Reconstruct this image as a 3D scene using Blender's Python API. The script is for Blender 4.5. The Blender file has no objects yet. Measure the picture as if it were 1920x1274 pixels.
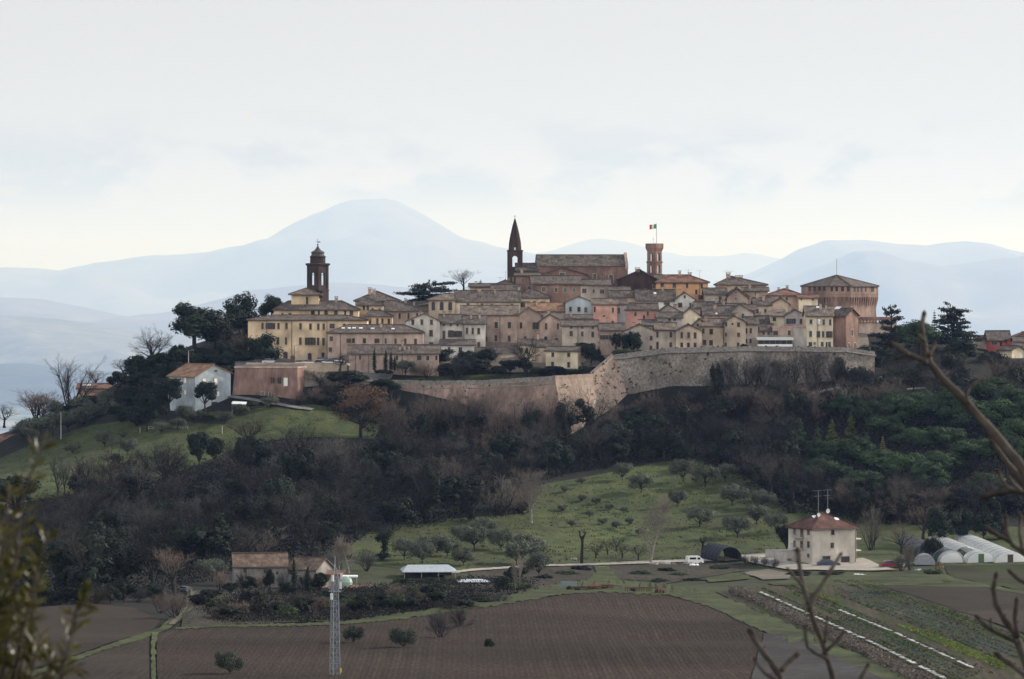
import bpy, bmesh, math, random
import numpy as np
from mathutils import Vector, Matrix

F = 7680.0            # focal length in photo pixels (1920 wide)
CX, HY = 960.0, 560.0  # principal column and horizon row
R = math.radians
scene = bpy.context.scene
COL = scene.collection
RS = random.Random(7)


def W(px, py, Y):
 return Vector(((px - CX) / F * Y, Y, (HY - py) / F * Y))


# ------------------------------------------------------------------ linking
def tag(o, label=None, cat=None, group=None, kind=None):
 if label: o['label'] = label
 if cat: o['category'] = cat
 if group: o['group'] = group
 if kind: o['kind'] = kind
 return o


def link(name, me, parent=None, loc=(0, 0, 0), rz=0.0):
 o = bpy.data.objects.new(name, me)
 COL.objects.link(o)
 o.location = loc
 o.rotation_euler = (0, 0, rz)
 if parent is not None:
  o.parent = parent
 return o


def thing(name, label, cat, loc=(0, 0, 0), rz=0.0, group=None):
 return tag(link(name, None, None, loc, rz), label, cat, group)


def copy_tree(o, parent=None):
 c = o.copy()
 COL.objects.link(c)
 c.parent = parent
 for ch in list(o.children):
  copy_tree(ch, c)
 return c


class MB:
 """mesh builder: verts, faces, material index per face, optional uv"""
 def __init__(s):
  s.v, s.f, s.m, s.uv = [], [], [], {}

 def face(s, pts, mi=0, uv=None):
  b = len(s.v)
  s.v.extend([tuple(p) for p in pts])
  s.f.append(tuple(range(b, b + len(pts))))
  s.m.append(mi)
  if uv: s.uv[len(s.f) - 1] = uv

 def add(s, vs, fs, mi=0):
  b = len(s.v)
  s.v.extend([tuple(p) for p in vs])
  for f in fs:
   s.f.append(tuple(b + i for i in f))
   s.m.append(mi)

 def box(s, x0, x1, y0, y1, z0, z1, mi=0):
  v = [(x0, y0, z0), (x1, y0, z0), (x1, y1, z0), (x0, y1, z0), (x0, y0, z1), (x1, y0, z1), (x1, y1, z1), (x0, y1, z1)]
  s.add(v, [(3, 2, 1, 0), (4, 5, 6, 7), (0, 1, 5, 4), (1, 2, 6, 5), (2, 3, 7, 6), (3, 0, 4, 7)], mi)

 def tube(s, pts, rad, n=5, mi=0, cap=True):
  pts = [Vector(p) for p in pts]
  b = len(s.v)
  k = len(pts)
  ref = None
  for i, p in enumerate(pts):
   d = (pts[min(i + 1, k - 1)] - pts[max(i - 1, 0)])
   if d.length < 1e-9: d = Vector((0, 0, 1))
   d.normalize()
   if ref is None:
    ref = d.orthogonal().normalized()
   a = (ref - d * ref.dot(d))
   if a.length < 1e-6: a = d.orthogonal()
   a.normalize(); ref = a
   c = d.cross(a)
   r = rad[i] if hasattr(rad, '__len__') else rad
   for j in range(n):
    t = 2 * math.pi * j / n
    s.v.append(tuple(p + a * (math.cos(t) * r) + c * (math.sin(t) * r)))
  for i in range(k - 1):
   for j in range(n):
    j2 = (j + 1) % n
    s.f.append((b + i * n + j, b + i * n + j2, b + (i + 1) * n + j2, b + (i + 1) * n + j)); s.m.append(mi)
  if cap:
   s.f.append(tuple(b + j for j in reversed(range(n)))); s.m.append(mi)
   s.f.append(tuple(b + (k - 1) * n + j for j in range(n))); s.m.append(mi)

 def bar(s, a, b, r, n=4, mi=0):
  s.tube([a, b], r, n, mi)

 def lathe(s, prof, n=16, cx=0, cy=0, mi=0, cap=True, rot=0.0, sx=1, sy=1):
  b = len(s.v)
  for (r, z) in prof:
   for j in range(n):
    t = 2 * math.pi * j / n + rot
    s.v.append((cx + math.cos(t) * r * sx, cy + math.sin(t) * r * sy, z))
  k = len(prof)
  for i in range(k - 1):
   for j in range(n):
    j2 = (j + 1) % n
    s.f.append((b + i * n + j, b + i * n + j2, b + (i + 1) * n + j2, b + (i + 1) * n + j)); s.m.append(mi)
  if cap:
   s.f.append(tuple(b + j for j in reversed(range(n)))); s.m.append(mi)
   s.f.append(tuple(b + (k - 1) * n + j for j in range(n))); s.m.append(mi)

 def mesh(s, name, mats, smooth=False):
  me = bpy.data.meshes.new(name)
  me.from_pydata(s.v, [], s.f)
  for m in mats: me.materials.append(m)
  if any(s.m): me.polygons.foreach_set('material_index', s.m)
  if s.uv:
   ul = me.uv_layers.new(name='UVMap')
   for fi, uv in s.uv.items():
    for li, c in zip(me.polygons[fi].loop_indices, uv):
     ul.data[li].uv = c
  if smooth: me.polygons.foreach_set('use_smooth', [True] * len(s.f))
  me.update()
  return me

 def build(s, name, mats, parent=None, loc=(0, 0, 0), rz=0.0, smooth=False):
  if not isinstance(mats, (list, tuple)): mats = [mats]
  return link(name, s.mesh(name, mats, smooth), parent, loc, rz)


# ------------------------------------------------------------------ materials
_M = {}


def hash_(s): return (sum(ord(c) * (i + 3) for i, c in enumerate(s)) % 97) / 10.0


def mat(name, c1, c2=None, scale=0.5, rough=0.9, bump=0.0, bscale=3.0, big=0.25, bigscale=0.06, stretch=(1, 1, 1), spec=0.2,
  c3=None, objrand=0.0, metallic=0.0, coord='pos', uvs=False, trans=0.0, detail=5.0):
 if name in _M: return _M[name]
 m = bpy.data.materials.new(name); m.use_nodes = True
 nt = m.node_tree; N = nt.nodes; L = nt.links
 bs = N['Principled BSDF']
 bs.inputs['Roughness'].default_value = rough
 bs.inputs['Metallic'].default_value = metallic
 bs.inputs['Specular IOR Level'].default_value = spec
 if trans:
  bs.inputs['Subsurface Weight'].default_value = 0.0
 c2 = c2 or c1
 if uvs or coord == 'uv':
  src = N.new('ShaderNodeUVMap').outputs[0]
 elif coord == 'obj':
  src = N.new('ShaderNodeTexCoord').outputs['Object']
 else:
  src = N.new('ShaderNodeNewGeometry').outputs['Position']
 mp = N.new('ShaderNodeMapping'); L.new(src, mp.inputs[0]); mp.inputs['Scale'].default_value = stretch
 mp.inputs['Location'].default_value = (hash_(name) * 7.0, hash_(name) * 3.0, 0)
 n1 = N.new('ShaderNodeTexNoise'); L.new(mp.outputs[0], n1.inputs['Vector'])
 n1.inputs['Scale'].default_value = scale; n1.inputs['Detail'].default_value = detail; n1.inputs['Roughness'].default_value = 0.62
 cr = N.new('ShaderNodeValToRGB'); L.new(n1.outputs[0], cr.inputs[0])
 e = cr.color_ramp.elements
 e[0].position, e[1].position = 0.36, 0.64
 e[0].color = (*c1, 1); e[1].color = (*c2, 1)
 if c3:
  x = e.new(0.75); x.color = (*c3, 1)
 out = cr.outputs[0]
 if big or objrand:
  n2 = N.new('ShaderNodeTexNoise'); L.new(src, n2.inputs['Vector']); n2.inputs['Scale'].default_value = bigscale; n2.inputs['Detail'].default_value = 3
  mr = N.new('ShaderNodeMapRange'); L.new(n2.outputs[0], mr.inputs[0])
  mr.inputs[1].default_value, mr.inputs[2].default_value = 0.3, 0.7
  mr.inputs[3].default_value, mr.inputs[4].default_value = 1 - big, 1 + big
  v = mr.outputs[0]
  if objrand:
   oi = N.new('ShaderNodeObjectInfo')
   m2 = N.new('ShaderNodeMapRange'); L.new(oi.outputs['Random'], m2.inputs[0])
   m2.inputs[3].default_value, m2.inputs[4].default_value = 1 - objrand, 1 + objrand
   mm = N.new('ShaderNodeMath'); mm.operation = 'MULTIPLY'; L.new(v, mm.inputs[0]); L.new(m2.outputs[0], mm.inputs[1]); v = mm.outputs[0]
  mx = N.new('ShaderNodeVectorMath'); mx.operation = 'SCALE'; L.new(out, mx.inputs[0]); L.new(v, mx.inputs['Scale'])
  out = mx.outputs[0]
 L.new(out, bs.inputs['Base Color'])
 if bump:
  n3 = N.new('ShaderNodeTexNoise'); L.new(mp.outputs[0], n3.inputs['Vector']); n3.inputs['Scale'].default_value = bscale; n3.inputs['Detail'].default_value = 4
  bp = N.new('ShaderNodeBump'); bp.inputs['Distance'].default_value = bump; bp.inputs['Strength'].default_value = 1.0
  L.new(n3.outputs[0], bp.inputs['Height']); L.new(bp.outputs[0], bs.inputs['Normal'])
 if trans:
  tr = N.new('ShaderNodeBsdfTranslucent'); L.new(out, tr.inputs[0])
  ms = N.new('ShaderNodeMixShader'); ms.inputs[0].default_value = trans
  L.new(bs.outputs[0], ms.inputs[1]); L.new(tr.outputs[0], ms.inputs[2])
  L.new(ms.outputs[0], N['Material Output'].inputs[0])
 _M[name] = m
 return m


def flat_mat(name, c, rough=0.6, metallic=0.0, spec=0.4):
 return mat(name, c, tuple(min(1, x * 1.15) for x in c), scale=2.0, rough=rough, big=0.08, metallic=metallic, spec=spec)


# ------------------------------------------------------------------ world, sun, camera
SUN_AZ, SUN_EL = R(62), R(25)     # azimuth from the view direction towards the right


def setup_world():
 w = bpy.data.worlds.new("World"); scene.world = w; w.use_nodes = True
 nt = w.node_tree; N = nt.nodes; L = nt.links
 bg = N['Background']; bg.inputs[1].default_value = SKY_STRENGTH
 sky = N.new('ShaderNodeTexSky'); sky.sky_type = 'NISHITA'; sky.sun_disc = False
 sky.sun_elevation = SUN_EL; sky.sun_rotation = SUN_AZ; sky.air_density = 1.2; sky.dust_density = 2.5; sky.ozone_density = 1.5
 tc = N.new('ShaderNodeTexCoord')
 # thin high overcast plus a broken band of low cloud near the horizon
 mp = N.new('ShaderNodeMapping'); L.new(tc.outputs['Generated'], mp.inputs[0]); mp.inputs['Scale'].default_value = (1, 1, 2.0)
 n1 = N.new('ShaderNodeTexNoise'); L.new(mp.outputs[0], n1.inputs['Vector']); n1.inputs['Scale'].default_value = 34; n1.inputs['Detail'].default_value = 9; n1.inputs['Roughness'].default_value = .6
 n1.inputs['Distortion'].default_value = .3
 c1 = N.new('ShaderNodeValToRGB'); L.new(n1.outputs[0], c1.inputs[0])
 c1.color_ramp.elements[0].position = .46; c1.color_ramp.elements[1].position = .57
 c1.color_ramp.elements[0].color = (0, 0, 0, 1); c1.color_ramp.elements[1].color = (1, 1, 1, 1)
 # elevation band of the cloud bank
 sx = N.new('ShaderNodeSeparateXYZ'); L.new(tc.outputs['Generated'], sx.inputs[0])
 bd = N.new('ShaderNodeValToRGB'); L.new(sx.outputs[2], bd.inputs[0])
 e = bd.color_ramp.elements
 e[0].position = .018; e[0].color = (0, 0, 0, 1); e[1].position = .026; e[1].color = (1, 1, 1, 1)
 x = e.new(.036); x.color = (.8, .8, .8, 1); x = e.new(.046); x.color = (0, 0, 0, 1)
 cm = N.new('ShaderNodeMath'); cm.operation = 'MULTIPLY'; L.new(c1.outputs[0], cm.inputs[0]); L.new(bd.outputs[0], cm.inputs[1])
 cf = N.new('ShaderNodeMath'); cf.operation = 'MULTIPLY'; L.new(cm.outputs[0], cf.inputs[0]); cf.inputs[1].default_value = CLOUD_FAC
 veil = N.new('ShaderNodeTexNoise'); L.new(mp.outputs[0], veil.inputs['Vector']); veil.inputs['Scale'].default_value = 3.0; veil.inputs['Detail'].default_value = 4
 vr = N.new('ShaderNodeMapRange'); L.new(veil.outputs[0], vr.inputs[0]); vr.inputs[1].default_value = .3; vr.inputs[2].default_value = .7
 vr.inputs[3].default_value = .88; vr.inputs[4].default_value = 1.0
 el = N.new('ShaderNodeValToRGB'); L.new(sx.outputs[2], el.inputs[0])     # the veil is thick low down, thin overhead
 el.color_ramp.elements[0].position = .07; el.color_ramp.elements[0].color = (.96, .96, .96, 1)
 el.color_ramp.elements[1].position = .8; el.color_ramp.elements[1].color = (.15, .15, .15, 1); ee = el.color_ramp.elements.new(.40); ee.color = (.93, .93, .93, 1)
 vm = N.new('ShaderNodeMath'); vm.operation = 'MULTIPLY'; L.new(vr.outputs[0], vm.inputs[0]); L.new(el.outputs[0], vm.inputs[1])
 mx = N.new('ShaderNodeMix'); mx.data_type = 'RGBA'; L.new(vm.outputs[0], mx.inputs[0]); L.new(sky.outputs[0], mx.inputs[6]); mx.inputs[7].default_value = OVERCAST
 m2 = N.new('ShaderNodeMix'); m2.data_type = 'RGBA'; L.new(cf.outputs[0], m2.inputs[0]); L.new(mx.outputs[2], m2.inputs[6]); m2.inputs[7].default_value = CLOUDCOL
 # added fill light: sky behind the viewer brightened for the walls that face it
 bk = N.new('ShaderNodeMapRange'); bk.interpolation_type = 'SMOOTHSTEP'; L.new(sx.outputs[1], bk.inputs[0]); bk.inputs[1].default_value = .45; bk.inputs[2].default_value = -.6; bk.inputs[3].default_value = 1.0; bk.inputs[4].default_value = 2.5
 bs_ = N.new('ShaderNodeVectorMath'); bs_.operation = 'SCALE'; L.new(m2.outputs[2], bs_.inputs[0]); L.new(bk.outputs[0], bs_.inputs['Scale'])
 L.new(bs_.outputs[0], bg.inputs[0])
 s = bpy.data.lights.new('sun', 'SUN'); s.energy = SUN_STRENGTH; s.angle = R(SUN_ANGLE); s.color = (1.0, .94, .86)
 so = link('sun', s)
 d = Vector((math.sin(SUN_AZ) * math.cos(SUN_EL), math.cos(SUN_AZ) * math.cos(SUN_EL), math.sin(SUN_EL)))
 so.rotation_euler = d.to_track_quat('Z', 'Y').to_euler()
 so.location = d * 300
 cam = bpy.data.cameras.new('camera'); co = link('camera', cam)
 cam.sensor_width = 36; cam.lens = 36 * F / 1920
 cam.shift_y = -(637 - HY) / 1920
 cam.clip_start = .5; cam.clip_end = 400000
 co.rotation_euler = (R(90), 0, 0)
 cam.dof.use_dof = True; cam.dof.focus_distance = 1000; cam.dof.aperture_fstop = 14
 scene.camera = co
 scene.render.engine = 'CYCLES'
 scene.view_settings.view_transform = 'Standard'; scene.view_settings.look = 'None'
 scene.view_settings.exposure = EXPOSURE; scene.view_settings.gamma = 1
 scene.cycles.max_bounces = 6; scene.cycles.diffuse_bounces = 3; scene.cycles.transparent_max_bounces = 8
 scene.cycles.volume_bounces = 3
 scene.cycles.use_denoising = True


SKY_STRENGTH = .1; SUN_STRENGTH = 4.7; SUN_ANGLE = .6; EXPOSURE = 0.2
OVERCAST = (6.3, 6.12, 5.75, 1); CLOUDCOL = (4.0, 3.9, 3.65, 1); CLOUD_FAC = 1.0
HAZE_D = 2.6e-5
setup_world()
# ------------------------------------------------------------------ terrain
CP = []   # x, y, z


def cp(px, py, Y): v = W(px, py, Y); CP.append((v.x, v.y, v.z))


for x in (-40, 0, 40): CP.append((x, -40, -1.5)); CP.append((x, 0, -1.8)); CP.append((x, 18, -6.5)); CP.append((x, 60, -19)); CP.append((x, 150, -35)); CP.append((x, 300, -42))
for x in (-250, 250): CP.append((x, 0, -25)); CP.append((x, 200, -45)); CP.append((x, 400, -48))
for (px, py, Y) in [
 (0, 1274, 475), (480, 1274, 475), (960, 1274, 472), (1440, 1274, 468), (1920, 1274, 465),
 (0, 1200, 545), (300, 1180, 572), (640, 1176, 588), (960, 1170, 585), (1440, 1190, 560), (1920, 1190, 560),
 (0, 1130, 625), (150, 1130, 625), (330, 1110, 680), (520, 1105, 700), (700, 1100, 705), (960, 1130, 635), (1080, 1108, 672), (1300, 1110, 672), (1600, 1110, 680), (1920, 1110, 680),
 (1000, 1065, 785), (1200, 1060, 800), (1400, 1062, 800), (1540, 1062, 800), (1700, 1060, 800), (1920, 1060, 800),
 (780, 1096, 748), (860, 1094, 742), (700, 1040, 790), (560, 1050, 780), (300, 1050, 770), (100, 1050, 750), (0, 1060, 740),
 (1000, 980, 868), (1200, 960, 885), (1200, 900, 922), (1330, 875, 940), (1380, 980, 866), (1000, 910, 915),
 (850, 960, 868), (700, 960, 868), (500, 960, 868), (300, 970, 860), (100, 985, 850), (0, 990, 850),
 (1600, 1010, 850), (1750, 1015, 850), (1920, 1010, 850), (1600, 950, 890), (1850, 940, 890), (1700, 860, 932), (1500, 870, 935), (1920, 850, 935),
 (900, 860, 955), (730, 845, 962), (1080, 855, 958), (1250, 830, 965), (1400, 820, 970), (1550, 800, 975), (1750, 770, 975), (1920, 770, 975),
 (700, 800, 990), (900, 808, 989), (1075, 828, 981), (1190, 805, 993), (1300, 775, 1000), (1450, 758, 1004), (1600, 728, 1010), (1700, 705, 1016), (1920, 705, 1020),
 (720, 714, 1008), (800, 716, 1008), (930, 716, 1007), (1060, 710, 1007), (1150, 680, 1012), (1250, 664, 1014), (1400, 660, 1016), (1550, 660, 1018),
 (600, 692, 1008), (520, 690, 1008), (460, 688, 1010), (640, 690, 1030), (800, 690, 1018), (950, 695, 1018), (1080, 690, 1018),
 (520, 684, 1031), (640, 660, 1044), (700, 640, 1055), (620, 600, 1066), (800, 660, 1030), (950, 662, 1034), (1080, 660, 1030), (1160, 665, 1024), (1280, 660, 1026), (1420, 662, 1026), (1560, 660, 1030),
 (760, 620, 1060), (850, 625, 1050), (980, 640, 1050), (1100, 625, 1050), (1250, 625, 1050), (1400, 625, 1050), (1540, 640, 1050),
 (820, 585, 1075), (900, 580, 1075), (980, 575, 1075), (1100, 575, 1075), (1230, 575, 1075), (1380, 585, 1075), (1500, 605, 1075), (1600, 612, 1075),
 (870, 565, 1092), (960, 548, 1095), (1100, 545, 1095), (1230, 545, 1095), (1350, 560, 1095), (1450, 580, 1095), (1580, 600, 1095),
 (500, 630, 1050), (420, 655, 1035), (350, 672, 1035), (285, 690, 1035), (230, 700, 1050), (170, 753, 1058), (190, 778, 1040), (120, 790, 1032), (235, 748, 1030), (285, 722, 1018), (330, 712, 1018), (60, 815, 1028),
 (360, 768, 986), (450, 762, 990), (540, 752, 994), (600, 780, 978), (480, 800, 968), (600, 822, 955), (430, 850, 942), (330, 830, 955), (250, 895, 910), (130, 925, 890), (0, 948, 878),
 (0, 900, 940), (150, 860, 960), (280, 815, 985), (0, 864, 1010), (140, 812, 1010), (250, 790, 1003), (60, 800, 1040), (0, 810, 1050),
 (1640, 700, 1030), (1700, 660, 1040), (1780, 655, 1045), (1880, 668, 1050), (1920, 672, 1050),
]: cp(px, py, Y)
for (x, y, z) in [(-128, 1100, -52), (-100, 1120, -34), (-60, 1150, -14), (0, 1160, -4), (60, 1160, -3), (110, 1140, -12), (160, 1120, -22), (-128, 1180, -66), (-60, 1250, -40), (0, 1250, -34), (80, 1250, -30), (150, 1220, -40),
     (0, 1350, -62), (-100, 1350, -72), (150, 1350, -62), (-220, 1000, -52), (-220, 850, -52), (-220, 650, -52), (220, 600, -48), (220, 800, -50), (220, 950, -32), (220, 1050, -18), (220, 1200, -45)]:
 CP.append((x, y, z))
for x in (-900, -450, 0, 450, 900): CP.append((x, 1650, -150)); CP.append((x, 1500, -110))
for x in (-900, 900):
 for y in (-60, 300, 700, 1050, 1300): CP.append((x, y, -62))
CPA = np.array(CP)


def _tps(P, Q, sm=0.0):
 S = 100.0
 X = P[:, :2] / S
 d2 = ((X[:, None, :] - X[None]) ** 2).sum(-1)
 K = np.where(d2 > 0, d2 * np.log(np.maximum(d2, 1e-12)) * .5, 0)
 n = len(P)
 A = np.zeros((n + 3, n + 3)); A[:n, :n] = K + np.eye(n) * sm
 A[:n, n] = 1; A[:n, n + 1:] = X; A[n, :n] = 1; A[n + 1:, :n] = X.T
 b = np.zeros(n + 3); b[:n] = P[:, 2]
 w = np.linalg.solve(A, b)
 out = np.zeros(len(Q))
 for i in range(0, len(Q), 20000):
  q = Q[i:i + 20000] / S
  e = ((q[:, None, :] - X[None]) ** 2).sum(-1)
  k = np.where(e > 0, e * np.log(np.maximum(e, 1e-12)) * .5, 0)
  out[i:i + 20000] = k @ w[:n] + w[n] + q @ w[n + 1:]
 return out


GXS = np.concatenate([np.arange(-900, -210, 30), np.arange(-210, 210.1, 3), np.arange(240, 901, 30)])
GYS = np.concatenate([np.arange(-60, 0, 6), np.arange(0, 60, 3), np.arange(60, 450, 6), np.arange(450, 1150, 3), np.arange(1150, 1651, 10)])
_gx, _gy = np.meshgrid(GXS, GYS)
GZ = _tps(CPA, np.stack([_gx.ravel(), _gy.ravel()], 1), 0.02).reshape(_gx.shape)
_rng = np.random.default_rng(3)


def _vnoise(x, y, s, seed):
 g = np.random.default_rng(seed).random((64, 64))
 X, Y_ = x / s, y / s
 i, j = np.floor(X).astype(int), np.floor(Y_).astype(int)
 fx, fy = X - i, Y_ - j
 fx, fy = fx * fx * (3 - 2 * fx), fy * fy * (3 - 2 * fy)
 a = g[i % 64, j % 64]; b = g[(i + 1) % 64, j % 64]; c = g[i % 64, (j + 1) % 64]; d = g[(i + 1) % 64, (j + 1) % 64]
 return (a * (1 - fx) + b * fx) * (1 - fy) + (c * (1 - fx) + d * fx) * fy - .5


_damp = np.clip((_gy - 60) / 200, 0, 1)
GZ = GZ + _damp * (_vnoise(_gx, _gy, 26, 1) * .9 + _vnoise(_gx, _gy, 11, 2) * .45)


def TZ(x, y):
 i = int(np.clip(np.searchsorted(GXS, x) - 1, 0, len(GXS) - 2)); j = int(np.clip(np.searchsorted(GYS, y) - 1, 0, len(GYS) - 2))
 fx = (x - GXS[i]) / (GXS[i + 1] - GXS[i]); fy = (y - GYS[j]) / (GYS[j + 1] - GYS[j])
 fx = min(1, max(0, fx)); fy = min(1, max(0, fy))
 return float((GZ[j, i] * (1 - fx) + GZ[j, i + 1] * fx) * (1 - fy) + (GZ[j + 1, i] * (1 - fx) + GZ[j + 1, i + 1] * fx) * fy)


def G(px, py, y0=380, y1=1400):
 """where the ray through a photo pixel meets the terrain"""
 a, b = (px - CX) / F, (HY - py) / F
 Y = y0; prev = None
 while Y < y1:
  h = b * Y - TZ(a * Y, Y)
  if h < 0:
   lo, hi = (prev if prev is not None else Y - 3), Y
   for _ in range(14):
    m = (lo + hi) / 2
    if b * m - TZ(a * m, m) < 0: hi = m
    else: lo = m
   return Vector((a * hi, hi, TZ(a * hi, hi)))
  prev = Y; Y += 3
 return Vector((a * y1, y1, TZ(a * y1, y1)))


def build_ground():
 ny, nx = GZ.shape
 vs = np.stack([_gx.ravel(), _gy.ravel(), GZ.ravel()], 1)
 idx = np.arange(nx * ny).reshape(ny, nx)
 fs = np.stack([idx[:-1, :-1].ravel(), idx[:-1, 1:].ravel(), idx[1:, 1:].ravel(), idx[1:, :-1].ravel()], 1)
 me = bpy.data.meshes.new('ground'); me.from_pydata(vs.tolist(), [], fs.tolist())
 me.polygons.foreach_set('use_smooth', [True] * len(fs))
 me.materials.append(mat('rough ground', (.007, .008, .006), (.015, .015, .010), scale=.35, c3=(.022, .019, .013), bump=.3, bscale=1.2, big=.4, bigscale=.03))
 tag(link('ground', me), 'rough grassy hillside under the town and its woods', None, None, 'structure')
 # the plain beyond, out to the horizon
 xs = np.concatenate([np.linspace(-60000, -2600, 14), np.linspace(-2500, 2500, 60), np.linspace(2600, 60000, 14)])
 ys = np.concatenate([np.array([-3000, -1000, -300, 300, 900, 1300]), np.linspace(1640, 9000, 40), np.geomspace(9200, 190000, 140)])
 X, Yy = np.meshgrid(xs, ys)
 t = np.clip((Yy - 1640) / 7500, 0, 1); t = t * t * (3 - 2 * t)
 Z = -158 - 740 * t + t * (_vnoise(X, Yy, 2900, 5) * 110 + _vnoise(X, Yy, 1000, 6) * 45)
 ny, nx = Z.shape
 idx = np.arange(nx * ny).reshape(ny, nx)
 fs = np.stack([idx[:-1, :-1].ravel(), idx[:-1, 1:].ravel(), idx[1:, 1:].ravel(), idx[1:, :-1].ravel()], 1)
 me = bpy.data.meshes.new('valley'); me.from_pydata(np.stack([X.ravel(), Yy.ravel(), Z.ravel()], 1).tolist(), [], fs.tolist())
 me.polygons.foreach_set('use_smooth', [True] * len(fs))
 m = bpy.data.materials.new('field patchwork'); m.use_nodes = True; nt = m.node_tree; N = nt.nodes; L = nt.links
 g = N.new('ShaderNodeNewGeometry'); mp = N.new('ShaderNodeMapping'); L.new(g.outputs['Position'], mp.inputs[0]); mp.inputs['Scale'].default_value = (.0028, .0010, .0)
 vo = N.new('ShaderNodeTexVoronoi'); L.new(mp.outputs[0], vo.inputs['Vector']); vo.inputs['Scale'].default_value = 1
 sp = N.new('ShaderNodeSeparateColor'); L.new(vo.outputs['Color'], sp.inputs[0])
 cr = N.new('ShaderNodeValToRGB'); L.new(sp.outputs[0], cr.inputs[0]); cr.color_ramp.interpolation = 'CONSTANT'
 e = cr.color_ramp.elements; e[0].color = (.09, .13, .05, 1); e[1].position = .25; e[1].color = (.2, .16, .11, 1)
 for p, c in ((.45, (.12, .17, .06, 1)), (.65, (.05, .07, .035, 1)), (.8, (.26, .23, .16, 1)), (.92, (.04, .05, .03, 1))): x = e.new(p); x.color = c
 nz = N.new('ShaderNodeTexNoise'); L.new(g.outputs['Position'], nz.inputs['Vector']); nz.inputs['Scale'].default_value = .002; nz.inputs['Detail'].default_value = 6
 c2 = N.new('ShaderNodeValToRGB'); L.new(nz.outputs[0], c2.inputs[0]); c2.color_ramp.elements[0].position = .52; c2.color_ramp.elements[1].position = .58
 mx = N.new('ShaderNodeMix'); mx.data_type = 'RGBA'; L.new(c2.outputs[0], mx.inputs[0]); L.new(cr.outputs[0], mx.inputs[6]); mx.inputs[7].default_value = (.035, .042, .025, 1)
 L.new(mx.outputs[2], N['Principled BSDF'].inputs['Base Color']); N['Principled BSDF'].inputs['Roughness'].default_value = 1
 me.materials.append(m)
 tag(link('valley', me), 'hazy plain of fields and copses far below the hill', None, None, 'structure')


build_ground()


def ridge(name, label, prof, D, Wd, zb, seed, m, rough=.24):
 """a range of hills: skyline profile (px,py) at distance D, a body Wd deep with spurs and gullies"""
 yb = HY - zb * F / D; prof = [(prof[0][0] - 420, yb), (prof[0][0] - 150, (prof[0][1] * .6 + yb * .4))] + list(prof) + [(prof[-1][0] + 150, (prof[-1][1] * .6 + yb * .4)), (prof[-1][0] + 420, yb)]
 px = np.array([p[0] for p in prof], float); py = np.array([p[1] for p in prof], float)
 n = 560
 us = np.linspace(px[0], px[-1], n)
 zt = (HY - np.interp(us, px, py)) / F * D
 k = np.array([1, 2, 3, 2, 1.]); k /= k.sum()
 zt = np.convolve(np.pad(zt, 2, mode='edge'), k, 'valid')
 hmax = (zt - zb).max()
 xw = (us - CX) / F * D; zt = zt + (_vnoise(xw, xw * 0 + seed, D * .009, seed + 5) + .6 * _vnoise(xw, xw * 0 + seed, D * .0035, seed + 6)) * hmax * .022
 vs_, nv = np.linspace(-1, 1, 41), 41
 V = []
 xs = (us - CX) / F * D
 for v in vs_:
  y = D + v * Wd
  shape = math.cos(v * math.pi / 2) ** 1.15
  x = xs
  yy = np.full(n, y)
  nz = (_vnoise(x, yy, Wd * .35, seed) + .6 * _vnoise(x, yy, Wd * .14, seed + 1) + .35 * _vnoise(x, yy, Wd * .06, seed + 2))
  z = zb + (zt - zb) * shape + nz * hmax * rough * (1 - abs(2 * shape - 1)) * 1.6 * min(1, abs(v) * 4)
  V.append(np.stack([x, yy, z], 1))
 V = np.concatenate(V)
 idx = np.arange(n * nv).reshape(nv, n)
 fs = np.stack([idx[:-1, :-1].ravel(), idx[:-1, 1:].ravel(), idx[1:, 1:].ravel(), idx[1:, :-1].ravel()], 1)
 me = bpy.data.meshes.new(name); me.from_pydata(V.tolist(), [], fs.tolist()); me.polygons.foreach_set('use_smooth', [True] * len(fs))
 me.materials.append(m)
 tag(link(name, me), label, None, None, 'structure')


mm = mat('mountain woods', (.12, .11, .10), (.18, .165, .145), scale=.001, big=.25, bigscale=.0004, rough=1, c3=(.23, .21, .185))
ridge('mountain', 'high rounded mountain fading into the haze', [(-420, 545), (-150, 512), (0, 503), (60, 503), (120, 508), (200, 490), (300, 479), (340, 476), (400, 477), (440, 463), (500, 450), (540, 432), (600, 396), (640, 379), (670, 373), (720, 372), (745, 375), (790, 400), (830, 425), (870, 447), (920, 461), (1000, 478), (1100, 496), (1250, 520), (1400, 548)], 106000, 15000, -800, 11, mm)
ridge('mountain', 'faint far ridge behind the church', [(860, 500), (960, 480), (1020, 474), (1060, 461), (1100, 449), (1125, 448), (1180, 456), (1230, 471), (1290, 480), (1350, 480), (1395, 474), (1440, 482), (1500, 496), (1650, 520)], 138000, 12000, -800, 21, mm)
ridge('mountain', 'broad hazy ridge behind the fortress on the right', [(1330, 540), (1420, 508), (1465, 487), (1500, 468), (1545, 452), (1580, 449), (1620, 450), (1680, 459), (1730, 461), (1775, 456), (1810, 453), (1850, 459), (1890, 472), (1930, 478), (2050, 470), (2300, 500)], 95000, 12000, -800, 31, mm)
ridge('hills', 'lower hazy hills before the right ridge', [(1400, 548), (1500, 515), (1560, 492), (1600, 471), (1640, 470), (1690, 488), (1760, 500), (1840, 492), (1920, 482), (2050, 495), (2200, 530)], 76000, 10000, -800, 41, mm)
ridge('hills', 'long hazy foothills on the left', [(-300, 555), (-100, 550), (0, 558), (80, 562), (160, 578), (240, 596), (340, 580), (480, 545), (620, 530), (800, 540), (1000, 552)], 65000, 8500, -800, 51, mm)
m2 = mat('low hill fields', (.10, .11, .06), (.2, .18, .12), scale=.006, big=.3, bigscale=.002, rough=1, c3=(.3, .26, .2))
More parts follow.
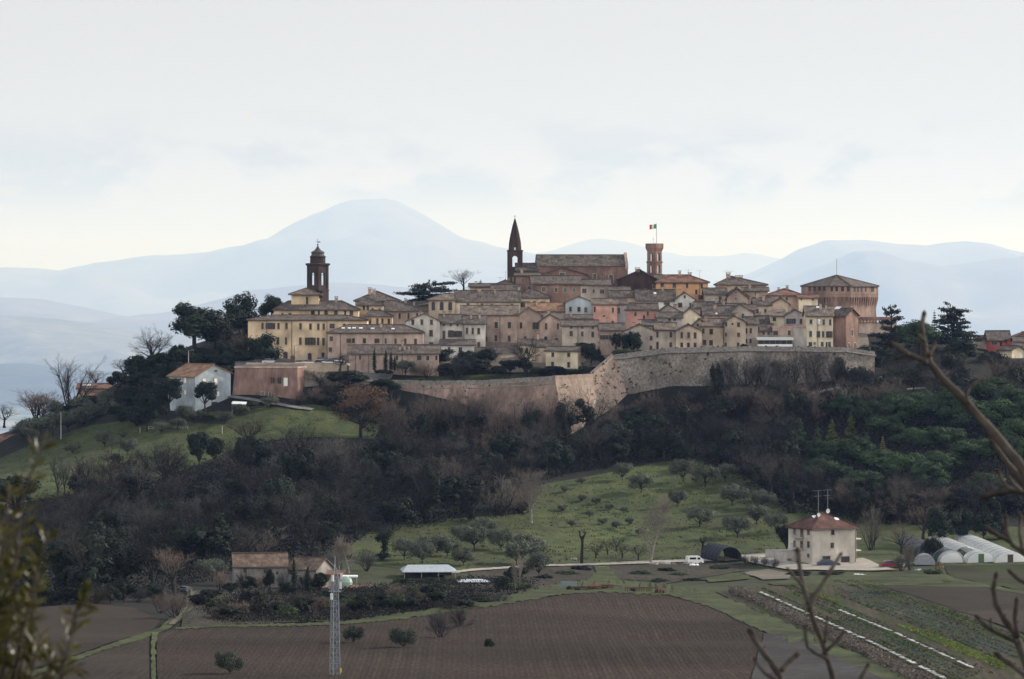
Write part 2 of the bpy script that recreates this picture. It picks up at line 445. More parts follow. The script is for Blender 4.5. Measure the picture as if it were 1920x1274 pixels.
ridge('hills', 'low hill of fields beyond the left meadow', [(-300, 600), (-100, 596), (0, 591), (60, 594), (110, 599), (170, 607), (240, 618), (330, 630), (460, 640)], 48000, 6000, -930, 61, m2, .2)
ridge('hills', 'low wooded rise at the foot of the left hills', [(-260, 690), (-60, 688), (0, 683), (50, 682), (110, 690), (200, 697), (300, 706)], 36000, 3000, -930, 71, mat('low woods', (.03, .038, .022), (.06, .065, .035), scale=.02, big=.4, bigscale=.004, rough=1), .3)


def build_haze():
 b = MB(); b.box(-36000, 36000, -400, 192000, -1100, 2720)
 m = bpy.data.materials.new('hazy air'); m.use_nodes = True; nt = m.node_tree
 nt.nodes.remove(nt.nodes['Principled BSDF'])
 v = nt.nodes.new('ShaderNodeVolumePrincipled')
 v.inputs['Color'].default_value = HAZE_COL
 v.inputs['Absorption Color'].default_value = (1, 1, 1, 1); v.inputs['Density'].default_value = HAZE_D
 v.inputs['Anisotropy'].default_value = HAZE_G
 nt.links.new(v.outputs[0], nt.nodes['Material Output'].inputs['Volume'])
 tag(b.build('haze', m), 'thin bluish winter haze over the whole landscape', None, None, 'stuff')


HAZE_COL = (.38, .55, 1.0, 1); HAZE_G = .2
build_haze()
# ------------------------------------------------------------------ building kit
VIEWS = {'P': (0, 0, 1.0), 'A': (300, 430, 3.443), 'B': (660, 430, 3.443), 'C': (1000, 430, 3.443), 'D': (1340, 480, 3.31),
   'E': (0, 580, 3.352), 'F': (0, 900, 2.743), 'G': (600, 850, 2.743), 'H': (1220, 850, 2.743), 'I': (1360, 900, 6.704), 'J': (1640, 960, 6.704)}


def vp(v, x, y):
 a = VIEWS[v]
 return a[0] + x / a[2], a[1] + y / a[2]


def wallmat(name, c1, c2, c3=None):
 return mat('wall ' + name, c1, c2, scale=.8, bump=.02, bscale=6, big=.34, bigscale=.22, c3=c3, rough=.95, stretch=(1, 1, .35), detail=8)


WALL = {
 'castle': wallmat('castle brick', (.205, .138, .112), (.30, .212, .176), (.38, .28, .235)),
 'yellow': wallmat('yellow', (.52, .385, .25), (.63, .49, .34)),
 'farmcream': wallmat('farm cream', (.46, .415, .355), (.55, .505, .445)),
 'cream': wallmat('cream', (.52, .44, .32), (.66, .58, .45)),
 'pinkbrick': wallmat('pink brick', (.31, .225, .185), (.45, .345, .285), (.55, .455, .39)),
 'brick': wallmat('red brick', (.16, .098, .078), (.25, .16, .132), (.33, .225, .19)),
 'darkbrick': wallmat('dark brick', (.04, .027, .024), (.066, .045, .038)),
 'buff': wallmat('buff', (.38, .30, .23), (.5, .40, .31), (.57, .48, .39)),
 'greybuff': wallmat('grey buff', (.33, .275, .235), (.45, .385, .33), (.53, .47, .42)),
 'grey': wallmat('grey plaster', (.36, .33, .30), (.50, .47, .43), (.56, .53, .5)),
 'white': wallmat('white plaster', (.55, .53, .5), (.70, .68, .64)),
 'blue': wallmat('pale blue plaster', (.34, .39, .43), (.42, .47, .50)),
 'pink': wallmat('pink plaster', (.52, .29, .23), (.62, .38, .31)),
 'rose': wallmat('rose plaster', (.42, .22, .18), (.52, .30, .25)),
 'orange': wallmat('orange plaster', (.47, .26, .13), (.56, .33, .18)),
 'lilac': wallmat('grey lilac plaster', (.30, .28, .29), (.40, .38, .39)),
 'red': wallmat('red plaster', (.46, .10, .085), (.55, .14, .115)),
 'stone': wallmat('rough stone', (.15, .14, .128), (.25, .235, .218), (.36, .34, .31)),
 'greystone': wallmat('grey stone wall', (.23, .20, .17), (.36, .31, .26), (.44, .39, .34)),
}


def roofmat(name, c1, c2, c3):
 return mat('tiles ' + name, c1, c2, scale=.8, c3=c3, uvs=True, stretch=(1.9, .8, 1), bump=.14, bscale=3.0, big=.45, bigscale=.45, rough=.95, detail=9)


ROOF = {
 'brown': roofmat('brown', (.072, .06, .052), (.165, .132, .112), (.26, .225, .195)),
 'dark': roofmat('dark', (.062, .052, .046), (.14, .112, .094), (.22, .185, .16)),
 'red': roofmat('red', (.13, .068, .05), (.23, .13, .095), (.31, .21, .16)),
 'warm': roofmat('warm', (.105, .082, .066), (.215, .168, .135), (.32, .265, .22)),
 'orange': roofmat('orange', (.21, .12, .075), (.32, .195, .125), (.33, .25, .18)),
 'farm': roofmat('farm red', (.082, .042, .034), (.135, .07, .055), (.18, .105, .085)),
 'mossy': roofmat('mossy', (.10, .07, .052), (.19, .135, .10), (.27, .22, .17)),
}
GLASS = mat('window glass', (.018, .02, .024), (.03, .034, .04), scale=1, rough=.12, big=0, spec=.5)
BRIGHT = mat('sunlit glass', (.85, .85, .82), (.9, .9, .88), scale=1, rough=.05, big=0, metallic=1.0)
SHUT = mat('brown shutter', (.055, .038, .03), (.085, .06, .045), scale=3, rough=.7, big=.1, objrand=.35)
SHUTG = mat('grey green shutter', (.08, .09, .08), (.12, .13, .115), scale=3, rough=.7, big=.1, objrand=.3)
DOORM = mat('old wooden door', (.06, .04, .03), (.10, .065, .045), scale=3, rough=.75, big=.1, objrand=.3)
SURR = mat('stone surround', (.30, .25, .20), (.42, .36, .30), scale=2, big=.15, rough=.9)
METAL = flat_mat('grey metal', (.25, .26, .27), .5, .6)
DARKM = flat_mat('dark iron', (.04, .04, .042), .6, .5)
WHITE = flat_mat('white paint', (.75, .75, .73), .5)
GUTTER = flat_mat('copper gutter', (.10, .085, .075), .6, .3)


class Plane:
 """vertical plane through O (x,y) along unit e; maps photo pixels to (u, z)"""
 def __init__(s, O, e): s.O, s.e = O, e

 def uz(s, px, py):
  a = (px - CX) / F
  # O + u e = t (a,1)
  ex, ey = s.e; ox, oy = s.O
  # ox + u ex = a (oy + u ey)
  u = (a * oy - ox) / (ex - a * ey)
  t = oy + u * ey
  return u, (HY - py) / F * t


def win_mesh(w, h, kind, sm=SHUT):
 """a window at local origin (lower left), in the plane y=0, outward -y"""
 b = MB()
 t = min(.14, w * .16); pr = .07
 arch = kind in 'aA'
 if kind == 'x':     # bare dark opening
  b.box(0, w, -.03, .05, 0, h, 1)
  return b
 if arch:
  n = 8; r = w / 2
  pts = [(0, 0), (w, 0)] + [(w / 2 + r * math.cos(k * math.pi / n), h - r + r * math.sin(k * math.pi / n)) for k in range(n + 1)]
  out = [(w / 2 + (x - w / 2) * (1 + 2 * t / w), z + (t if z > 0.01 else 0)) for x, z in pts]
  k = len(pts)
  for i in range(k):
   j = (i + 1) % k
   b.face([(out[i][0], -pr, out[i][1]), (out[j][0], -pr, out[j][1]), (pts[j][0], -pr, pts[j][1]), (pts[i][0], -pr, pts[i][1])], 0)
   b.face([(pts[i][0], -pr, pts[i][1]), (pts[j][0], -pr, pts[j][1]), (pts[j][0], -.02, pts[j][1]), (pts[i][0], -.02, pts[i][1])], 0)
   b.face([(out[j][0], -pr, out[j][1]), (out[i][0], -pr, out[i][1]), (out[i][0], .02, out[i][1]), (out[j][0], .02, out[j][1])], 0)
  b.face([(x, -.02, z) for x, z in pts], 1)
  return b
 for (x0, x1, z0, z1) in ((-t, 0, -t, h + t), (w, w + t, -t, h + t), (0, w, -t, 0), (0, w, h, h + t)):
  b.box(x0, x1, -pr, .02, z0, z1, 0)
 b.face([(0, -.02, 0), (w, -.02, 0), (w, -.02, h), (0, -.02, h)], 1)
 if kind in 'wo' and w > .5:
  b.box(w / 2 - .035, w / 2 + .035, -.035, -.021, 0, h, 2)
  b.box(0, w, -.034, -.0215, h * .62, h * .62 + .05, 2)
 return b


def put_windows(root, wins, v, plane, loc_fn, rz, zb, mats=None):
 for wn in wins:
  x0, y0, x1, y1 = wn[:4]; kind = wn[4] if len(wn) > 4 else 's'
  p0 = vp(v, x0, y1); p1 = vp(v, x1, y0)
  u0, z0 = plane.uz(*p0); u1, z1 = plane.uz(*p1)
  w, h = abs(u1 - u0), z1 - z0
  w *= .92; h *= .95
  u = min(u0, u1)
  pane = {'w': GLASS, 'o': GLASS, 'a': GLASS, 'A': SHUT, 's': SHUT, 'S': SHUTG, 'd': DOORM, 'x': DARKM, 'b': BRIGHT, 'W': WHITE, 'g': DARKM}[kind]
  fr = mats or SURR
  b = win_mesh(w, h, kind)
  nm = 'door' if kind in 'dgW' else 'window'
  o = b.build(nm, [fr, pane, SHUTG], root, loc_fn(u, z0 - zb), rz)
  if kind == 'o':
   for sx in (-w * .5 - .02, w + .02):
    s = MB(); s.box(0, w * .5, -.11, -.075, 0, h)
    for k in range(1, 4): s.box(.04, w * .5 - .04, -.122, -.1105, h * k / 4 - .05, h * k / 4 + .05)
    s.build('shutter', SHUT, o, (sx, 0, 0))
  if kind in 'swo' and h > .9:
   s = MB(); s.box(-.2, w + .2, -.2, -.071, -.13, -.05); s.build('sill', SURR, o)


def slab(b, poly, th=.2, mi=0, udir=None):
 """roof plane with thickness; uv in metres"""
 P = [Vector(p) for p in poly]
 n = (P[1] - P[0]).cross(P[-1] - P[0]).normalized()
 if n.z < 0: P.reverse(); n = -n
 ud = Vector((-n.y, n.x, 0))
 ud = ud.normalized() if ud.length > 1e-4 else Vector((1, 0, 0))
 vd = n.cross(ud)
 o = P[0]
 uv = [((p - o).dot(ud), (p - o).dot(vd)) for p in P]
 b.face(P, mi, uv)
 Q = [p - Vector((0, 0, th)) for p in P]
 b.face(list(reversed(Q)), mi, list(reversed(uv)))
 k = len(P)
 for i in range(k):
  j = (i + 1) % k
  b.face([P[j], P[i], Q[i], Q[j]], mi, [(0, 0), (.3, 0), (.3, .2), (0, .2)])


def ridge_caps(b, a, c, mi=0):
 a, c = Vector(a), Vector(c)
 L_ = (c - a).length
 if L_ < .5: return
 b.tube([a + Vector((0, 0, .02)), c + Vector((0, 0, .02))], .14, 6, mi)


def chimney(root, x, y, z0, z1, w=.7, m=None, style=0):
 b = MB(); m = m or WALL['pinkbrick']
 b.box(-w / 2, w / 2, -w / 2, w / 2, 0, z1 - z0 - .3)
 b.box(-w / 2 - .08, w / 2 + .08, -w / 2 - .08, w / 2 + .08, z1 - z0 - .297, z1 - z0 - .2)
 for sx in (-1, 1):
  for sy in (-1, 1): b.box(sx * w * .35 - .08, sx * w * .35 + .08, sy * w * .35 - .08, sy * w * .35 + .08, z1 - z0 - .199, z1 - z0)
 b.box(-w / 2 - .12, w / 2 + .12, -w / 2 - .12, w / 2 + .12, z1 - z0 + .003, z1 - z0 + .12, 1)
 return b.build('chimney', [m, ROOF['brown']], root, (x, y, z0))


def aerial(root, x, y, z, h=2.6):
 b = MB(); b.bar((0, 0, 0), (0, 0, h), .035, 5)
 b.bar((-.9, 0, h - .15), (.9, 0, h - .15), .03, 4)
 for k in range(7): b.bar((-.85 + k * .28, -.3, h - .15), (-.85 + k * .28, .3, h - .15), .02, 3)
 return b.build('aerial', METAL, root, (x, y, z))


HOUSES = []


def H(label, v, xa, xb, base, eave, ridge, Y, dY=0.0, roof='side', ax=None, depth=None, wall='buff', rf='brown', wins=(), rw=(), lw=(), chim=(), name='house', cat='house', group='houses of the hill town',
  ov=.45, hl=None, eaveb=None, sky=(), under=5.0, aer=None, trim=None, pipes=(), jit=True):
 wallm = WALL[wall]; roofm = ROOF[rf]
 pa, pb = vp(v, xa, base), vp(v, xb, base)
 A, B = W(pa[0], pa[1], Y), W(pb[0], pb[1], Y + dY)
 eu = Vector((B.x - A.x, B.y - A.y, 0)); w = eu.length; eu.normalize()
 en = Vector((-eu.y, eu.x, 0))
 rz = math.atan2(eu.y, eu.x)
 zb = (A.z + B.z) / 2
 fp = Plane((A.x, A.y), (eu.x, eu.y))
 _, pe = vp(v, 0, eave); _, pr = vp(v, 0, ridge)
 ym = (A.y + B.y) / 2
 ze = (HY - pe) / F * ym - zb
 if roof == 'gable':
  if ax is None: ax = (xa + xb) / 2
  u_ax, zr = fp.uz(*vp(v, ax, ridge)); zr -= zb
  depth = depth or 11.0
  if eaveb is not None: zeb = (HY - vp(v, 0, eaveb)[1]) / F * ym - zb
  else: zeb = ze
 else:
  rise = (pe - pr) / F * ym
  if depth is None: depth = 2 * min(8.0, max(2.6, rise / .36))
  zr = (HY - pr) / F * (ym + (depth / 2 if roof in ('side', 'hip', 'pyr') else depth)) - zb
  zr = max(zr, ze + .25)
  zeb = ze
 root = thing(name, label, cat, (A.x, A.y, zb), rz, group)
 HOUSES.append(root)
 b = MB(); zl = -under; d = depth
 if roof in ('side',):
  pent_l = [(0, 0, zl), (0, 0, ze), (0, d / 2, zr), (0, d, ze), (0, d, zl)]
  b.face([(0, 0, zl), (w, 0, zl), (w, 0, ze), (0, 0, ze)]); b.face([(w, d, zl), (0, d, zl), (0, d, ze), (w, d, ze)])
  b.face(pent_l); b.face([(w, y, z) for (_, y, z) in reversed(pent_l)])
 elif roof == 'gable':
  pent = [(0, 0, zl), (w, 0, zl), (w, 0, zeb), (u_ax, 0, zr), (0, 0, ze)]
  b.face(pent); b.face([(x, d, z) for (x, _, z) in reversed(pent)])
  b.face([(0, d, zl), (0, 0, zl), (0, 0, ze), (0, d, ze)]); b.face([(w, 0, zl), (w, d, zl), (w, d, zeb), (w, 0, zeb)])
 elif roof == 'shed':
  pl = [(0, 0, zl), (0, 0, ze), (0, d, zr), (0, d, zl)]
  b.face([(0, 0, zl), (w, 0, zl), (w, 0, ze), (0, 0, ze)]); b.face([(w, d, zl), (0, d, zl), (0, d, zr), (w, d, zr)])
  b.face(pl); b.face([(w, y, z) for (_, y, z) in reversed(pl)])
 else:
  b.box(0, w, 0, d, zl, ze)
 b.build('wall', wallm, root)
 # roof
 r = MB(); th = .2; o = ov
 lift = .2
 ridge_fn = None
 if roof == 'side':
  k = (zr - ze) / (d / 2)
  slab(r, [(-o, -o, ze - o * k + lift), (w + o, -o, ze - o * k + lift), (w + o, d / 2, zr + lift), (-o, d / 2, zr + lift)], th)
  slab(r, [(w + o, d + o, ze - o * k + lift), (-o, d + o, ze - o * k + lift), (-o, d / 2, zr + lift), (w + o, d / 2, zr + lift)], th)
  ridge_caps(r, (-o, d / 2, zr + lift), (w + o, d / 2, zr + lift))
  ridge_fn = lambda u, y: ze + (min(y, d - y)) * k + lift
 elif roof in ('hip', 'pyr'):
  hL = min(d / 2, w / 2) if hl is None else hl[0]
  hR = min(d / 2, w / 2) if hl is None else hl[1]
  if roof == 'pyr': hL = hR = w / 2
  k = (zr - ze) / (d / 2); e = ze - o * k + lift; t = zr + lift
  a1, a2 = (hL, d / 2, t), (w - hR, d / 2, t)
  c = [(-o, -o, e), (w + o, -o, e), (w + o, d + o, e), (-o, d + o, e)]
  same = (w - hR - hL) < .05
  if same: a2 = a1
  slab(r, [c[0], c[1], a2, a1] if not same else [c[0], c[1], a1], th); slab(r, [c[2], c[3], a1, a2] if not same else [c[2], c[3], a1], th)
  slab(r, [c[1], c[2], a2], th); slab(r, [c[3], c[0], a1], th)
  for q, a in ((c[0], a1), (c[3], a1), (c[1], a2), (c[2], a2)): ridge_caps(r, q, a)
  ridge_caps(r, a1, a2)
  ridge_fn = lambda u, y: ze + max(0, min(min(y, d - y) * k, u * (zr - ze) / max(hL, .01), (w - u) * (zr - ze) / max(hR, .01))) + lift
 elif roof == 'gable':
  kl = (zr - ze) / max(u_ax, .3); kr = (zr - zeb) / max(w - u_ax, .3)
  slab(r, [(-o, -o, ze - o * kl + lift), (u_ax, -o, zr + lift), (u_ax, d + o, zr + lift), (-o, d + o, ze - o * kl + lift)], th)
  slab(r, [(u_ax, -o, zr + lift), (w + o, -o, zeb - o * kr + lift), (w + o, d + o, zeb - o * kr + lift), (u_ax, d + o, zr + lift)], th)
  ridge_caps(r, (u_ax, -o, zr + lift), (u_ax, d + o, zr + lift))
  ridge_fn = lambda u, y: (zr - (u_ax - u) * kl if u < u_ax else zr - (u - u_ax) * kr) + lift
 elif roof == 'shed':
  k = (zr - ze) / d
  slab(r, [(-o, -o, ze - o * k + lift), (w + o, -o, ze - o * k + lift), (w + o, d + .1, zr + lift), (-o, d + .1, zr + lift)], th)
  ridge_fn = lambda u, y: ze + y * k + lift
 elif roof == 'flat':
  for (x0, x1, y0, y1) in ((0, w, 0, .3), (0, w, d - .3, d), (0, .3, .302, d - .302), (w - .3, w, .302, d - .302)): r.box(x0 - (.04 if x0 == 0 else -.003), x1 + (.04 if x1 == w else -.003), y0 - (.04 if y0 == 0 else -.001), y1, ze + .003, ze + .45)
  ridge_fn = lambda u, y: ze
 # uneven old roofs: jitter verts a touch
 if jit:
  rr = random.Random(len(HOUSES))
  r.v = [(x, y, z + rr.uniform(-.05, .05)) for (x, y, z) in r.v]
 rob = r.build('roof', roofm if roof != 'flat' else (trim or wallm), root)
 # gutter along the front eave
 if roof in ('side', 'hip', 'shed', 'pyr') and w > 3:
  g = MB(); k = (zr - ze) / (d / 2 if roof != 'shed' else d)
  ge = ze - o * k - .02
  g.tube([(-o, -o - .09, ge + .05), (w + o, -o - .09, ge + .03)], .09, 6)
  for px_ in pipes:
   u, _ = fp.uz(*vp(v, px_, eave)); g.tube([(u, -o - .09, ge), (u, -.1, ge - .5), (u, -.1, zl)], .07, 5)
  g.build('gutter', GUTTER, root)
 # windows
 put_windows(root, wins, v, fp, lambda u, h: (u, 0, h), 0.0, zb)
 if rw:
  op = (B.x, B.y); pl = Plane(op, (en.x, en.y))
  put_windows(root, rw, v, pl, lambda u, h: (w, u, h), math.pi / 2, zb)
 if lw:
  pl = Plane((A.x, A.y), (en.x, en.y))
  # left face: outward -u; local x axis of window runs from back to front
  for q in lw:
   p0 = vp(v, q[0], q[3]); p1 = vp(v, q[2], q[1])
   ua, z0 = pl.uz(*p0); ub, z1 = pl.uz(*p1)
   um = max(ua, ub)
   o2 = MB(); kind = q[4] if len(q) > 4 else 's'
   pane = {'w': GLASS, 's': SHUT, 'S': SHUTG, 'd': DOORM, 'x': DARKM, 'W': WHITE, 'o': GLASS, 'a': GLASS}[kind]
   win_mesh(abs(ub - ua) * .92, z1 - z0, kind).build('door' if kind in 'dW' else 'window', [SURR, pane, SHUTG], root, (0, um, z0 - zb), -math.pi / 2)
 for c in chim:
  cxp, ctop = c[0], c[1]; cy = c[2] if len(c) > 2 else d * .5; cw = c[3] if len(c) > 3 else .7
  p = vp(v, cxp, ctop)
  q = Plane((A.x + en.x * cy, A.y + en.y * cy), (eu.x, eu.y))
  u, zt = q.uz(*p); zt -= zb
  z0 = ridge_fn(min(max(u, .2), w - .2), cy) - .35
  if zt - z0 < .8: zt = z0 + .9
  chimney(rob, u, cy, z0, zt, cw)
 rq = random.Random(len(HOUSES) * 13 + 1)
 if group == 'houses of the hill town' and roof in ('side', 'hip', 'gable') and w > 4:
  for _ in range(rq.choice((0, 1, 1, 2)) if not chim else rq.choice((0, 0, 1))):
   u, y = rq.uniform(.15, .85) * w, rq.uniform(.3, .75) * d; z0 = ridge_fn(u, y) - .3
   chimney(rob, u, y, z0, z0 + rq.uniform(1.1, 1.7), rq.uniform(.45, .7))
  if rq.random() < .4: u, y = rq.uniform(.2, .8) * w, rq.uniform(.35, .7) * d; aerial(rob, u, y, ridge_fn(u, y) - .1, rq.uniform(1.6, 2.6))
 if aer:
  for a in aer: aerial(rob, a * w, d * .5, ridge_fn(a * w, d * .5) - .1, 2.4)
 for s in sky:      # skylights on the front slope: (x, y, width m, length m)
  for cy in np.linspace(.4, d / 2, 40):
   q = Plane((A.x + en.x * cy, A.y + en.y * cy), (eu.x, eu.y))
   u, zz = q.uz(*vp(v, s[0], s[1])); zz -= zb
   if zz <= ridge_fn(u, cy): break
  k = (zr - ze) / (d / 2) if roof in ('side', 'hip', 'pyr') else (zr - ze) / d
  sb = MB(); hw, hh = s[2] / 2, s[3] / 2
  P = [(-hw, -hh, -hh * k), (hw, -hh, -hh * k), (hw, hh, hh * k), (-hw, hh, hh * k)]
  vs = [(x, y, z + .03) for x, y, z in P] + [(x, y, z + .14) for x, y, z in P]
  sb.add(vs, [(4, 5, 6, 7), (0, 1, 5, 4), (1, 2, 6, 5), (2, 3, 7, 6), (3, 0, 4, 7)])
  sb.build('skylight', flat_mat('skylight glazing', (.75, .77, .8), .25), rob, (u, cy, ridge_fn(u, cy)))
 return root
# ------------------------------------------------------------------ the town, house by house
# left: the yellow palace and its neighbours (view A)
H('long three storey ochre palace with rows of dark shutters above the parked cars', 'A', 568, 1335, 870, 588, 560, 1031, roof='hip', depth=12, wall='yellow', rf='dark', name='palace', cat='palace', group=None,
 wins=[(655, 604, 670, 645), (697, 604, 730, 645, 'o'), (758, 604, 773, 645), (809, 604, 825, 645), (900, 606, 916, 648), (964, 608, 980, 648), (1015, 608, 1030, 650), (1050, 608, 1065, 650), (1095, 610, 1130, 640), (1182, 611, 1200, 640), (1225, 612, 1240, 640), (1275, 614, 1292, 642),
  (755, 696, 771, 745), (807, 696, 822, 745), (700, 696, 716, 742), (655, 696, 670, 742), (899, 698, 915, 746), (953, 698, 990, 748, 'o'), (1014, 699, 1029, 749), (1048, 700, 1064, 750),
  (752, 786, 770, 852, 'A'), (797, 788, 826, 856, 'A'), (955, 797, 980, 858, 'A'), (1043, 795, 1064, 838), (655, 790, 672, 850, 'A')],
 pipes=(690, 850, 1078), chim=[(1226, 600, 2.0, .9)])
H('upper ochre wing stepped back behind the palace roof with a row of small windows', 'A', 735, 1280, 600, 520, 468, 1044, roof='hip', depth=9, wall='yellow', rf='brown', group='wings of the ochre palace', hl=(3.5, 4.5),
 wins=[(785, 541, 797, 556, 'w'), (830, 540, 850, 556, 'w'), (975, 521, 1000, 553), (1020, 522, 1032, 553), (1062, 522, 1084, 556), (1125, 524, 1148, 557), (1190, 526, 1202, 557), (1225, 527, 1248, 558)], chim=[(1139, 437, 4.5, .8)])
H('square ochre roof turret with hipped tiles standing beside the dark bell tower', 'A', 848, 1025, 520, 417, 386, 1046.5, roof='pyr', depth=5.6, wall='yellow', rf='warm', name='roof_turret', cat='turret', group=None, ov=.75, wins=[(943, 435, 957, 485, 'd')])
H('low ochre wing between the palace and the brown house with four shutters', 'B', 95, 260, 625, 562, 528, 1047, roof='hip', depth=6.5, wall='yellow', rf='brown', group='wings of the ochre palace', hl=(.6, 3), wins=[(110, 575, 125, 615), (157, 575, 172, 615), (190, 575, 204, 616), (230, 577, 247, 616)])
H('upper ochre house with two tall and two small windows under the chimneyed roof', 'B', 40, 200, 550, 489, 448, 1054.5, roof='hip', depth=7, wall='yellow', rf='brown', wins=[(70, 490, 84, 523), (95, 490, 110, 523), (127, 510, 140, 527, 'w'), (172, 511, 185, 527, 'w')], hl=(1.5, 4))
H('hipped brown roof with paired round chimneys, highest of the left houses', 'B', 20, 300, 520, 463, 405, 1063, roof='hip', depth=12, wall='buff', rf='brown', hl=(5.5, 8), chim=[(115, 380, 4, .85), (142, 388, 4, .85)], wins=[(82, 468, 96, 480, 'w')])
H('plain brown stuccoed house with a wide roof sloping right beneath the cedar', 'B', 200, 475, 640, 527, 466, 1057, roof='hip', depth=11, wall='pinkbrick', rf='brown', hl=(.5, 8), wins=[(300, 540, 316, 580), (358, 540, 373, 580), (414, 541, 428, 560)])
H('long pinkish brick house with skylights in its tiled roof above a lower range', 'B', -157, 458, 775, 668, 622, 1020.5, roof='hip', depth=9.5, wall='pinkbrick', rf='brown', hl=(5, 5),
 wins=[(-145, 692, -120, 722), (-36, 705, -2, 735), (0, 703, 20, 735), (70, 703, 92, 737), (145, 705, 180, 735), (210, 703, 225, 740), (273, 704, 290, 741), (337, 704, 353, 741), (402, 706, 420, 745), (-150, 762, -128, 792)],
 sky=[(-57, 641, .8, .6), (-17, 641, .8, .6), (13, 640, .9, .6), (57, 641, .9, .6), (133, 643, .9, .6), (265, 645, .8, .6)], pipes=(-75, 200))
H('low brick range with a broad tiled roof and paired vent pots behind the cypresses', 'B', -20, 560, 905, 802, 752, 1012, roof='side', depth=7.8, wall='pinkbrick', rf='brown',
 wins=[(45, 813, 60, 843, 'w'), (282, 815, 299, 845, 'w'), (420, 815, 450, 845, 'x'), (480, 817, 500, 847, 'w'), (538, 817, 552, 845, 'w')], chim=[(310, 755, 1.6, .5), (340, 752, 1.8, .5), (366, 754, 2.0, .5)], pipes=(22, 108, 325))
# the grey house with the lean to and its yard
g9 = H('grey gabled house with a long side wing and cluttered balcony roofs', 'B', 350, 566, 770, 596, 546, 1030, roof='gable', ax=468, depth=9, wall='grey', rf='brown', wins=[(385, 582, 402, 617), (443, 582, 460, 617), (505, 583, 523, 617), (500, 650, 523, 692), (500, 730, 525, 762)])
H('grey side wing with narrow shutters and an external stair roof', 'B', 566, 722, 770, 606, 556, 1031.5, roof='side', depth=8.5, wall='grey', rf='brown', wins=[(587, 611, 600, 625, 'w'), (632, 611, 645, 626, 'w'), (675, 611, 688, 627, 'w'), (585, 654, 603, 712), (630, 652, 650, 698, 'o'), (672, 656, 700, 697, 'o')])
H('pale grey house end with three evenly spaced brown shutters', 'B', 726, 860, 785, 610, 562, 1030.6, roof='side', depth=9, wall='grey', rf='brown', wins=[(735, 635, 750, 676), (773, 636, 787, 677), (810, 637, 827, 678), (810, 728, 828, 765)])
H('lean-to tiled roof sagging over a pale porch below the grey wing', 'B', 575, 790, 830, 748, 715, 1025, roof='shed', depth=4.6, wall='white', rf='brown', name='lean_to', cat='lean-to', wins=[(620, 760, 634, 800, 'd'), (690, 762, 712, 795, 'w')])
H('small shed with a grey pitched roof beside the dark garden trees', 'B', 800, 960, 850, 800, 768, 1021, roof='side', depth=4.5, wall='greybuff', rf='dark', name='shed', cat='shed', wins=[(830, 810, 850, 840, 'd')])
# middle
H('house with three tall arched windows and a hipped roof near the cedar', 'B', 495, 668, 600, 458, 420, 1058, roof='hip', depth=10, wall='buff', rf='warm', hl=(4, .2), wins=[(513, 465, 538, 524, 'a'), (567, 466, 593, 524, 'a'), (622, 466, 648, 524, 'a')])
H('long cream house under a wide tiled roof right of the arched windows', 'B', 669, 1085, 590, 468, 402, 1058.6, roof='side', depth=11, wall='cream', rf='brown', wins=[(740, 478, 758, 508), (832, 480, 849, 506, 'w'), (895, 484, 909, 497, 'w'), (1026, 484, 1041, 500, 'w')], chim=[(822, 388, 5.5, .9)], pipes=(812,))
H('cream house end with one wide brown shutter below the brick convent', 'B', 1086, 1275, 560, 443, 392, 1062, roof='hip', depth=9, wall='cream', rf='dark', hl=(2, 4), wins=[(1105, 465, 1138, 502, 'o'), (1170, 465, 1196, 483, 'w'), (1218, 467, 1250, 478, 'w')], sky=[(1068, 407, .7, .7)], chim=[(1078, 372, 4.5, .6)])
H('brown barn roof rising below the cream cottages and the spire', 'B', 905, 1080, 470, 410, 362, 1070.5, roof='side', depth=8, wall='pinkbrick', rf='brown')
H('huddle of low brown roofs left of the spire foot', 'B', 760, 935, 440, 372, 356, 1079, roof='side', depth=7, wall='pinkbrick', rf='dark', chim=[(800, 350, 3, .6)])
H('brick gable with a small lean roof standing below the spire', 'B', 935, 1060, 430, 352, 330, 1083, roof='gable', ax=990, depth=6, wall='brick', rf='brown', wins=[(1040, 358, 1052, 372, 'w')])
H('large plain brown hall with tall shutters and a wide weathered roof', 'B', 705, 1068, 790, 553, 497, 1043, roof='side', depth=11, wall='pinkbrick', rf='warm', name='hall', cat='hall', group=None, wins=[(920, 598, 943, 640), (1005, 598, 1028, 640), (920, 683, 940, 722), (1005, 685, 1026, 726), (840, 600, 858, 640), (858, 690, 876, 728)], pipes=(955,))
H('brown gable end joined to the hall with two narrow shutters', 'B', 1069, 1222, 790, 562, 506, 1043.4, roof='gable', ax=1137, depth=10, wall='pinkbrick', rf='warm', eaveb=556, wins=[(1083, 600, 1100, 641), (1175, 600, 1195, 646, 'o'), (1110, 690, 1128, 722, 'A')])
H('pinkish gabled house behind the big bare tree with arched ground openings', 'B', 1214, 1355, 770, 594, 552, 1038, roof='gable', ax=1276, depth=9, wall='pinkbrick', rf='brown', wins=[(1245, 605, 1262, 648), (1322, 606, 1338, 648), (1240, 690, 1264, 722, 'a'), (1309, 700, 1335, 737, 'd'), (1170, 686, 1195, 715, 'a')][:4])
H('small pale cottage half hidden behind the big bare tree', 'B', 1085, 1225, 870, 745, 716, 1024, roof='side', depth=6, wall='cream', rf='warm', wins=[(1090, 765, 1104, 795), (1122, 768, 1137, 797), (1098, 830, 1112, 860)])
H('low warm tiled roof behind the cream garden house', 'B', 1180, 1320, 800, 756, 722, 1023, roof='side', depth=5, wall='buff', rf='warm')
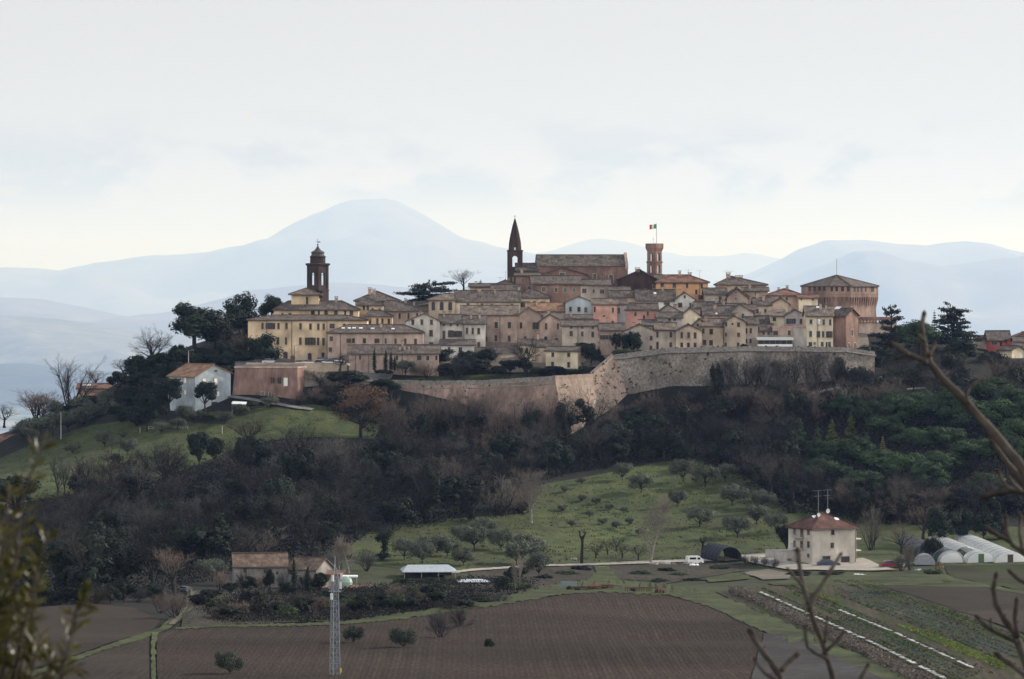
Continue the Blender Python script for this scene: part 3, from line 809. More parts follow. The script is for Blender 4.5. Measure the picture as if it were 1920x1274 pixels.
H('cream garden house standing alone on the terrace with a sunlit gable', 'C', 80, 293, 905, 786, 763, 1016, dY=-2.4, roof='side', depth=6.8, wall='cream', rf='brown', wins=[(118, 796, 135, 824), (220, 796, 238, 824), (116, 856, 134, 882), (220, 857, 238, 892)], rw=[(311, 796, 323, 820), (311, 861, 323, 886)], pipes=(290,))
H('sunny orange tiled roof on a low wall between the gable and white house', 'B', 1130, 1385, 610, 528, 480, 1053, roof='side', depth=8, wall='greybuff', rf='orange')
# convent, church side
H('long brick convent wing with grey green windows under the church', 'C', -5, 305, 520, 352, 306, 1073, dY=1.0, roof='side', depth=9, wall='brick', rf='brown', name='convent', cat='convent', group=None,
 wins=[(55, 372, 82, 405, 'S'), (137, 379, 158, 407, 'S'), (196, 379, 217, 408, 'S'), (255, 380, 273, 409, 'S')], under=6)
H('greybrown convent annex with three dark windows right of the brick wing', 'C', 306, 492, 500, 360, 330, 1074, roof='side', depth=8.5, wall='greybuff', rf='brown', wins=[(316, 383, 345, 412, 'w'), (383, 386, 396, 414, 'w'), (430, 388, 460, 416, 'w')])
H('tall narrow brick block with small windows beside the spire', 'B', 1056, 1210, 480, 300, 288, 1079, roof='side', depth=6, wall='brick', rf='brown', wins=[(1097, 318, 1111, 344, 'w'), (1133, 368, 1156, 392, 'S')])
H('low brown shed roofs stepped between annex and gabled barn', 'C', 492, 622, 470, 408, 378, 1069, roof='side', depth=7, wall='pinkbrick', rf='brown')
H('dark tiled roof over a brown wall below the big gable', 'C', 495, 690, 470, 438, 402, 1065, roof='side', depth=7, wall='pinkbrick', rf='dark')
H('large dark brick gable with a tall wall chimney right of the church', 'C', 552, 795, 430, 322, 266, 1082, roof='gable', ax=692, depth=10, wall='darkbrick', rf='brown', wins=[(772, 355, 785, 383, 'w')], chim=[(672, 251, .4, 1.2)])
H('brown roof slope running down right from the dark brick gable', 'C', 790, 850, 400, 330, 300, 1086, roof='side', depth=8, wall='darkbrick', rf='brown')
H('bright orange house with balconies under a hipped roof below the square belfry', 'C', 796, 1128, 470, 344, 300, 1074, roof='hip', depth=10, wall='orange', rf='red', hl=(3, 5), wins=[(822, 346, 843, 376), (900, 347, 922, 378), (986, 350, 1000, 379), (1045, 390, 1060, 421), (1080, 352, 1095, 383), (1078, 425, 1105, 455, 'o')], chim=[(1010, 281, 5, .9)], pipes=(1072,), aer=(.85,))
H('brown house with two arched windows below the orange house', 'C', 1112, 1245, 500, 418, 386, 1064, roof='side', depth=8, wall='pinkbrick', rf='brown', wins=[(1135, 432, 1156, 472, 'A'), (1201, 432, 1225, 472, 'A')])
H('plain brown gable with two tiny attic holes beside arched windows', 'C', 1246, 1386, 500, 432, 380, 1063, roof='gable', ax=1312, depth=9, wall='pinkbrick', rf='brown', wins=[(1303, 400, 1316, 413, 'x'), (1303, 448, 1316, 462, 'x')])
H('white gabled house with a long wall of tiles running left from it', 'C', 914, 1043, 530, 455, 412, 1061, roof='gable', ax=977, depth=9, wall='white', rf='brown', wins=[(972, 427, 984, 446, 'd'), (935, 475, 962, 504), (1008, 476, 1024, 506)])
H('white side wing under a wide dark roof with one low window', 'C', 668, 913, 530, 460, 396, 1062, roof='side', depth=10, wall='white', rf='dark', wins=[(845, 473, 882, 487, 'w')], sky=[(785, 416, .7, .7)], chim=[(724, 385, 6, .7)])
H('rose red plastered house with three small windows in the middle of town', 'C', 600, 800, 640, 519, 482, 1050, roof='side', depth=8, wall='rose', rf='dark', wins=[(652, 535, 667, 561), (733, 531, 748, 559), (708, 555, 722, 581)])
H('brown gabled house with one shutter right of the rose red house', 'C', 802, 962, 620, 540, 490, 1046, roof='gable', ax=868, depth=9, wall='greybuff', rf='brown', wins=[(833, 530, 856, 562, 'w')])
H('pale blue and white gabled house with laundry balcony', 'C', 208, 381, 590, 474, 436, 1052, roof='gable', ax=290, depth=9, wall='blue', rf='warm', wins=[(232, 500, 249, 534), (285, 502, 305, 532), (330, 505, 348, 535, 'w')], eaveb=470)
H('tall pale pink house with scattered small shutters near the town centre', 'C', 384, 541, 630, 486, 452, 1048, roof='side', depth=8, wall='pink', rf='warm', wins=[(390, 501, 403, 536), (507, 506, 521, 540), (448, 555, 466, 566, 'w'), (390, 589, 404, 612), (504, 591, 520, 611)])
H('narrow grey lilac house squeezed right of the pink house', 'C', 542, 601, 630, 486, 456, 1050, roof='side', depth=8, wall='lilac', rf='brown', wins=[(544, 506, 561, 546)])
H('brown terraced house with three evenly spaced shutters beside the garden trees', 'C', 186, 416, 760, 624, 592, 1026, roof='side', depth=8, wall='greybuff', rf='brown', wins=[(234, 656, 256, 691), (308, 660, 325, 693), (375, 661, 392, 697), (237, 629, 253, 642, 'w'), (309, 630, 324, 643, 'w'), (376, 630, 391, 644, 'w')], pipes=(288,))
H('small salmon house back wall under a low roof behind the terraces', 'C', 215, 378, 640, 578, 556, 1042, roof='side', depth=6, wall='pink', rf='brown', chim=[(172, 560, 2, .5)])
H('brown house with one very wide shutter above the dark evergreens', 'C', 432, 586, 770, 652, 612, 1022, roof='side', depth=8, wall='pinkbrick', rf='brown', wins=[(447, 683, 487, 713, 'o')])
H('broad brown gable with a pale plaque beside the evergreens', 'C', 585, 790, 800, 662, 616, 1017, roof='gable', ax=686, depth=10, wall='greybuff', rf='brown', wins=[(752, 688, 771, 718), (750, 752, 769, 781), (630, 690, 646, 715)], eaveb=658)
H('narrow brown house left of the six window gable', 'C', 790, 921, 790, 648, 610, 1017, roof='side', depth=8, wall='greybuff', rf='warm', wins=[(794, 660, 809, 699), (880, 662, 896, 700), (879, 730, 896, 761), (794, 725, 810, 776, 'd')])
H('buff gabled house with six small windows in two neat rows', 'C', 921, 1087, 782, 655, 618, 1015, roof='gable', ax=1004, depth=9, wall='buff', rf='brown', eaveb=660, wins=[(950, 663, 967, 704), (994, 664, 1012, 704), (1036, 665, 1054, 706), (950, 731, 967, 763), (993, 732, 1011, 763), (1036, 732, 1054, 764)])
H('buff house with a steep left roof slope and paired lower shutters', 'C', 1080, 1236, 780, 626, 582, 1018, roof='side', depth=9, wall='buff', rf='warm', wins=[(1137, 643, 1161, 680), (1095, 714, 1118, 749), (1136, 715, 1160, 750), (1090, 640, 1106, 672)], pipes=(1228,))
H('left gable shoulder with one tiny attic window above the rampart', 'C', 1008, 1084, 780, 640, 586, 1019.5, roof='gable', ax=1072, depth=8, wall='buff', rf='brown', wins=[(1054, 610, 1068, 627)], eaveb=590)
H('tall sandy gable with six windows and arched doors above the rampart', 'C', 1236, 1371, 780, 600, 560, 1016, roof='gable', ax=1292, depth=10, wall='buff', rf='brown', eaveb=602, wins=[(1237, 600, 1252, 627), (1316, 601, 1335, 631), (1280, 606, 1292, 618, 'w'), (1237, 666, 1252, 694), (1316, 667, 1335, 696), (1234, 728, 1250, 769, 'A'), (1314, 729, 1332, 769, 'A')])
H('cream blank gable wall catching the light in the middle of town', 'C', 958, 1098, 640, 560, 512, 1035, roof='gable', ax=1012, depth=8, wall='cream', rf='brown', eaveb=578)
H('low house with a dark wall and white framed windows under a loose roof', 'C', 800, 958, 630, 572, 540, 1033, roof='side', depth=6, wall='lilac', rf='brown', wins=[(870, 572, 890, 592, 'w'), (905, 570, 922, 592, 'w')])
H('wide low brown roof right of the terraced house', 'C', 690, 880, 660, 622, 590, 1030, roof='side', depth=8, wall='buff', rf='brown')
H('brown roof below the orange house and left of the twin holes gable', 'C', 1045, 1215, 540, 508, 474, 1054, roof='side', depth=8, wall='pinkbrick', rf='brown', wins=[(1090, 512, 1108, 530, 'w')])
H('large sloping roof of old tiles behind the tall sandy gable', 'C', 1100, 1300, 600, 556, 500, 1036, roof='side', depth=10, wall='buff', rf='brown', sky=[(1182, 548, .5, .5)])
H('brown gable rising behind the sandy gable', 'C', 1270, 1420, 600, 540, 486, 1037, roof='gable', ax=1330, depth=9, wall='greybuff', rf='brown', wins=[(1345, 545, 1362, 575, 'w')])
# right (view D)
H('broad brown palace with three chimneys on a hipped roof behind the church square', 'D', 18, 322, 280, 180, 132, 1080, roof='hip', depth=12, wall='buff', rf='brown', hl=(4, 9), chim=[(83, 107, 5, 1.0), (138, 124, 5, .8), (163, 123, 5, .9)], wins=[(172, 186, 192, 196, 'W'), (240, 190, 255, 205, 'w')], aer=(.2,))
H('lower wing with string course in front of the three chimney palace', 'D', 180, 330, 290, 218, 200, 1074, roof='side', depth=5, wall='buff', rf='brown', wins=[(250, 228, 262, 246, 'w')])
H('dark roofed house below the three chimney palace', 'D', -60, 70, 320, 238, 205, 1060, roof='side', depth=8, wall='greybuff', rf='dark', wins=[(25, 250, 45, 285)])
H('gabled brown house with a pale attic vent left of the red tiled roofs', 'D', 75, 205, 320, 262, 206, 1058, roof='gable', ax=130, depth=8, wall='pinkbrick', rf='brown', wins=[(123, 222, 140, 232, 'w'), (125, 258, 140, 272, 'w')])
H('wide house under reddish tiles left of the fortress', 'D', 336, 545, 330, 246, 210, 1068, roof='hip', depth=10, wall='pinkbrick', rf='red', hl=(4, 4), wins=[(440, 256, 455, 276, 'w')], chim=[(397, 199, 5, .5)])
H('low pale annex with a red tiled roof before the fortress wall', 'D', 522, 640, 330, 262, 246, 1064, roof='side', depth=5, wall='cream', rf='red', wins=[(533, 262, 543, 275, 'w'), (604, 264, 616, 277, 'w')])
H('brown gable wall standing out left of the pale annex', 'D', 348, 462, 350, 302, 264, 1050, roof='gable', ax=412, depth=8, wall='buff', rf='brown', eaveb=300)
H('small house with two windows under a slanting brown roof', 'D', 246, 348, 380, 306, 264, 1049, roof='side', depth=8, wall='greybuff', rf='brown', wins=[(258, 328, 273, 356), (308, 329, 323, 352)])
H('low brown house with a single window beside stepped roofs', 'D', 166, 250, 400, 338, 308, 1043, roof='side', depth=7, wall='greybuff', rf='brown', wins=[(196, 344, 211, 366)])
H('wide old tile roof stepping down toward the rampart houses', 'D', 20, 190, 400, 346, 300, 1044, roof='side', depth=9, wall='buff', rf='brown')
H('narrow brown house with four shutters right of the sandy gable', 'D', 190, 268, 590, 424, 384, 1019, roof='side', depth=8, wall='greybuff', rf='dark', wins=[(191, 448, 204, 481), (217, 448, 232, 481), (189, 514, 204, 542), (216, 514, 231, 542)])
H('dark low house between the sandy gable and the veranda', 'D', 263, 362, 590, 466, 428, 1022, roof='side', depth=8, wall='greybuff', rf='dark', wins=[(266, 436, 280, 462, 'w'), (297, 470, 311, 491, 'w'), (328, 470, 342, 491, 'w')])
H('grey roofed house above the veranda with a recessed loggia', 'D', 190, 352, 460, 418, 378, 1034, roof='side', depth=8, wall='greybuff', rf='dark')
H('blue grey gable with two dark shutters above the terrace parapet', 'D', 434, 571, 470, 374, 338, 1030, roof='gable', ax=500, depth=8, wall='lilac', rf='brown', eaveb=372, wins=[(460, 388, 491, 422, 'o'), (527, 389, 545, 423)])
H('cream loggia house left of the blue grey gable', 'D', 350, 436, 460, 374, 338, 1031, roof='shed', depth=6, wall='cream', rf='warm', wins=[(360, 381, 383, 406, 'x')])
H('brown terrace house with a reddish parapet above the white veranda', 'D', 360, 490, 590, 448, 430, 1021, roof='flat', depth=8, wall='pinkbrick', wins=[(363, 465, 395, 492, 'w'), (455, 463, 472, 492, 'w')], trim=WALL['rose'])
H('plain grey wall house between the terrace and the pale three storey house', 'D', 490, 572, 590, 450, 428, 1020, roof='flat', depth=9, wall='grey', trim=WALL['pinkbrick'])
H('pale three storey house with one window flashing in the sun', 'D', 571, 735, 590, 373, 318, 1017, roof='side', depth=10, wall='cream', rf='warm',
 wins=[(590, 395, 606, 421, 'w'), (636, 392, 658, 430, 'b'), (670, 394, 684, 428, 'w'), (711, 394, 724, 430, 'w'), (588, 466, 604, 502, 'w'), (634, 467, 655, 506, 'w'), (667, 467, 681, 506, 'w'), (702, 467, 723, 508, 'o'), (585, 535, 605, 562, 'd'), (614, 536, 628, 551, 'b'), (660, 534, 676, 562, 'w'), (690, 534, 700, 562, 'w'), (705, 534, 721, 562, 'w')], sky=[(645, 322, 1.2, .8)], pipes=(640,))
H('dark brick house with a tall sunlit gable at the rampart end', 'D', 735, 814, 590, 370, 330, 1018, dY=-2.0, roof='side', depth=6.2, wall='brick', rf='dark', rw=[(846, 455, 861, 497, 'd'), (825, 538, 841, 574, 'A'), (861, 538, 882, 574, 'A')], sky=[(764, 324, 1.4, 1.0)])
# outlying houses on the left
H('pale blue grey house with an orange tiled roof on the slope left of town', 'A', 226, 456, 1150, 950, 878, 988, dY=6.5, roof='gable', ax=345, depth=11.5, wall='blue', rf='orange', group=None, eaveb=930,
 wins=[(350, 960, 373, 1000, 'W'), (275, 962, 300, 985, 'W'), (366, 1048, 384, 1078, 'W'), (240, 1050, 258, 1078, 'W'), (352, 910, 370, 920, 'w'), (332, 1112, 372, 1150, 'x')], lw=[(157, 958, 171, 994, 'W'), (157, 1038, 172, 1068, 'W')])
H('yellow cottage with a lower tiled annex at the left foot of the town', 'E', 487, 690, 580, 500, 472, 1060, roof='side', depth=7, wall='yellow', rf='red', group=None, wins=[(497, 508, 509, 535), (531, 510, 544, 537)], sky=[(545, 478, 2.2, 1.2)])
H('low tiled porch annex beside the yellow cottage', 'E', 565, 725, 590, 556, 522, 1055.5, roof='shed', depth=4, wall='pinkbrick', rf='red', group=None, name='annex', cat='annex', wins=[(600, 560, 640, 582, 'g')])
H('long low house with a dull red roof behind the left meadow', 'E', -120, 122, 880, 836, 795, 1030, roof='side', depth=8, wall='greybuff', rf='red', group=None, wins=[(-3, 843, 14, 866, 'w'), (95, 840, 112, 858, 'w')], name='house')
# far right
H('red plastered house with a long tiled roof among the trees on the right', 'D', 1700, 1835, 600, 524, 470, 1058, roof='side', depth=9, wall='red', rf='brown', group='houses at the right edge', wins=[(1718, 530, 1757, 552, 'w'), (1770, 533, 1785, 560), (1760, 585, 1790, 605, 'w')])
H('red gabled house cut by the right edge of the view', 'D', 1824, 1990, 600, 520, 478, 1054, roof='gable', ax=1935, depth=9, wall='red', rf='brown', group='houses at the right edge')
H('grey house with two tall windows in front of the red gable', 'D', 1862, 1990, 640, 534, 506, 1048, roof='side', depth=6, wall='lilac', rf='brown', group='houses at the right edge', wins=[(1888, 556, 1900, 588, 'w'), (1904, 556, 1914, 588, 'w')])
H('low shed with a cream end wall before the red houses', 'D', 1760, 1845, 640, 585, 562, 1046, dY=-3.0, roof='side', depth=5, wall='cream', rf='brown', group='houses at the right edge', name='shed', cat='shed')
H('pale roofed cottage peeping over the trees left of the red houses', 'D', 1630, 1702, 560, 512, 500, 1062, roof='side', depth=6, wall='greybuff', rf='dark', group='houses at the right edge')


# ------------------------------------------------------------------ landmark towers
def pxz(v, y, Y): return (HY - vp(v, 0, y)[1]) / F * Y
def pxx(v, x, Y): return (vp(v, x, 0)[0] - CX) / F * Y


def arch_prism(b, c, yaw, w, z0, z1, th, mi=0):
 """dark arched recess panel laid on a wall; c centre on plane, yaw facing"""
 n = 8; r = w / 2
 pts = [(-r, z0), (r, z0)] + [(r * math.cos(k * math.pi / n), z1 - r + r * math.sin(k * math.pi / n)) for k in range(n + 1)]
 ca, sa = math.cos(yaw), math.sin(yaw)
 b.face([(c[0] + x * ca + th * sa, c[1] + x * sa - th * ca, z) for x, z in pts], mi)


def pierced_wall(b, w, z0, z1, t, openings, mi=0, arch=True):
 """wall from x=-w/2..w/2, z0..z1, y=-t/2..t/2 pierced by openings (x0,x1,za,zb) with round heads; built from vertical strips"""
 def strip(x0, x1, a, c):
  if x1 - x0 > 1e-4 and c - a > 1e-4: b.box(x0, x1, -t / 2, t / 2, a, c, mi)
 x = -w / 2
 for (x0, x1, za, zb) in sorted(openings):
  strip(x, x0, z0, z1); strip(x0, x1, z0, za)
  n = 8 if arch else 1
  r = (x1 - x0) / 2; m = (x0 + x1) / 2
  for k in range(n):
   xa, xb = x0 + (x1 - x0) * k / n, x0 + (x1 - x0) * (k + 1) / n
   if arch:
    hm = (xa + xb) / 2 - m
    top = zb - r + math.sqrt(max(0, r * r - hm * hm))
   else: top = zb
   strip(xa, xb, top, z1)
  x = x1
 strip(x, w / 2, z0, z1)


def rot_into(b, n0, yaw, off):
 ca, sa = math.cos(yaw), math.sin(yaw)
 for i in range(n0, len(b.v)):
  x, y, z = b.v[i]
  x, y = x + off[0], y + off[1]
  b.v[i] = (x * ca - y * sa, x * sa + y * ca, z)


def four_sided(w, z0, z1, t, ops, yaw, chamf=0, arch=True, w2=None):
 b = MB()
 for k in range(4):
  ww = w
  n0 = len(b.v)
  pierced_wall(b, ww - (2 * t if k % 2 else 0) - (.004 if k % 2 else 0), z0, z1, t, ops, arch=arch)
  rot_into(b, n0, yaw + k * math.pi / 2, (0, -w / 2 + t / 2))
 return b


# bell tower beside the palace
def bell_tower():
 Y = 1056; x = pxx('A', 1015, Y)
 zt = lambda y: pxz('A', y, Y)
 z0 = zt(470) - 8
 root = thing('bell_tower', 'dark baroque bell tower with open arches and bulbous cupola over the ochre palace', 'bell tower', (x, Y + 3, z0))
 Z = lambda y: zt(y) - z0
 yaw = R(-40)
 m = WALL['darkbrick']; wS = 3.75
 b = MB(); ca = yaw + math.pi / 4
 b.lathe([(wS * .76, 0), (wS * .76, Z(400)), (wS * .735, Z(388))], 4, rot=ca)
 b.lathe([(wS * .80, Z(398)), (wS * .80, Z(390))], 4, rot=ca)
 b.build('base', m, root)
 s = four_sided(wS, Z(388), Z(238), .45, [(-.6, .6, Z(362), Z(278))], yaw)
 for k in range(4):
  n0 = len(s.v)
  s.box(-wS / 2 - .08, -wS / 2 + .45, -.1, .3, Z(387), Z(239)); s.box(wS / 2 - .45, wS / 2 + .08, -.099, .299, Z(387), Z(239))
  rot_into(s, n0, yaw + k * math.pi / 2, (0, -wS / 2 - .05))
 bel = s.build('belfry', m, root)
 bb = MB(); bb.lathe([(.05, 1.9), (.3, 1.8), (.3, 1.3), (.42, .9), (.46, .8)], 14); bb.bar((-1.5, 0, 2.0), (1.5, 0, 2.0), .1)
 bb.build('bell', flat_mat('bronze', (.10, .085, .05), .4, .8), bel, (0, 0, Z(345)))
 c = MB()
 c.lathe([(wS * .74, Z(240)), (wS * .80, Z(234)), (wS * .86, Z(227)), (wS * .86, Z(222)), (wS * .70, Z(219))], 4, rot=ca)
 c.build('cornice', m, root)
 d = MB()
 d.lathe([(2.0, Z(219)), (1.95, Z(185)), (2.08, Z(183)), (2.08, Z(176)), (1.8, Z(172))], 16)
 dr = d.build('drum', m, root)
 o = MB()
 for k in range(8):
  a = k * math.pi / 4 + .2
  q = [(math.cos(t) * .3, math.sin(t) * .3) for t in np.linspace(0, 2 * math.pi, 11)[:-1]]
  o.face([(math.cos(a) * 1.99 - math.sin(a) * u, math.sin(a) * 1.99 + math.cos(a) * u, Z(202) + w_) for u, w_ in q])
 o.build('oculus', DARKM, dr)
 cu = MB()
 cu.lathe([(1.82, Z(172)), (1.66, Z(165)), (1.58, Z(158)), (1.70, Z(156)), (1.76, Z(150)), (1.62, Z(145)), (1.12, Z(140)), (.82, Z(134)), (.56, Z(126)), (.36, Z(118)), (.2, Z(110)), (.1, Z(106))], 16)
 cp_ = cu.build('cupola', mat('lead sheet', (.05, .046, .044), (.08, .075, .07), scale=1.2, rough=.7), root)
 f = MB(); f.lathe([(.02, Z(107)), (.2, Z(103)), (.24, Z(100)), (.2, Z(97)), (.03, Z(94))], 10); f.bar((0, 0, Z(95)), (0, 0, Z(58)), .05)
 f.bar((-.5, 0, Z(78)), (.5, 0, Z(78)), .05); f.box(-.1, .7, -.02, .02, Z(86), Z(81))
 f.build('cross', DARKM, cp_)


bell_tower()


# church nave, chapels and spire
def church():
 Y = 1092
 x0, x1 = pxx('C', 24, Y), pxx('C', 611, Y)
 zt = lambda y: pxz('C', y, Y)
 z0 = zt(335) - 6
 root = thing('church', 'great brick church with a long tiled nave roof crowning the town', 'church', (x0, Y, z0), R(2.0))
 w = x1 - x0; d = 13; Z = lambda y: zt(y) - z0
 ze, zr = Z(240), pxz('C', 172, Y + d / 2) - z0
 b = MB(); pent = [(0, 0, 0), (0, 0, ze), (0, d / 2, zr), (0, d, ze), (0, d, 0)]
 b.face([(0, 0, 0), (w, 0, 0), (w, 0, ze), (0, 0, ze)]); b.face([(w, d, 0), (0, d, 0), (0, d, ze), (w, d, ze)])
 b.face(pent); b.face([(w, y, z) for _, y, z in reversed(pent)])
 b.box(0, w, -.12, .0, ze - .7, ze - .35)
 b.build('wall', WALL['brick'], root)
 r = MB(); k = (zr - ze) / (d / 2); o = .35
 slab(r, [(-.1, -o, ze - o * k + .25), (w - .7, -o, ze - o * k + .25), (w - .7, d / 2, zr + .25), (-.1, d / 2, zr + .25)], .25)
 slab(r, [(w - .7, d + o, ze - o * k + .25), (-.1, d + o, ze - o * k + .25), (-.1, d / 2, zr + .25), (w - .7, d / 2, zr + .25)], .25)
 ridge_caps(r, (0, d / 2, zr + .25), (w - .7, d / 2, zr + .25)); r.build('roof', ROOF['dark'], root)
 # gable parapet at the right end
 g = MB(); P = [(0, -.3, ze - .8), (0, -.3, ze + .5), (0, d / 2, zr + .9), (0, d + .3, ze + .5), (0, d + .3, ze - .8)]
 g.face([(w - .65, y, z) for _, y, z in P]); g.face([(w + .1, y, z) for _, y, z in reversed(P)])
 for i in range(5):
  a, c = P[i], P[(i + 1) % 5]
  g.face([(w - .65, c[1], c[2]), (w - .65, a[1], a[2]), (w + .1, a[1], a[2]), (w + .1, c[1], c[2])])
 g.build('gable', WALL['pinkbrick'], root)
 fp = Plane((x0, Y), (math.cos(R(2)), math.sin(R(2))))
 put_windows(root, [(382, 284, 410, 332, 'a'), (488, 290, 517, 352, 'a'), (440, 305, 452, 330, 'a')], 'C', fp, lambda u, h: (u, -.01, h), 0, z0, SURR)
 for px_ in (315, 545):
  u, _ = fp.uz(*vp('C', px_, 300)); s = MB(); s.box(-.35, .35, -.35, -.002, 0, ze - .8); s.build('buttress', WALL['brick'], root, (u, 0, 0))


church()
H('brick chapel gable with a single window against the church nave', 'C', 28, 352, 340, 303, 250, 1085, roof='gable', ax=190, depth=6.5, wall='brick', rf='brown', name='chapel', cat='chapel', group=None, wins=[(170, 281, 206, 307, 'w')], eaveb=300)
H('lower aisle with a lean roof between the spire and the nave', 'B', 1062, 1192, 330, 266, 222, 1091, roof='shed', depth=6, wall='brick', rf='dark', name='church_aisle', cat='aisle', group=None)


def spire():
 Y = 1093; xc = pxx('P', 965.5, Y)
 zt = lambda y: (HY - y) / F * Y
 z0 = zt(530) - 8
 root = thing('spire_tower', 'slender dark brick campanile with an open arch and tall pointed spire', 'bell tower', (xc, Y + 2, z0))
 Z = lambda y: zt(y) - z0
 w = 27.5 / F * Y; m = WALL['darkbrick']; yaw = R(3)
 b = MB(); b.box(-w / 2, w / 2, -w / 2, w / 2, 0, Z(501)); 
 rot_into(b, 0, yaw, (0, 0)); b.build('shaft', m, root)
 s = four_sided(w, Z(501), Z(472), .55, [(-.78, .78, Z(500.5), Z(480))], yaw); s.build('belfry', m, root)
 c = MB(); c.lathe([(w * .74, Z(472)), (w * .76, Z(471)), (w * .76, Z(470)), (w * .7, Z(469))], 4, rot=yaw + math.pi / 4); c.build('cornice', m, root)
 sp = MB(); R8 = w * .475
 sp.lathe([(R8, Z(469)), (R8 * .93, Z(455)), (R8 * .70, Z(440)), (R8 * .42, Z(425)), (R8 * .10, Z(411)), (.05, Z(409))], 8, rot=R(22.5))
 so = sp.build('spire', m, root)
 f = MB(); f.bar((0, 0, Z(410)), (0, 0, Z(403.5)), .06); f.bar((-.4, 0, Z(405.5)), (.4, 0, Z(405.5)), .05); f.build('cross', DARKM, so)
 wn = MB(); wn.box(-.25, .25, -R8 - .02, -R8 + .4, Z(469), Z(464.5)); wn.box(-.36, .36, -R8 + .0, -R8 + .35, Z(469), Z(463.7), 1)
 wn.build('dormer', [flat_mat('pale vent', (.5, .5, .5)), m], so)


spire()


def civic_tower():
 Y = 1093; xc = pxx('C', 784, Y)
 zt = lambda y: pxz('C', y, Y); z0 = zt(310) - 8
 root = thing('civic_tower', 'brick civic tower with two tiers of tall openings, crown and flagpole', 'tower', (xc, Y + 2.5, z0))
 Z = lambda y: zt(y) - z0
 m = WALL['brick']; yaw = R(-38); w = 2.9
 c45 = yaw + math.pi / 4
 b = MB(); b.lathe([(w * .74, 0), (w * .74, Z(288))], 4, rot=c45); b.build('shaft', m, root)
 ops = lambda a, c: [(-.55, .55, Z(a), Z(c))]
 four_sided(w, Z(288), Z(219), .5, ops(282, 229), yaw).build('lower_belfry', m, root)
 c = MB(); c.lathe([(w * .73, Z(219)), (w * .78, Z(214)), (w * .78, Z(210)), (w * .71, Z(207))], 4, rot=c45); c.build('cornice', m, root)
 four_sided(w * .97, Z(207), Z(143), .5, ops(205, 152), yaw).build('upper_belfry', m, root)
 k = MB(); k.lathe([(w * .69, Z(143)), (w * .74, Z(136)), (w * .84, Z(122)), (w * .84, Z(92)), (w * .74, Z(92)), (w * .74, Z(100))], 4, rot=c45)
 k.build('crown', m, root)
 p = MB(); zt2 = (HY - 419) / F * Y - z0; xo = pxx('P', 1231.5, Y) - xc
 p.bar((xo, 0, Z(100)), (xo, 0, zt2), .07, 6); fp_ = p.build('flagpole', METAL, root)
 a2 = MB(); xo2 = pxx('C', 776, Y) - xc; a2.bar((xo2, 0, Z(100)), (xo2, 0, Z(52)), .05); a2.bar((xo2 - .3, 0, Z(62)), (xo2 + .3, 0, Z(62)), .03); a2.build('aerial', METAL, root)
 fl = MB(); n = 9; fw = (1231.5 - 1219) / F * Y; z_t = (HY - 420.5) / F * Y - z0; z_b = (HY - 429) / F * Y - z0
 cols = []
 for i in range(n):
  for j in range(4): pass
 def fpnt(u, v_):
  return (xo - .07 - u * fw, .28 * math.sin(u * 7) * u, z_t + (z_b - z_t) * v_ - u * u * .25 + .06 * math.sin(u * 9))
 for i in range(n):
  for j in range(3):
   u0, u1 = i / n, (i + 1) / n
   mi = 0 if u0 < .33 else (1 if u0 < .66 else 2)
   fl.face([fpnt(u0, j / 3), fpnt(u1, j / 3), fpnt(u1, (j + 1) / 3), fpnt(u0, (j + 1) / 3)], mi)
 fl.build('flag', [flat_mat('flag green', (.02, .25, .07)), flat_mat('flag white', (.7, .7, .68)), flat_mat('flag red', (.5, .04, .04))], root)


civic_tower()


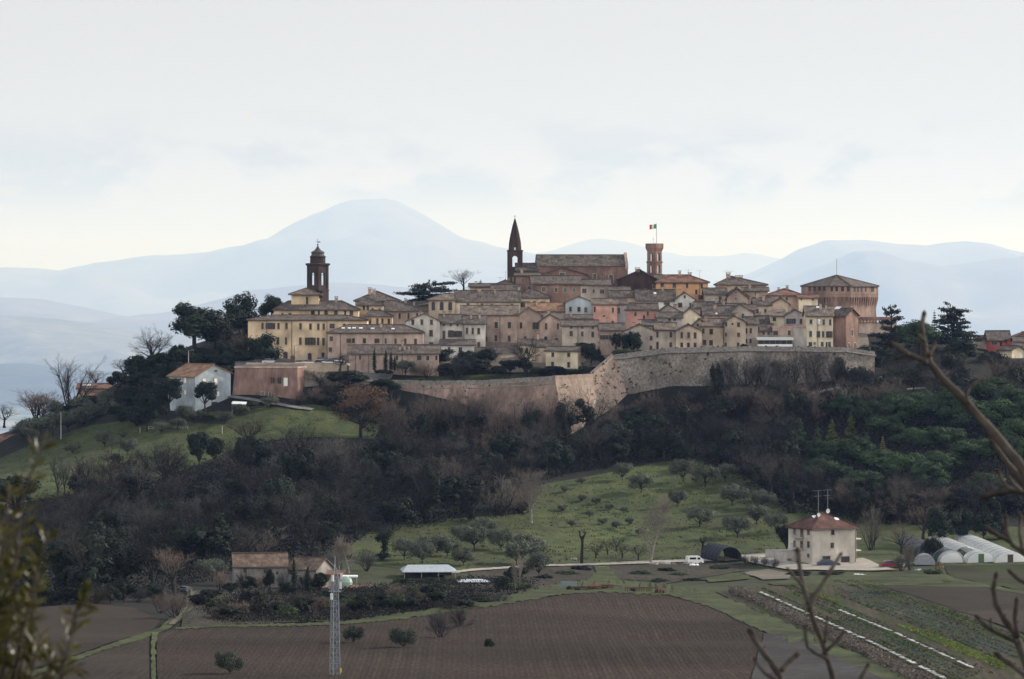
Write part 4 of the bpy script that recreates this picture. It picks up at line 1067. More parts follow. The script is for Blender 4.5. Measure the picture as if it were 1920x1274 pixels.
def fortress():
 Y = 1071; v = 'D'
 # plan corners by picture column and depth
 pc = [(543, 9.5), (715, 1.2), (845, 0), (1015, 9.0)]
 P = [(pxx(v, x, Y + d), Y + d) for x, d in pc]
 c = ((P[0][0] + P[3][0]) / 2, Y + 11.0)
 back = [(2 * c[0] - P[i][0], 2 * c[1] - P[i][1]) for i in range(4)]
 P = P + back
 zt = lambda y: pxz(v, y, Y + 4); z0 = zt(400) - 8
 root = thing('fortress', 'many sided brick fortress with a ring of windows, corbels and a low tiled roof', 'fortress', (c[0], c[1], z0))
 L_ = [Vector((x - c[0], y - c[1], 0)) for x, y in P]
 Z = lambda y: zt(y) - z0
 m = WALL['castle']
 n = len(L_)
 def ring(b, s0, za, s1, zb, mi=0):
  for i in range(n):
   j = (i + 1) % n
   a0, a1 = L_[i] * s0, L_[j] * s0; b0, b1 = L_[i] * s1, L_[j] * s1
   b.face([(a0.x, a0.y, za), (a1.x, a1.y, za), (b1.x, b1.y, zb), (b0.x, b0.y, zb)], mi)
 b = MB(); ring(b, .975, 0, .945, Z(322)); ring(b, .945, Z(322), .95, Z(322) + .01); ring(b, .95, Z(322) + .01, .95, Z(256)); b.build('shaft', m, root)
 b = MB(); ring(b, 1.0, Z(258), 1.0, Z(186)); ring(b, 1.0, Z(186), .9, Z(186) + .01)
 ring(b, .94, Z(256), 1.0, Z(258)); ring(b, 1.0, Z(240), 1.006, Z(239)); ring(b, 1.006, Z(239), 1.006, Z(235)); ring(b, 1.006, Z(235), 1.0, Z(234)); up = b.build('upper_wall', m, root)
 # corbels
 b = MB()
 for i in (7, 0, 1, 2, 3):
  a, e = L_[i], L_[(i + 1) % n]
  k = max(5, int((e - a).length / .95))
  ed = (e - a).normalized(); nr = Vector((ed.y, -ed.x, 0))
  for q in range(k):
   p = a.lerp(e, (q + .5) / k); base = p * .949; top = p * .999
   hw = .17
   for s in (1,):
    v0 = [base - ed * hw, base + ed * hw, top + ed * hw, top - ed * hw]
    V = [(v0[0].x, v0[0].y, Z(318)), (v0[1].x, v0[1].y, Z(318)), (v0[1].x, v0[1].y, Z(258)), (v0[0].x, v0[0].y, Z(258)),
      (v0[3].x, v0[3].y, Z(258)), (v0[2].x, v0[2].y, Z(258)), (v0[3].x, v0[3].y, Z(270)), (v0[2].x, v0[2].y, Z(270))]
    b.add(V, [(0, 1, 7, 6), (6, 7, 5, 4), (0, 6, 4, 3), (1, 2, 5, 7)])
 b.build('corbels', m, root)
 # roof
 r = MB(); apex = Vector((pxx(v, 757, Y + 11) - c[0], 0, pxz(v, 120, Y + 11) - z0))
 for i in range(n):
  j = (i + 1) % n
  a, e = L_[i] * 1.03, L_[j] * 1.03
  slab(r, [(a.x, a.y, Z(187)), (e.x, e.y, Z(187)), tuple(apex)], .25)
  ridge_caps(r, (a.x, a.y, Z(187)), apex)
 rf = r.build('roof', ROOF['brown'], root)
 p = MB(); p.bar(apex, apex + Vector((0, 0, (120 - 18) / 3.31 / F * (Y + 11))), .07, 6); p.build('mast', METAL, rf)
 rows = [(0, [(583, 598), (613, 629), (643, 659), (673, 689)], 188, 217), (1, [(720, 736), (750, 767), (785, 804), (820, 840)], 188, 221), (2, [(863, 876), (885, 896), (907, 918), (932, 943), (970, 992)], 194, 223)]
 for fi, xs, y0, y1 in rows:
  a, e = P[fi], P[fi + 1]
  eu = Vector((e[0] - a[0], e[1] - a[1])).normalized(); pl = Plane(a, (eu.x, eu.y)); rz = math.atan2(eu.y, eu.x)
  put_windows(root, [(x0, y0, x1, y1, 'x') for x0, x1 in xs], v, pl, lambda u, h: (a[0] + eu.x * u - c[0], a[1] + eu.y * u - c[1], h), rz, z0)
 put_windows(root, [(793, 232, 801, 240, 'x'), (722, 232, 729, 240, 'x')], v, Plane(P[1], tuple(((Vector(P[2]) - Vector(P[1])).normalized()))), lambda u, h: (P[1][0] + u * (P[2][0] - P[1][0]) / (Vector(P[2]) - Vector(P[1])).length - c[0], P[1][1] + u * (P[2][1] - P[1][1]) / (Vector(P[2]) - Vector(P[1])).length - c[1], h), math.atan2(P[2][1] - P[1][1], P[2][0] - P[1][0]), z0)
 # outwork to the right
 Yo = 1062
 xa, xb = pxx(v, 893, Yo), pxx(v, 1130, Yo)
 z0o = pxz(v, 570, Yo) - 5; ZO = lambda y: pxz(v, y, Yo) - z0o
 rt = thing('fortress_outwork', 'low brick outwork with dark corbels right of the fortress behind the cedars', 'outwork', (xa, Yo, z0o))
 w = xb - xa
 b = MB(); b.face([(0, -1.2, 0), (w, -1.2, 0), (w, 0, ZO(415)), (0, 0, ZO(415))]); b.face([(w, 0, ZO(415)), (w, -1.2, 0), (w, 9, 0), (w, 9, ZO(415))]); b.face([(0, 9, 0), (0, -1.2, 0), (0, 0, ZO(415)), (0, 9, ZO(415))]); b.face([(0, 9, ZO(415)), (0, 0, ZO(415)), (w, 0, ZO(415)), (w, 9, ZO(415))])
 b.build('wall', WALL['pinkbrick'], rt)
 b = MB(); b.box(-.5, w + .5, -.6, 8.9, ZO(402), ZO(380)); b.build('parapet', WALL['brick'], rt)
 b = MB(); k = int(w / .8)
 for q in range(k):
  x = (q + .5) * w / k; b.box(x - .18, x + .18, -.55, .02, ZO(416), ZO(402) - .003)
 b.build('corbels', WALL['brick'], rt)


fortress()


# white veranda on the rampart
def veranda():
 v = 'D'; Y = 1013.5
 x0, x1 = pxx(v, 270, Y), pxx(v, 483, Y); z0 = pxz(v, 573, Y); Z = lambda y: pxz(v, y, Y) - z0; w = x1 - x0
 rt = thing('veranda', 'white glazed veranda with a pale canopy standing on the rampart edge', 'veranda', (x0, Y, z0))
 b = MB(); b.box(0, w, 0, .25, -2, Z(549)); b.box(0, .25, .25, 4, -2, Z(549)); b.box(w - .25, w, .25, 4, -2, Z(549)); b.build('wall', WHITE, rt)
 b = MB(); b.box(.05, w - .05, .1, .14, Z(549), Z(521)); b.box(.05, .09, .14, 3.9, Z(549), Z(521)); b.box(w - .09, w - .05, .14, 3.9, Z(549), Z(521)); b.build('glazing', GLASS, rt)
 b = MB()
 for k in range(7):
  x = .06 + (w - .12) * k / 6; b.box(x - .05, x + .05, .03, .098, Z(549), Z(521))
 b.build('mullions', flat_mat('bronze frame', (.12, .12, .115)), rt)
 b = MB(); n = 8
 for k in range(n):
  ya, yb = -0.5 + 4.7 * k / n, -0.5 + 4.7 * (k + 1) / n
  f = lambda y: Z(520) + (Z(505) - Z(520)) * math.sin(min(1, (y + .5) / 4.7) * math.pi / 2)
  b.face([(-.3, ya, f(ya)), (w + .3, ya, f(ya)), (w + .3, yb, f(yb)), (-.3, yb, f(yb))])
 b.box(-.3, w + .3, -.56, -.502, Z(524), Z(519)); b.build('canopy', mat('canvas', (.55, .55, .50), (.62, .62, .57), scale=2, big=.1), rt)


veranda()


# ------------------------------------------------------------------ ramparts
TOPS = [(690, 714, 1006), (800, 717, 1004), (900, 716, 1000), (1040, 708, 990), (1110, 704, 999), (1152, 668, 1005), (1250, 656, 1008), (1400, 652, 1010), (1500, 653, 1011), (1585, 654, 1012), (1640, 662, 1016)]
BOTS = [(690, 806, 1002), (800, 815, 999), (900, 825, 994), (1066, 845, 981), (1140, 838, 991), (1198, 806, 1000), (1262, 800, 1003), (1400, 795, 1005), (1500, 785, 1006), (1590, 768, 1008), (1640, 758, 1012)]


def rampart():
 rt = thing('town_wall', 'long sloping brick rampart with a sharp bastion below the houses', 'town wall', (0, 0, 0))
 T = [W(*t) for t in TOPS]; Bm = [W(*t) for t in BOTS]
 def section(i0, i1, name, m, cop, ch=1.6):
  b = MB(); nv = 10
  for i in range(i0, i1):
   seg = max(2, int((T[i + 1] - T[i]).length / 2))
   for s in range(seg):
    for k in range(nv):
     def P(a, c):
      t = T[i].lerp(T[i + 1], a); bo = Bm[i].lerp(Bm[i + 1], a); bo = bo + (bo - t) * .15
      p = bo.lerp(t, c)
      j = .10 * math.sin(p.x * 1.7 + p.z * 2.3) * math.sin(p.x * .63 - p.z * 1.1)
      return (p.x, p.y - j * (0 < c < 1), p.z)
     b.face([P(s / seg, k / nv), P((s + 1) / seg, k / nv), P((s + 1) / seg, (k + 1) / nv), P(s / seg, (k + 1) / nv)])
  b.build(name, m, rt)
  c = MB()
  for i in range(i0, i1):
   a, e = T[i], T[i + 1]; dn = Vector((0, 0, -ch)); dv = (e - a); nr = Vector((dv.y, -dv.x, 0)).normalized()
   o = nr * .14; bk = nr * -1.2
   up = Vector((0, 0, .35))
   lo = -nr * -.0
   q = lambda p, off, z: (p.x + off.x, p.y + off.y, p.z + z)
   c.face([q(a, o + nr * .3 * ch / 2, -ch), q(e, o + nr * .3 * ch / 2, -ch), q(e, o, .35), q(a, o, .35)])
   c.face([q(a, o, .35), q(e, o, .35), q(e, bk, .35), q(a, bk, .35)])
   c.face([q(a, bk, .35), q(e, bk, .35), q(e, bk, -2.5), q(a, bk, -2.5)])
   # torus moulding
   c.tube([Vector(q(a, nr * (.5 + .0), -ch)), Vector(q(e, nr * .5, -ch))], .2, 6)
  c.build('parapet', cop, rt)
 mA = mat('rampart brick', (.19, .125, .10), (.30, .215, .175), scale=.8, c3=(.38, .30, .255), big=.4, bigscale=.12, bump=.05, bscale=3, stretch=(1, 1, .35), detail=9)
 mB = mat('bastion brick', (.25, .18, .14), (.37, .285, .225), scale=1.0, c3=(.45, .37, .31), big=.22, bigscale=.1, bump=.08, bscale=5, stretch=(1, 1, .5), detail=9)
 mD = mat('weathered rampart', (.115, .098, .083), (.245, .212, .18), scale=1.9, c3=(.38, .34, .30), big=.42, bigscale=.13, bump=.07, bscale=2.5, stretch=(1, 1, .75), detail=10)
 mC = mat('grey coping', (.15, .135, .12), (.26, .24, .215), scale=1.4, c3=(.36, .34, .31), big=.2, bigscale=.1, bump=.06, bscale=6)
 section(0, 3, 'curtain_wall', mA, mC); section(3, 5, 'bastion', mB, mB, 1.9); section(5, 10, 'curtain_wall', mD, mC, .8)


rampart()
# ------------------------------------------------------------------ fields, meadows, tracks laid on the terrain
_layer = [0]


def wobble(poly, n_per=40.0, amp=2.0, seed=1):
 rr = random.Random(seed); out = []
 k = len(poly)
 for i in range(k):
  a, b = poly[i], poly[(i + 1) % k]
  L_ = math.hypot(b[0] - a[0], b[1] - a[1]); m = max(1, int(L_ / n_per))
  for j in range(m):
   t = j / m
   dx = (0 if j == 0 else rr.uniform(-amp, amp)); dy = (0 if j == 0 else rr.uniform(-amp, amp) * .45)
   out.append((a[0] + (b[0] - a[0]) * t + dx, a[1] + (b[1] - a[1]) * t + dy))
 return out


def patch(name, label, poly, m, off=.12, step=4.0, amp=2.0, n_per=30.0, world=False, kind='structure', seed=1):
 if world: xy = poly
 else:
  xy = []
  for (px, py) in wobble(poly, n_per, amp, seed):
   g = G(px, py); xy.append((g.x, g.y))
 bm = bmesh.new()
 vs = [bm.verts.new((x, y, 0)) for x, y in xy]
 f = bm.faces.new(vs)
 if f.normal.z < 0 or f.calc_area() and sum((xy[i][0] * xy[(i + 1) % len(xy)][1] - xy[(i + 1) % len(xy)][0] * xy[i][1]) for i in range(len(xy))) < 0: f.normal_flip()
 bmesh.ops.triangulate(bm, faces=bm.faces[:])
 x0, x1 = min(p[0] for p in xy), max(p[0] for p in xy); y0, y1 = min(p[1] for p in xy), max(p[1] for p in xy)
 for ax, lo, hi in ((0, x0, x1), (1, y0, y1)):
  t = math.ceil(lo / step) * step
  while t < hi:
   co = (t, 0, 0) if ax == 0 else (0, t, 0); no = (1, 0, 0) if ax == 0 else (0, 1, 0)
   bmesh.ops.bisect_plane(bm, geom=bm.verts[:] + bm.edges[:] + bm.faces[:], plane_co=co, plane_no=no, dist=1e-5)
   t += step
 for v in bm.verts: v.co.z = TZ(v.co.x, v.co.y) + off
 bmesh.ops.remove_doubles(bm, verts=bm.verts[:], dist=1e-4)
 bm.normal_update()
 for f in bm.faces:
  if f.normal.z < 0: f.normal_flip()
  f.smooth = True
 me = bpy.data.meshes.new(name); bm.to_mesh(me); bm.free()
 me.materials.append(m)
 return tag(link(name, me), label, None, None, kind)


def ribbon(name, label, pairs, m, off=.3, sub=5.0, across=3, amp=2.2, seed=1):
 """a strip between two edges: pairs of ((px,py),(px,py)) across it, in order along it"""
 rr = random.Random(seed); rows = []
 for i in range(len(pairs) - 1):
  (a0, b0), (a1, b1) = pairs[i], pairs[i + 1]
  L_ = max(math.hypot(a1[0] - a0[0], a1[1] - a0[1]), math.hypot(b1[0] - b0[0], b1[1] - b0[1])); k = max(1, int(L_ / sub))
  for j in range(k + (i == len(pairs) - 2)):
   t = j / k
   p = (a0[0] + (a1[0] - a0[0]) * t, a0[1] + (a1[1] - a0[1]) * t); q = (b0[0] + (b1[0] - b0[0]) * t, b0[1] + (b1[1] - b0[1]) * t)
   e1, e2 = rr.uniform(-amp, amp), rr.uniform(-amp, amp)
   d = math.hypot(q[0] - p[0], q[1] - p[1]) or 1; ux, uy = (q[0] - p[0]) / d, (q[1] - p[1]) / d
   e1, e2 = max(-d * .3, min(d * .3, e1)), max(-d * .3, min(d * .3, e2))
   p = (p[0] + ux * e1, p[1] + uy * e1); q = (q[0] + ux * e2, q[1] + uy * e2)
   row = []
   for c in range(across + 1):
    g = G(p[0] + (q[0] - p[0]) * c / across, p[1] + (q[1] - p[1]) * c / across); row.append((g.x, g.y, g.z + off))
   rows.append(row)
 b = MB()
 for r0, r1 in zip(rows, rows[1:]):
  for c in range(across): b.face([r0[c], r1[c], r1[c + 1], r0[c + 1]])
 o = b.build(name, m); bm = bmesh.new(); bm.from_mesh(o.data); bmesh.ops.remove_doubles(bm, verts=bm.verts[:], dist=1e-4); bm.normal_update()
 for f in bm.faces:
  if f.normal.z < 0: f.normal_flip()
  f.smooth = True
 bm.to_mesh(o.data); bm.free()
 return tag(o, label, None, None, 'structure')


def soil_mat(name, c1, c2, c3, rows, dirang, rowamp=.35, green=None):
 """ploughed soil with drill rows: rows = spacing in metres, dirang = angle of the row direction from +Y"""
 m = bpy.data.materials.new(name); m.use_nodes = True; nt = m.node_tree; N = nt.nodes; L = nt.links
 bs = N['Principled BSDF']; bs.inputs['Roughness'].default_value = 1; bs.inputs['Specular IOR Level'].default_value = .1
 g = N.new('ShaderNodeNewGeometry')
 mp = N.new('ShaderNodeMapping'); L.new(g.outputs['Position'], mp.inputs[0]); mp.inputs['Rotation'].default_value = (0, 0, dirang)
 n0 = N.new('ShaderNodeTexNoise'); L.new(g.outputs['Position'], n0.inputs['Vector']); n0.inputs['Scale'].default_value = .02; n0.inputs['Detail'].default_value = 2
 sx = N.new('ShaderNodeSeparateXYZ'); L.new(mp.outputs[0], sx.inputs[0])
 ad = N.new('ShaderNodeMath'); ad.operation = 'MULTIPLY_ADD'; L.new(n0.outputs[0], ad.inputs[0]); ad.inputs[1].default_value = .4; L.new(sx.outputs[0], ad.inputs[2])
 def wave(sp):
  q = N.new('ShaderNodeMath'); q.operation = 'MULTIPLY'; L.new(ad.outputs[0], q.inputs[0]); q.inputs[1].default_value = 2 * math.pi / sp
  s = N.new('ShaderNodeMath'); s.operation = 'SINE'; L.new(q.outputs[0], s.inputs[0]); return s.outputs[0]
 w1 = wave(rows); w2 = wave(rows * 3.7)
 mw = N.new('ShaderNodeMath'); mw.operation = 'ADD'; L.new(w1, mw.inputs[0]); L.new(w2, mw.inputs[1])
 st = N.new('ShaderNodeMapping'); L.new(mp.outputs[0], st.inputs[0]); st.inputs['Scale'].default_value = (1, .16, 1)
 n1 = N.new('ShaderNodeTexNoise'); L.new(st.outputs[0], n1.inputs['Vector']); n1.inputs['Scale'].default_value = 2.2; n1.inputs['Detail'].default_value = 9; n1.inputs['Roughness'].default_value = .78
 nm = N.new('ShaderNodeTexNoise'); L.new(st.outputs[0], nm.inputs['Vector']); nm.inputs['Scale'].default_value = .07; nm.inputs['Detail'].default_value = 4
 mk = N.new('ShaderNodeMapRange'); L.new(nm.outputs[0], mk.inputs[0]); mk.inputs[1].default_value = .42; mk.inputs[2].default_value = .66; mk.inputs[4].default_value = 1.5
 mq = N.new('ShaderNodeMath'); mq.operation = 'MULTIPLY'; L.new(mw.outputs[0], mq.inputs[0]); L.new(mk.outputs[0], mq.inputs[1])
 fac = N.new('ShaderNodeMath'); fac.operation = 'MULTIPLY_ADD'; L.new(mq.outputs[0], fac.inputs[0]); fac.inputs[1].default_value = rowamp * .14; L.new(n1.outputs[0], fac.inputs[2])
 cr = N.new('ShaderNodeValToRGB'); L.new(fac.outputs[0], cr.inputs[0]); e = cr.color_ramp.elements
 e[0].position = .34; e[0].color = (*c1, 1); e[1].position = .56; e[1].color = (*c2, 1); x = e.new(.72); x.color = (*c3, 1)
 out = cr.outputs[0]
 nb = N.new('ShaderNodeTexNoise'); L.new(g.outputs['Position'], nb.inputs['Vector']); nb.inputs['Scale'].default_value = .022; nb.inputs['Detail'].default_value = 5
 mr = N.new('ShaderNodeMapRange'); L.new(nb.outputs[0], mr.inputs[0]); mr.inputs[1].default_value = .3; mr.inputs[2].default_value = .7; mr.inputs[3].default_value = .66; mr.inputs[4].default_value = 1.34
 sc = N.new('ShaderNodeVectorMath'); sc.operation = 'SCALE'; L.new(out, sc.inputs[0]); L.new(mr.outputs[0], sc.inputs['Scale']); out = sc.outputs[0]
 if green:
  ng = N.new('ShaderNodeTexNoise'); L.new(st.outputs[0], ng.inputs['Vector']); ng.inputs['Scale'].default_value = .5; ng.inputs['Detail'].default_value = 6
  rg = N.new('ShaderNodeValToRGB'); L.new(ng.outputs[0], rg.inputs[0]); rg.color_ramp.elements[0].position = .50; rg.color_ramp.elements[1].position = .62
  mx = N.new('ShaderNodeMix'); mx.data_type = 'RGBA'; L.new(rg.outputs[0], mx.inputs[0]); L.new(out, mx.inputs[6]); mx.inputs[7].default_value = (*green, 1); out = mx.outputs[2]
 L.new(out, bs.inputs['Base Color'])
 hb = N.new('ShaderNodeMath'); hb.operation = 'MULTIPLY_ADD'; L.new(w1, hb.inputs[0]); hb.inputs[1].default_value = .05; L.new(n1.outputs[0], hb.inputs[2])
 bp = N.new('ShaderNodeBump'); bp.inputs['Distance'].default_value = .35; L.new(hb.outputs[0], bp.inputs['Height']); L.new(bp.outputs[0], bs.inputs['Normal'])
 return m


GRASS = mat('winter meadow', (.031, .044, .014), (.066, .078, .023), scale=.3, c3=(.115, .098, .045), bump=.35, bscale=1.0, big=.35, bigscale=.035, stretch=(1, .45, 1), detail=9)
GRASS2 = mat('fresh green grass', (.027, .036, .012), (.054, .065, .019), scale=.5, c3=(.085, .07, .034), bump=.25, bscale=1.4, big=.45, bigscale=.13, detail=8)
DRY = mat('dry bank grass', (.022, .019, .013), (.045, .036, .024), scale=.5, c3=(.045, .045, .02), bump=.4, bscale=1.2, big=.35, bigscale=.05, stretch=(1, .5, 1), detail=8)
GRAVEL = mat('pale gravel', (.26, .235, .20), (.36, .33, .285), scale=.8, big=.2, bigscale=.1, detail=8)
ASPH = mat('worn asphalt', (.12, .118, .115), (.19, .185, .18), scale=.6, big=.2, bigscale=.1)

patch('meadow', 'mixed rough grass on the valley floor round the farm track', [(640, 1048), (900, 1040), (1500, 1030), (2020, 1030), (2020, 1320), (1500, 1320), (1300, 1200), (1040, 1110), (900, 1100), (640, 1110)], mat('rough pasture', (.022, .029, .012), (.043, .048, .019), scale=.3, c3=(.07, .058, .034), bump=.3, bscale=1, big=.35, bigscale=.05, detail=9), .08, amp=3)
patch('meadow', 'green meadow on the left slope', [(-90, 874), (0, 861), (60, 834), (140, 807), (250, 786), (330, 790), (420, 798), (445, 772), (520, 764), (590, 760), (660, 770), (700, 785), (720, 800), (700, 825), (640, 822), (600, 821), (520, 826), (470, 833), (430, 847), (380, 870), (330, 887), (250, 905), (130, 929), (0, 951), (-90, 962)], GRASS, .15, amp=3)
patch('meadow', 'green olive meadow below the wood', [(640, 1040), (690, 1000), (750, 986), (880, 972), (980, 964), (1000, 915), (1040, 905), (1150, 886), (1240, 868), (1300, 862), (1390, 890), (1460, 935), (1540, 960), (1700, 985), (1960, 990), (1980, 1060), (1640, 1062), (1500, 1058), (1380, 1040), (1310, 1052), (1200, 1057), (1000, 1062), (900, 1070), (820, 1074), (700, 1062)], GRASS, .15, amp=3)
FIELD = soil_mat('ploughed soil', (.024, .0175, .014), (.045, .033, .026), (.078, .06, .046), .62, R(-.6), .24)
patch('ploughed_field', 'wide brown ploughed field with drill rows', [(292, 1190), (330, 1183), (420, 1178), (640, 1175), (760, 1162), (870, 1147), (1000, 1127), (1080, 1114), (1200, 1113), (1260, 1120), (1330, 1140), (1400, 1172), (1436, 1192), (1425, 1225), (1410, 1320), (298, 1320)], FIELD, .2, amp=1.0)
FIELD2 = soil_mat('harrowed soil', (.030, .024, .0195), (.05, .04, .032), (.08, .064, .05), 1.0, R(62), .2)
patch('ploughed_field', 'brown harrowed field in the lower left corner', [(-90, 1165), (0, 1152), (150, 1133), (250, 1142), (300, 1168), (284, 1185), (190, 1214), (60, 1260), (-90, 1310)], FIELD2, .2, amp=1.5)
FIELD3 = soil_mat('stubble soil', (.032, .026, .02), (.054, .043, .034), (.085, .068, .052), 1.0, R(4), .2)
patch('ploughed_field', 'small brown field left of the narrow path', [(281, 1192), (280, 1320), (-90, 1330), (-60, 1312), (60, 1276), (190, 1224)], FIELD3, .2, amp=1.5)
ribbon('grass_track', 'green farm track curving down beside the field', [((352, 1112), (376, 1110)), ((346, 1135), (366, 1135)), ((325, 1158), (350, 1158)), ((298, 1181), (318, 1182)), ((246, 1198), (262, 1204)), ((191, 1216), (197, 1222)), ((126, 1240), (129, 1248)), ((60, 1264), (60, 1273)), ((-90, 1312), (-90, 1326))], GRASS2, .26)
ribbon('path', 'narrow worn path between the fields', [((285, 1190), (297, 1190)), ((283, 1215), (292, 1215)), ((284, 1240), (292, 1240)), ((285, 1280), (294, 1280)), ((286, 1320), (295, 1320))], GRASS, .32)
ribbon('path', 'pale wheel ruts up to the stone farmhouse', [((358, 1112), (367, 1112)), ((350, 1135), (358, 1135)), ((335, 1155), (345, 1157)), ((316, 1176), (328, 1175))], mat('rut earth', (.075, .064, .048), (.125, .105, .08), scale=.8), .36)
ribbon('grass_verge', 'bright grass verge along the top of the ploughed field', [((330, 1180), (330, 1184)), ((420, 1174), (420, 1179)), ((560, 1172), (560, 1177)), ((640, 1170), (640, 1176)), ((760, 1153), (760, 1163)), ((870, 1136), (870, 1148)), ((980, 1113), (985, 1130)), ((1045, 1096), (1060, 1117)), ((1130, 1086), (1135, 1114)), ((1260, 1098), (1255, 1120)), ((1345, 1117), (1330, 1140)), ((1455, 1163), (1440, 1192)), ((1565, 1212), (1570, 1243)), ((1705, 1270), (1660, 1280)), ((1800, 1320), (1735, 1320))], GRASS2, .28)
ribbon('grass_ramp', 'green ramp of grass from the track down to the ploughed field', [((1113, 1064), (1140, 1063)), ((1118, 1075), (1150, 1076)), ((1100, 1090), (1165, 1090))], GRASS2, .26)
patch('stubble_plot', 'grey plot of cut stalks beside the ploughed field', [(1432, 1192), (1475, 1193), (1560, 1232), (1650, 1275), (1740, 1320), (1400, 1320), (1420, 1235)], soil_mat('cut stalks', (.03, .027, .028), (.065, .06, .06), (.19, .175, .17), .9, R(80), .06), .3, step=3, amp=1.5)
patch('vegetable_plot', 'vegetable plot soil on the right', [(1340, 1112), (1450, 1098), (1560, 1088), (1640, 1084), (1760, 1130), (1920, 1196), (2020, 1230), (2020, 1330), (1810, 1330), (1700, 1268), (1565, 1211), (1455, 1162), (1380, 1130)], soil_mat('vegetable soil', (.04, .034, .024), (.066, .056, .04), (.095, .083, .06), 1.1, R(3), .4, green=(.04, .055, .018)), .17, step=3, amp=1.5)
patch('bare_field', 'smooth brown field below the greenhouses', [(1610, 1092), (1700, 1080), (1850, 1104), (2020, 1140), (2020, 1222), (1920, 1190), (1780, 1142), (1660, 1104)], soil_mat('bare soil', (.04, .033, .026), (.06, .05, .039), (.08, .067, .052), 1.2, R(-70), .4), .24, step=3, amp=1.5)
patch('bare_field', 'strip of brown soil in front of the greenhouses', [(1772, 1064), (1880, 1061), (2020, 1064), (2020, 1122), (1900, 1108), (1790, 1086)], soil_mat('bare soil two', (.036, .033, .024), (.056, .05, .036), (.07, .07, .042), 1.2, R(-70), .4, green=(.045, .07, .02)), .22, step=3, amp=1.5)
patch('grass_strip', 'grass strip between the brown fields on the right', [(1440, 1096), (1560, 1083), (1640, 1076), (1760, 1074), (1790, 1087), (1900, 1109), (2020, 1124), (2020, 1140), (1850, 1104), (1700, 1081), (1610, 1092), (1560, 1090), (1450, 1100)], GRASS2, .28, step=3, amp=1.2, n_per=16)
patch('yard', 'pale gravel yard round the cream farmhouse', [(1388, 1043), (1430, 1040), (1470, 1041), (1482, 1054), (1500, 1060), (1600, 1062), (1607, 1050), (1618, 1049), (1660, 1066), (1680, 1071), (1640, 1073), (1560, 1072), (1480, 1071), (1440, 1064), (1400, 1056)], GRAVEL, .3, step=3, amp=1.0, n_per=14)
ribbon('farm_track', 'pale farm track across the foot of the meadow', [((820, 1078), (820, 1083)), ((880, 1070), (880, 1074)), ((1000, 1062), (1000, 1065)), ((1140, 1058), (1140, 1062)), ((1300, 1051), (1300, 1056)), ((1392, 1044), (1394, 1053))], GRAVEL, .3, amp=.4)
patch('bank', 'brown bramble bank below the track', [(880, 1075), (1000, 1066), (1110, 1063), (1114, 1086), (1050, 1096), (980, 1112), (890, 1120)], DRY, .2, step=3)
patch('bank', 'brown dry bank right of the grass ramp', [(1142, 1063), (1300, 1058), (1390, 1058), (1400, 1072), (1310, 1086), (1250, 1096), (1150, 1086)], DRY, .2, step=3)
patch('bank', 'dry brown bank under the stone farmhouse', [(372, 1114), (450, 1112), (640, 1112), (700, 1120), (640, 1166), (420, 1173), (340, 1178), (345, 1150)], DRY, .16, step=3)
patch('plot', 'pale sandy plot before the farmhouse yard', [(1395, 1076), (1440, 1070), (1486, 1078), (1480, 1088), (1430, 1090)], mat('sandy soil', (.10, .088, .07), (.17, .15, .12), scale=1.2), .3, step=3)
patch('plot', 'small green crop plot', [(1322, 1088), (1370, 1078), (1405, 1080), (1405, 1088), (1330, 1095)], GRASS2, .3, step=3)
patch('lawn', 'lawn strip on the rampart terrace', [(735, 716), (800, 709), (930, 704), (1010, 703), (1010, 709), (930, 714), (800, 718)], GRASS2, .3, step=2, amp=.6)
patch('town_paving', 'worn paving of the town lanes', [(-66, 1018), (-20, 1019), (24, 1013), (50, 1013), (90, 1020), (92, 1060), (85, 1100), (0, 1110), (-30, 1080), (-50, 1060), (-66, 1050)], mat('lane paving', (.16, .13, .10), (.24, .20, .16), scale=.8), .15, step=4, world=True)
patch('car_park', 'asphalt car park before the ochre palace', [(-68, 1007), (-30, 1007), (-28, 1021), (-44, 1030), (-70, 1031)], ASPH, .2, step=3, world=True)
ribbon('road', 'grey road climbing past the brick building', [((428, 744), (426, 749)), ((470, 750), (470, 755)), ((560, 766), (557, 770)), ((590, 770), (584, 773))], ASPH, .5, amp=.3)
ribbon('road', 'pale road climbing under the ramparts on the right', [((1420, 753), (1420, 757)), ((1500, 744), (1500, 748)), ((1600, 723), (1600, 728)), ((1690, 700), (1692, 704))], GRAVEL, .5, amp=.3)
ribbon('road', 'short pale road bend among the trees on the right', [((1694, 733), (1694, 736)), ((1740, 730), (1740, 733)), ((1775, 729), (1775, 732))], GRAVEL, .6, amp=.2)
# ------------------------------------------------------------------ vegetation kit
BARK = mat('bark', (.014, .0125, .0115), (.03, .026, .023), scale=2, objrand=.25, big=.2)
PALEBARK = mat('pale bark', (.14, .125, .11), (.23, .21, .19), scale=2, objrand=.15)
TW = {
 'brown': mat('brown twigs', (.012, .0105, .010), (.025, .021, .0195), scale=1.0, objrand=.3, big=.2),
 'grey': mat('grey twigs', (.045, .043, .042), (.08, .075, .07), scale=1.0, objrand=.25, big=.2),
 'dark': mat('dark twigs', (.005, .005, .006), (.011, .0105, .011), scale=1.0, objrand=.3, big=.2),
 'pale': mat('pale twigs', (.15, .128, .108), (.24, .205, .172), scale=1.0, objrand=.2, big=.15),
 'rust': mat('rusty twigs', (.10, .075, .062), (.17, .13, .108), scale=1.0, objrand=.25, big=.2),
}


def leafmat(name, a, b, c=None): return mat('leaves ' + name, a, b, scale=.7, c3=c, objrand=.22, big=.3, bigscale=.25, rough=.75, spec=.25, trans=.18)


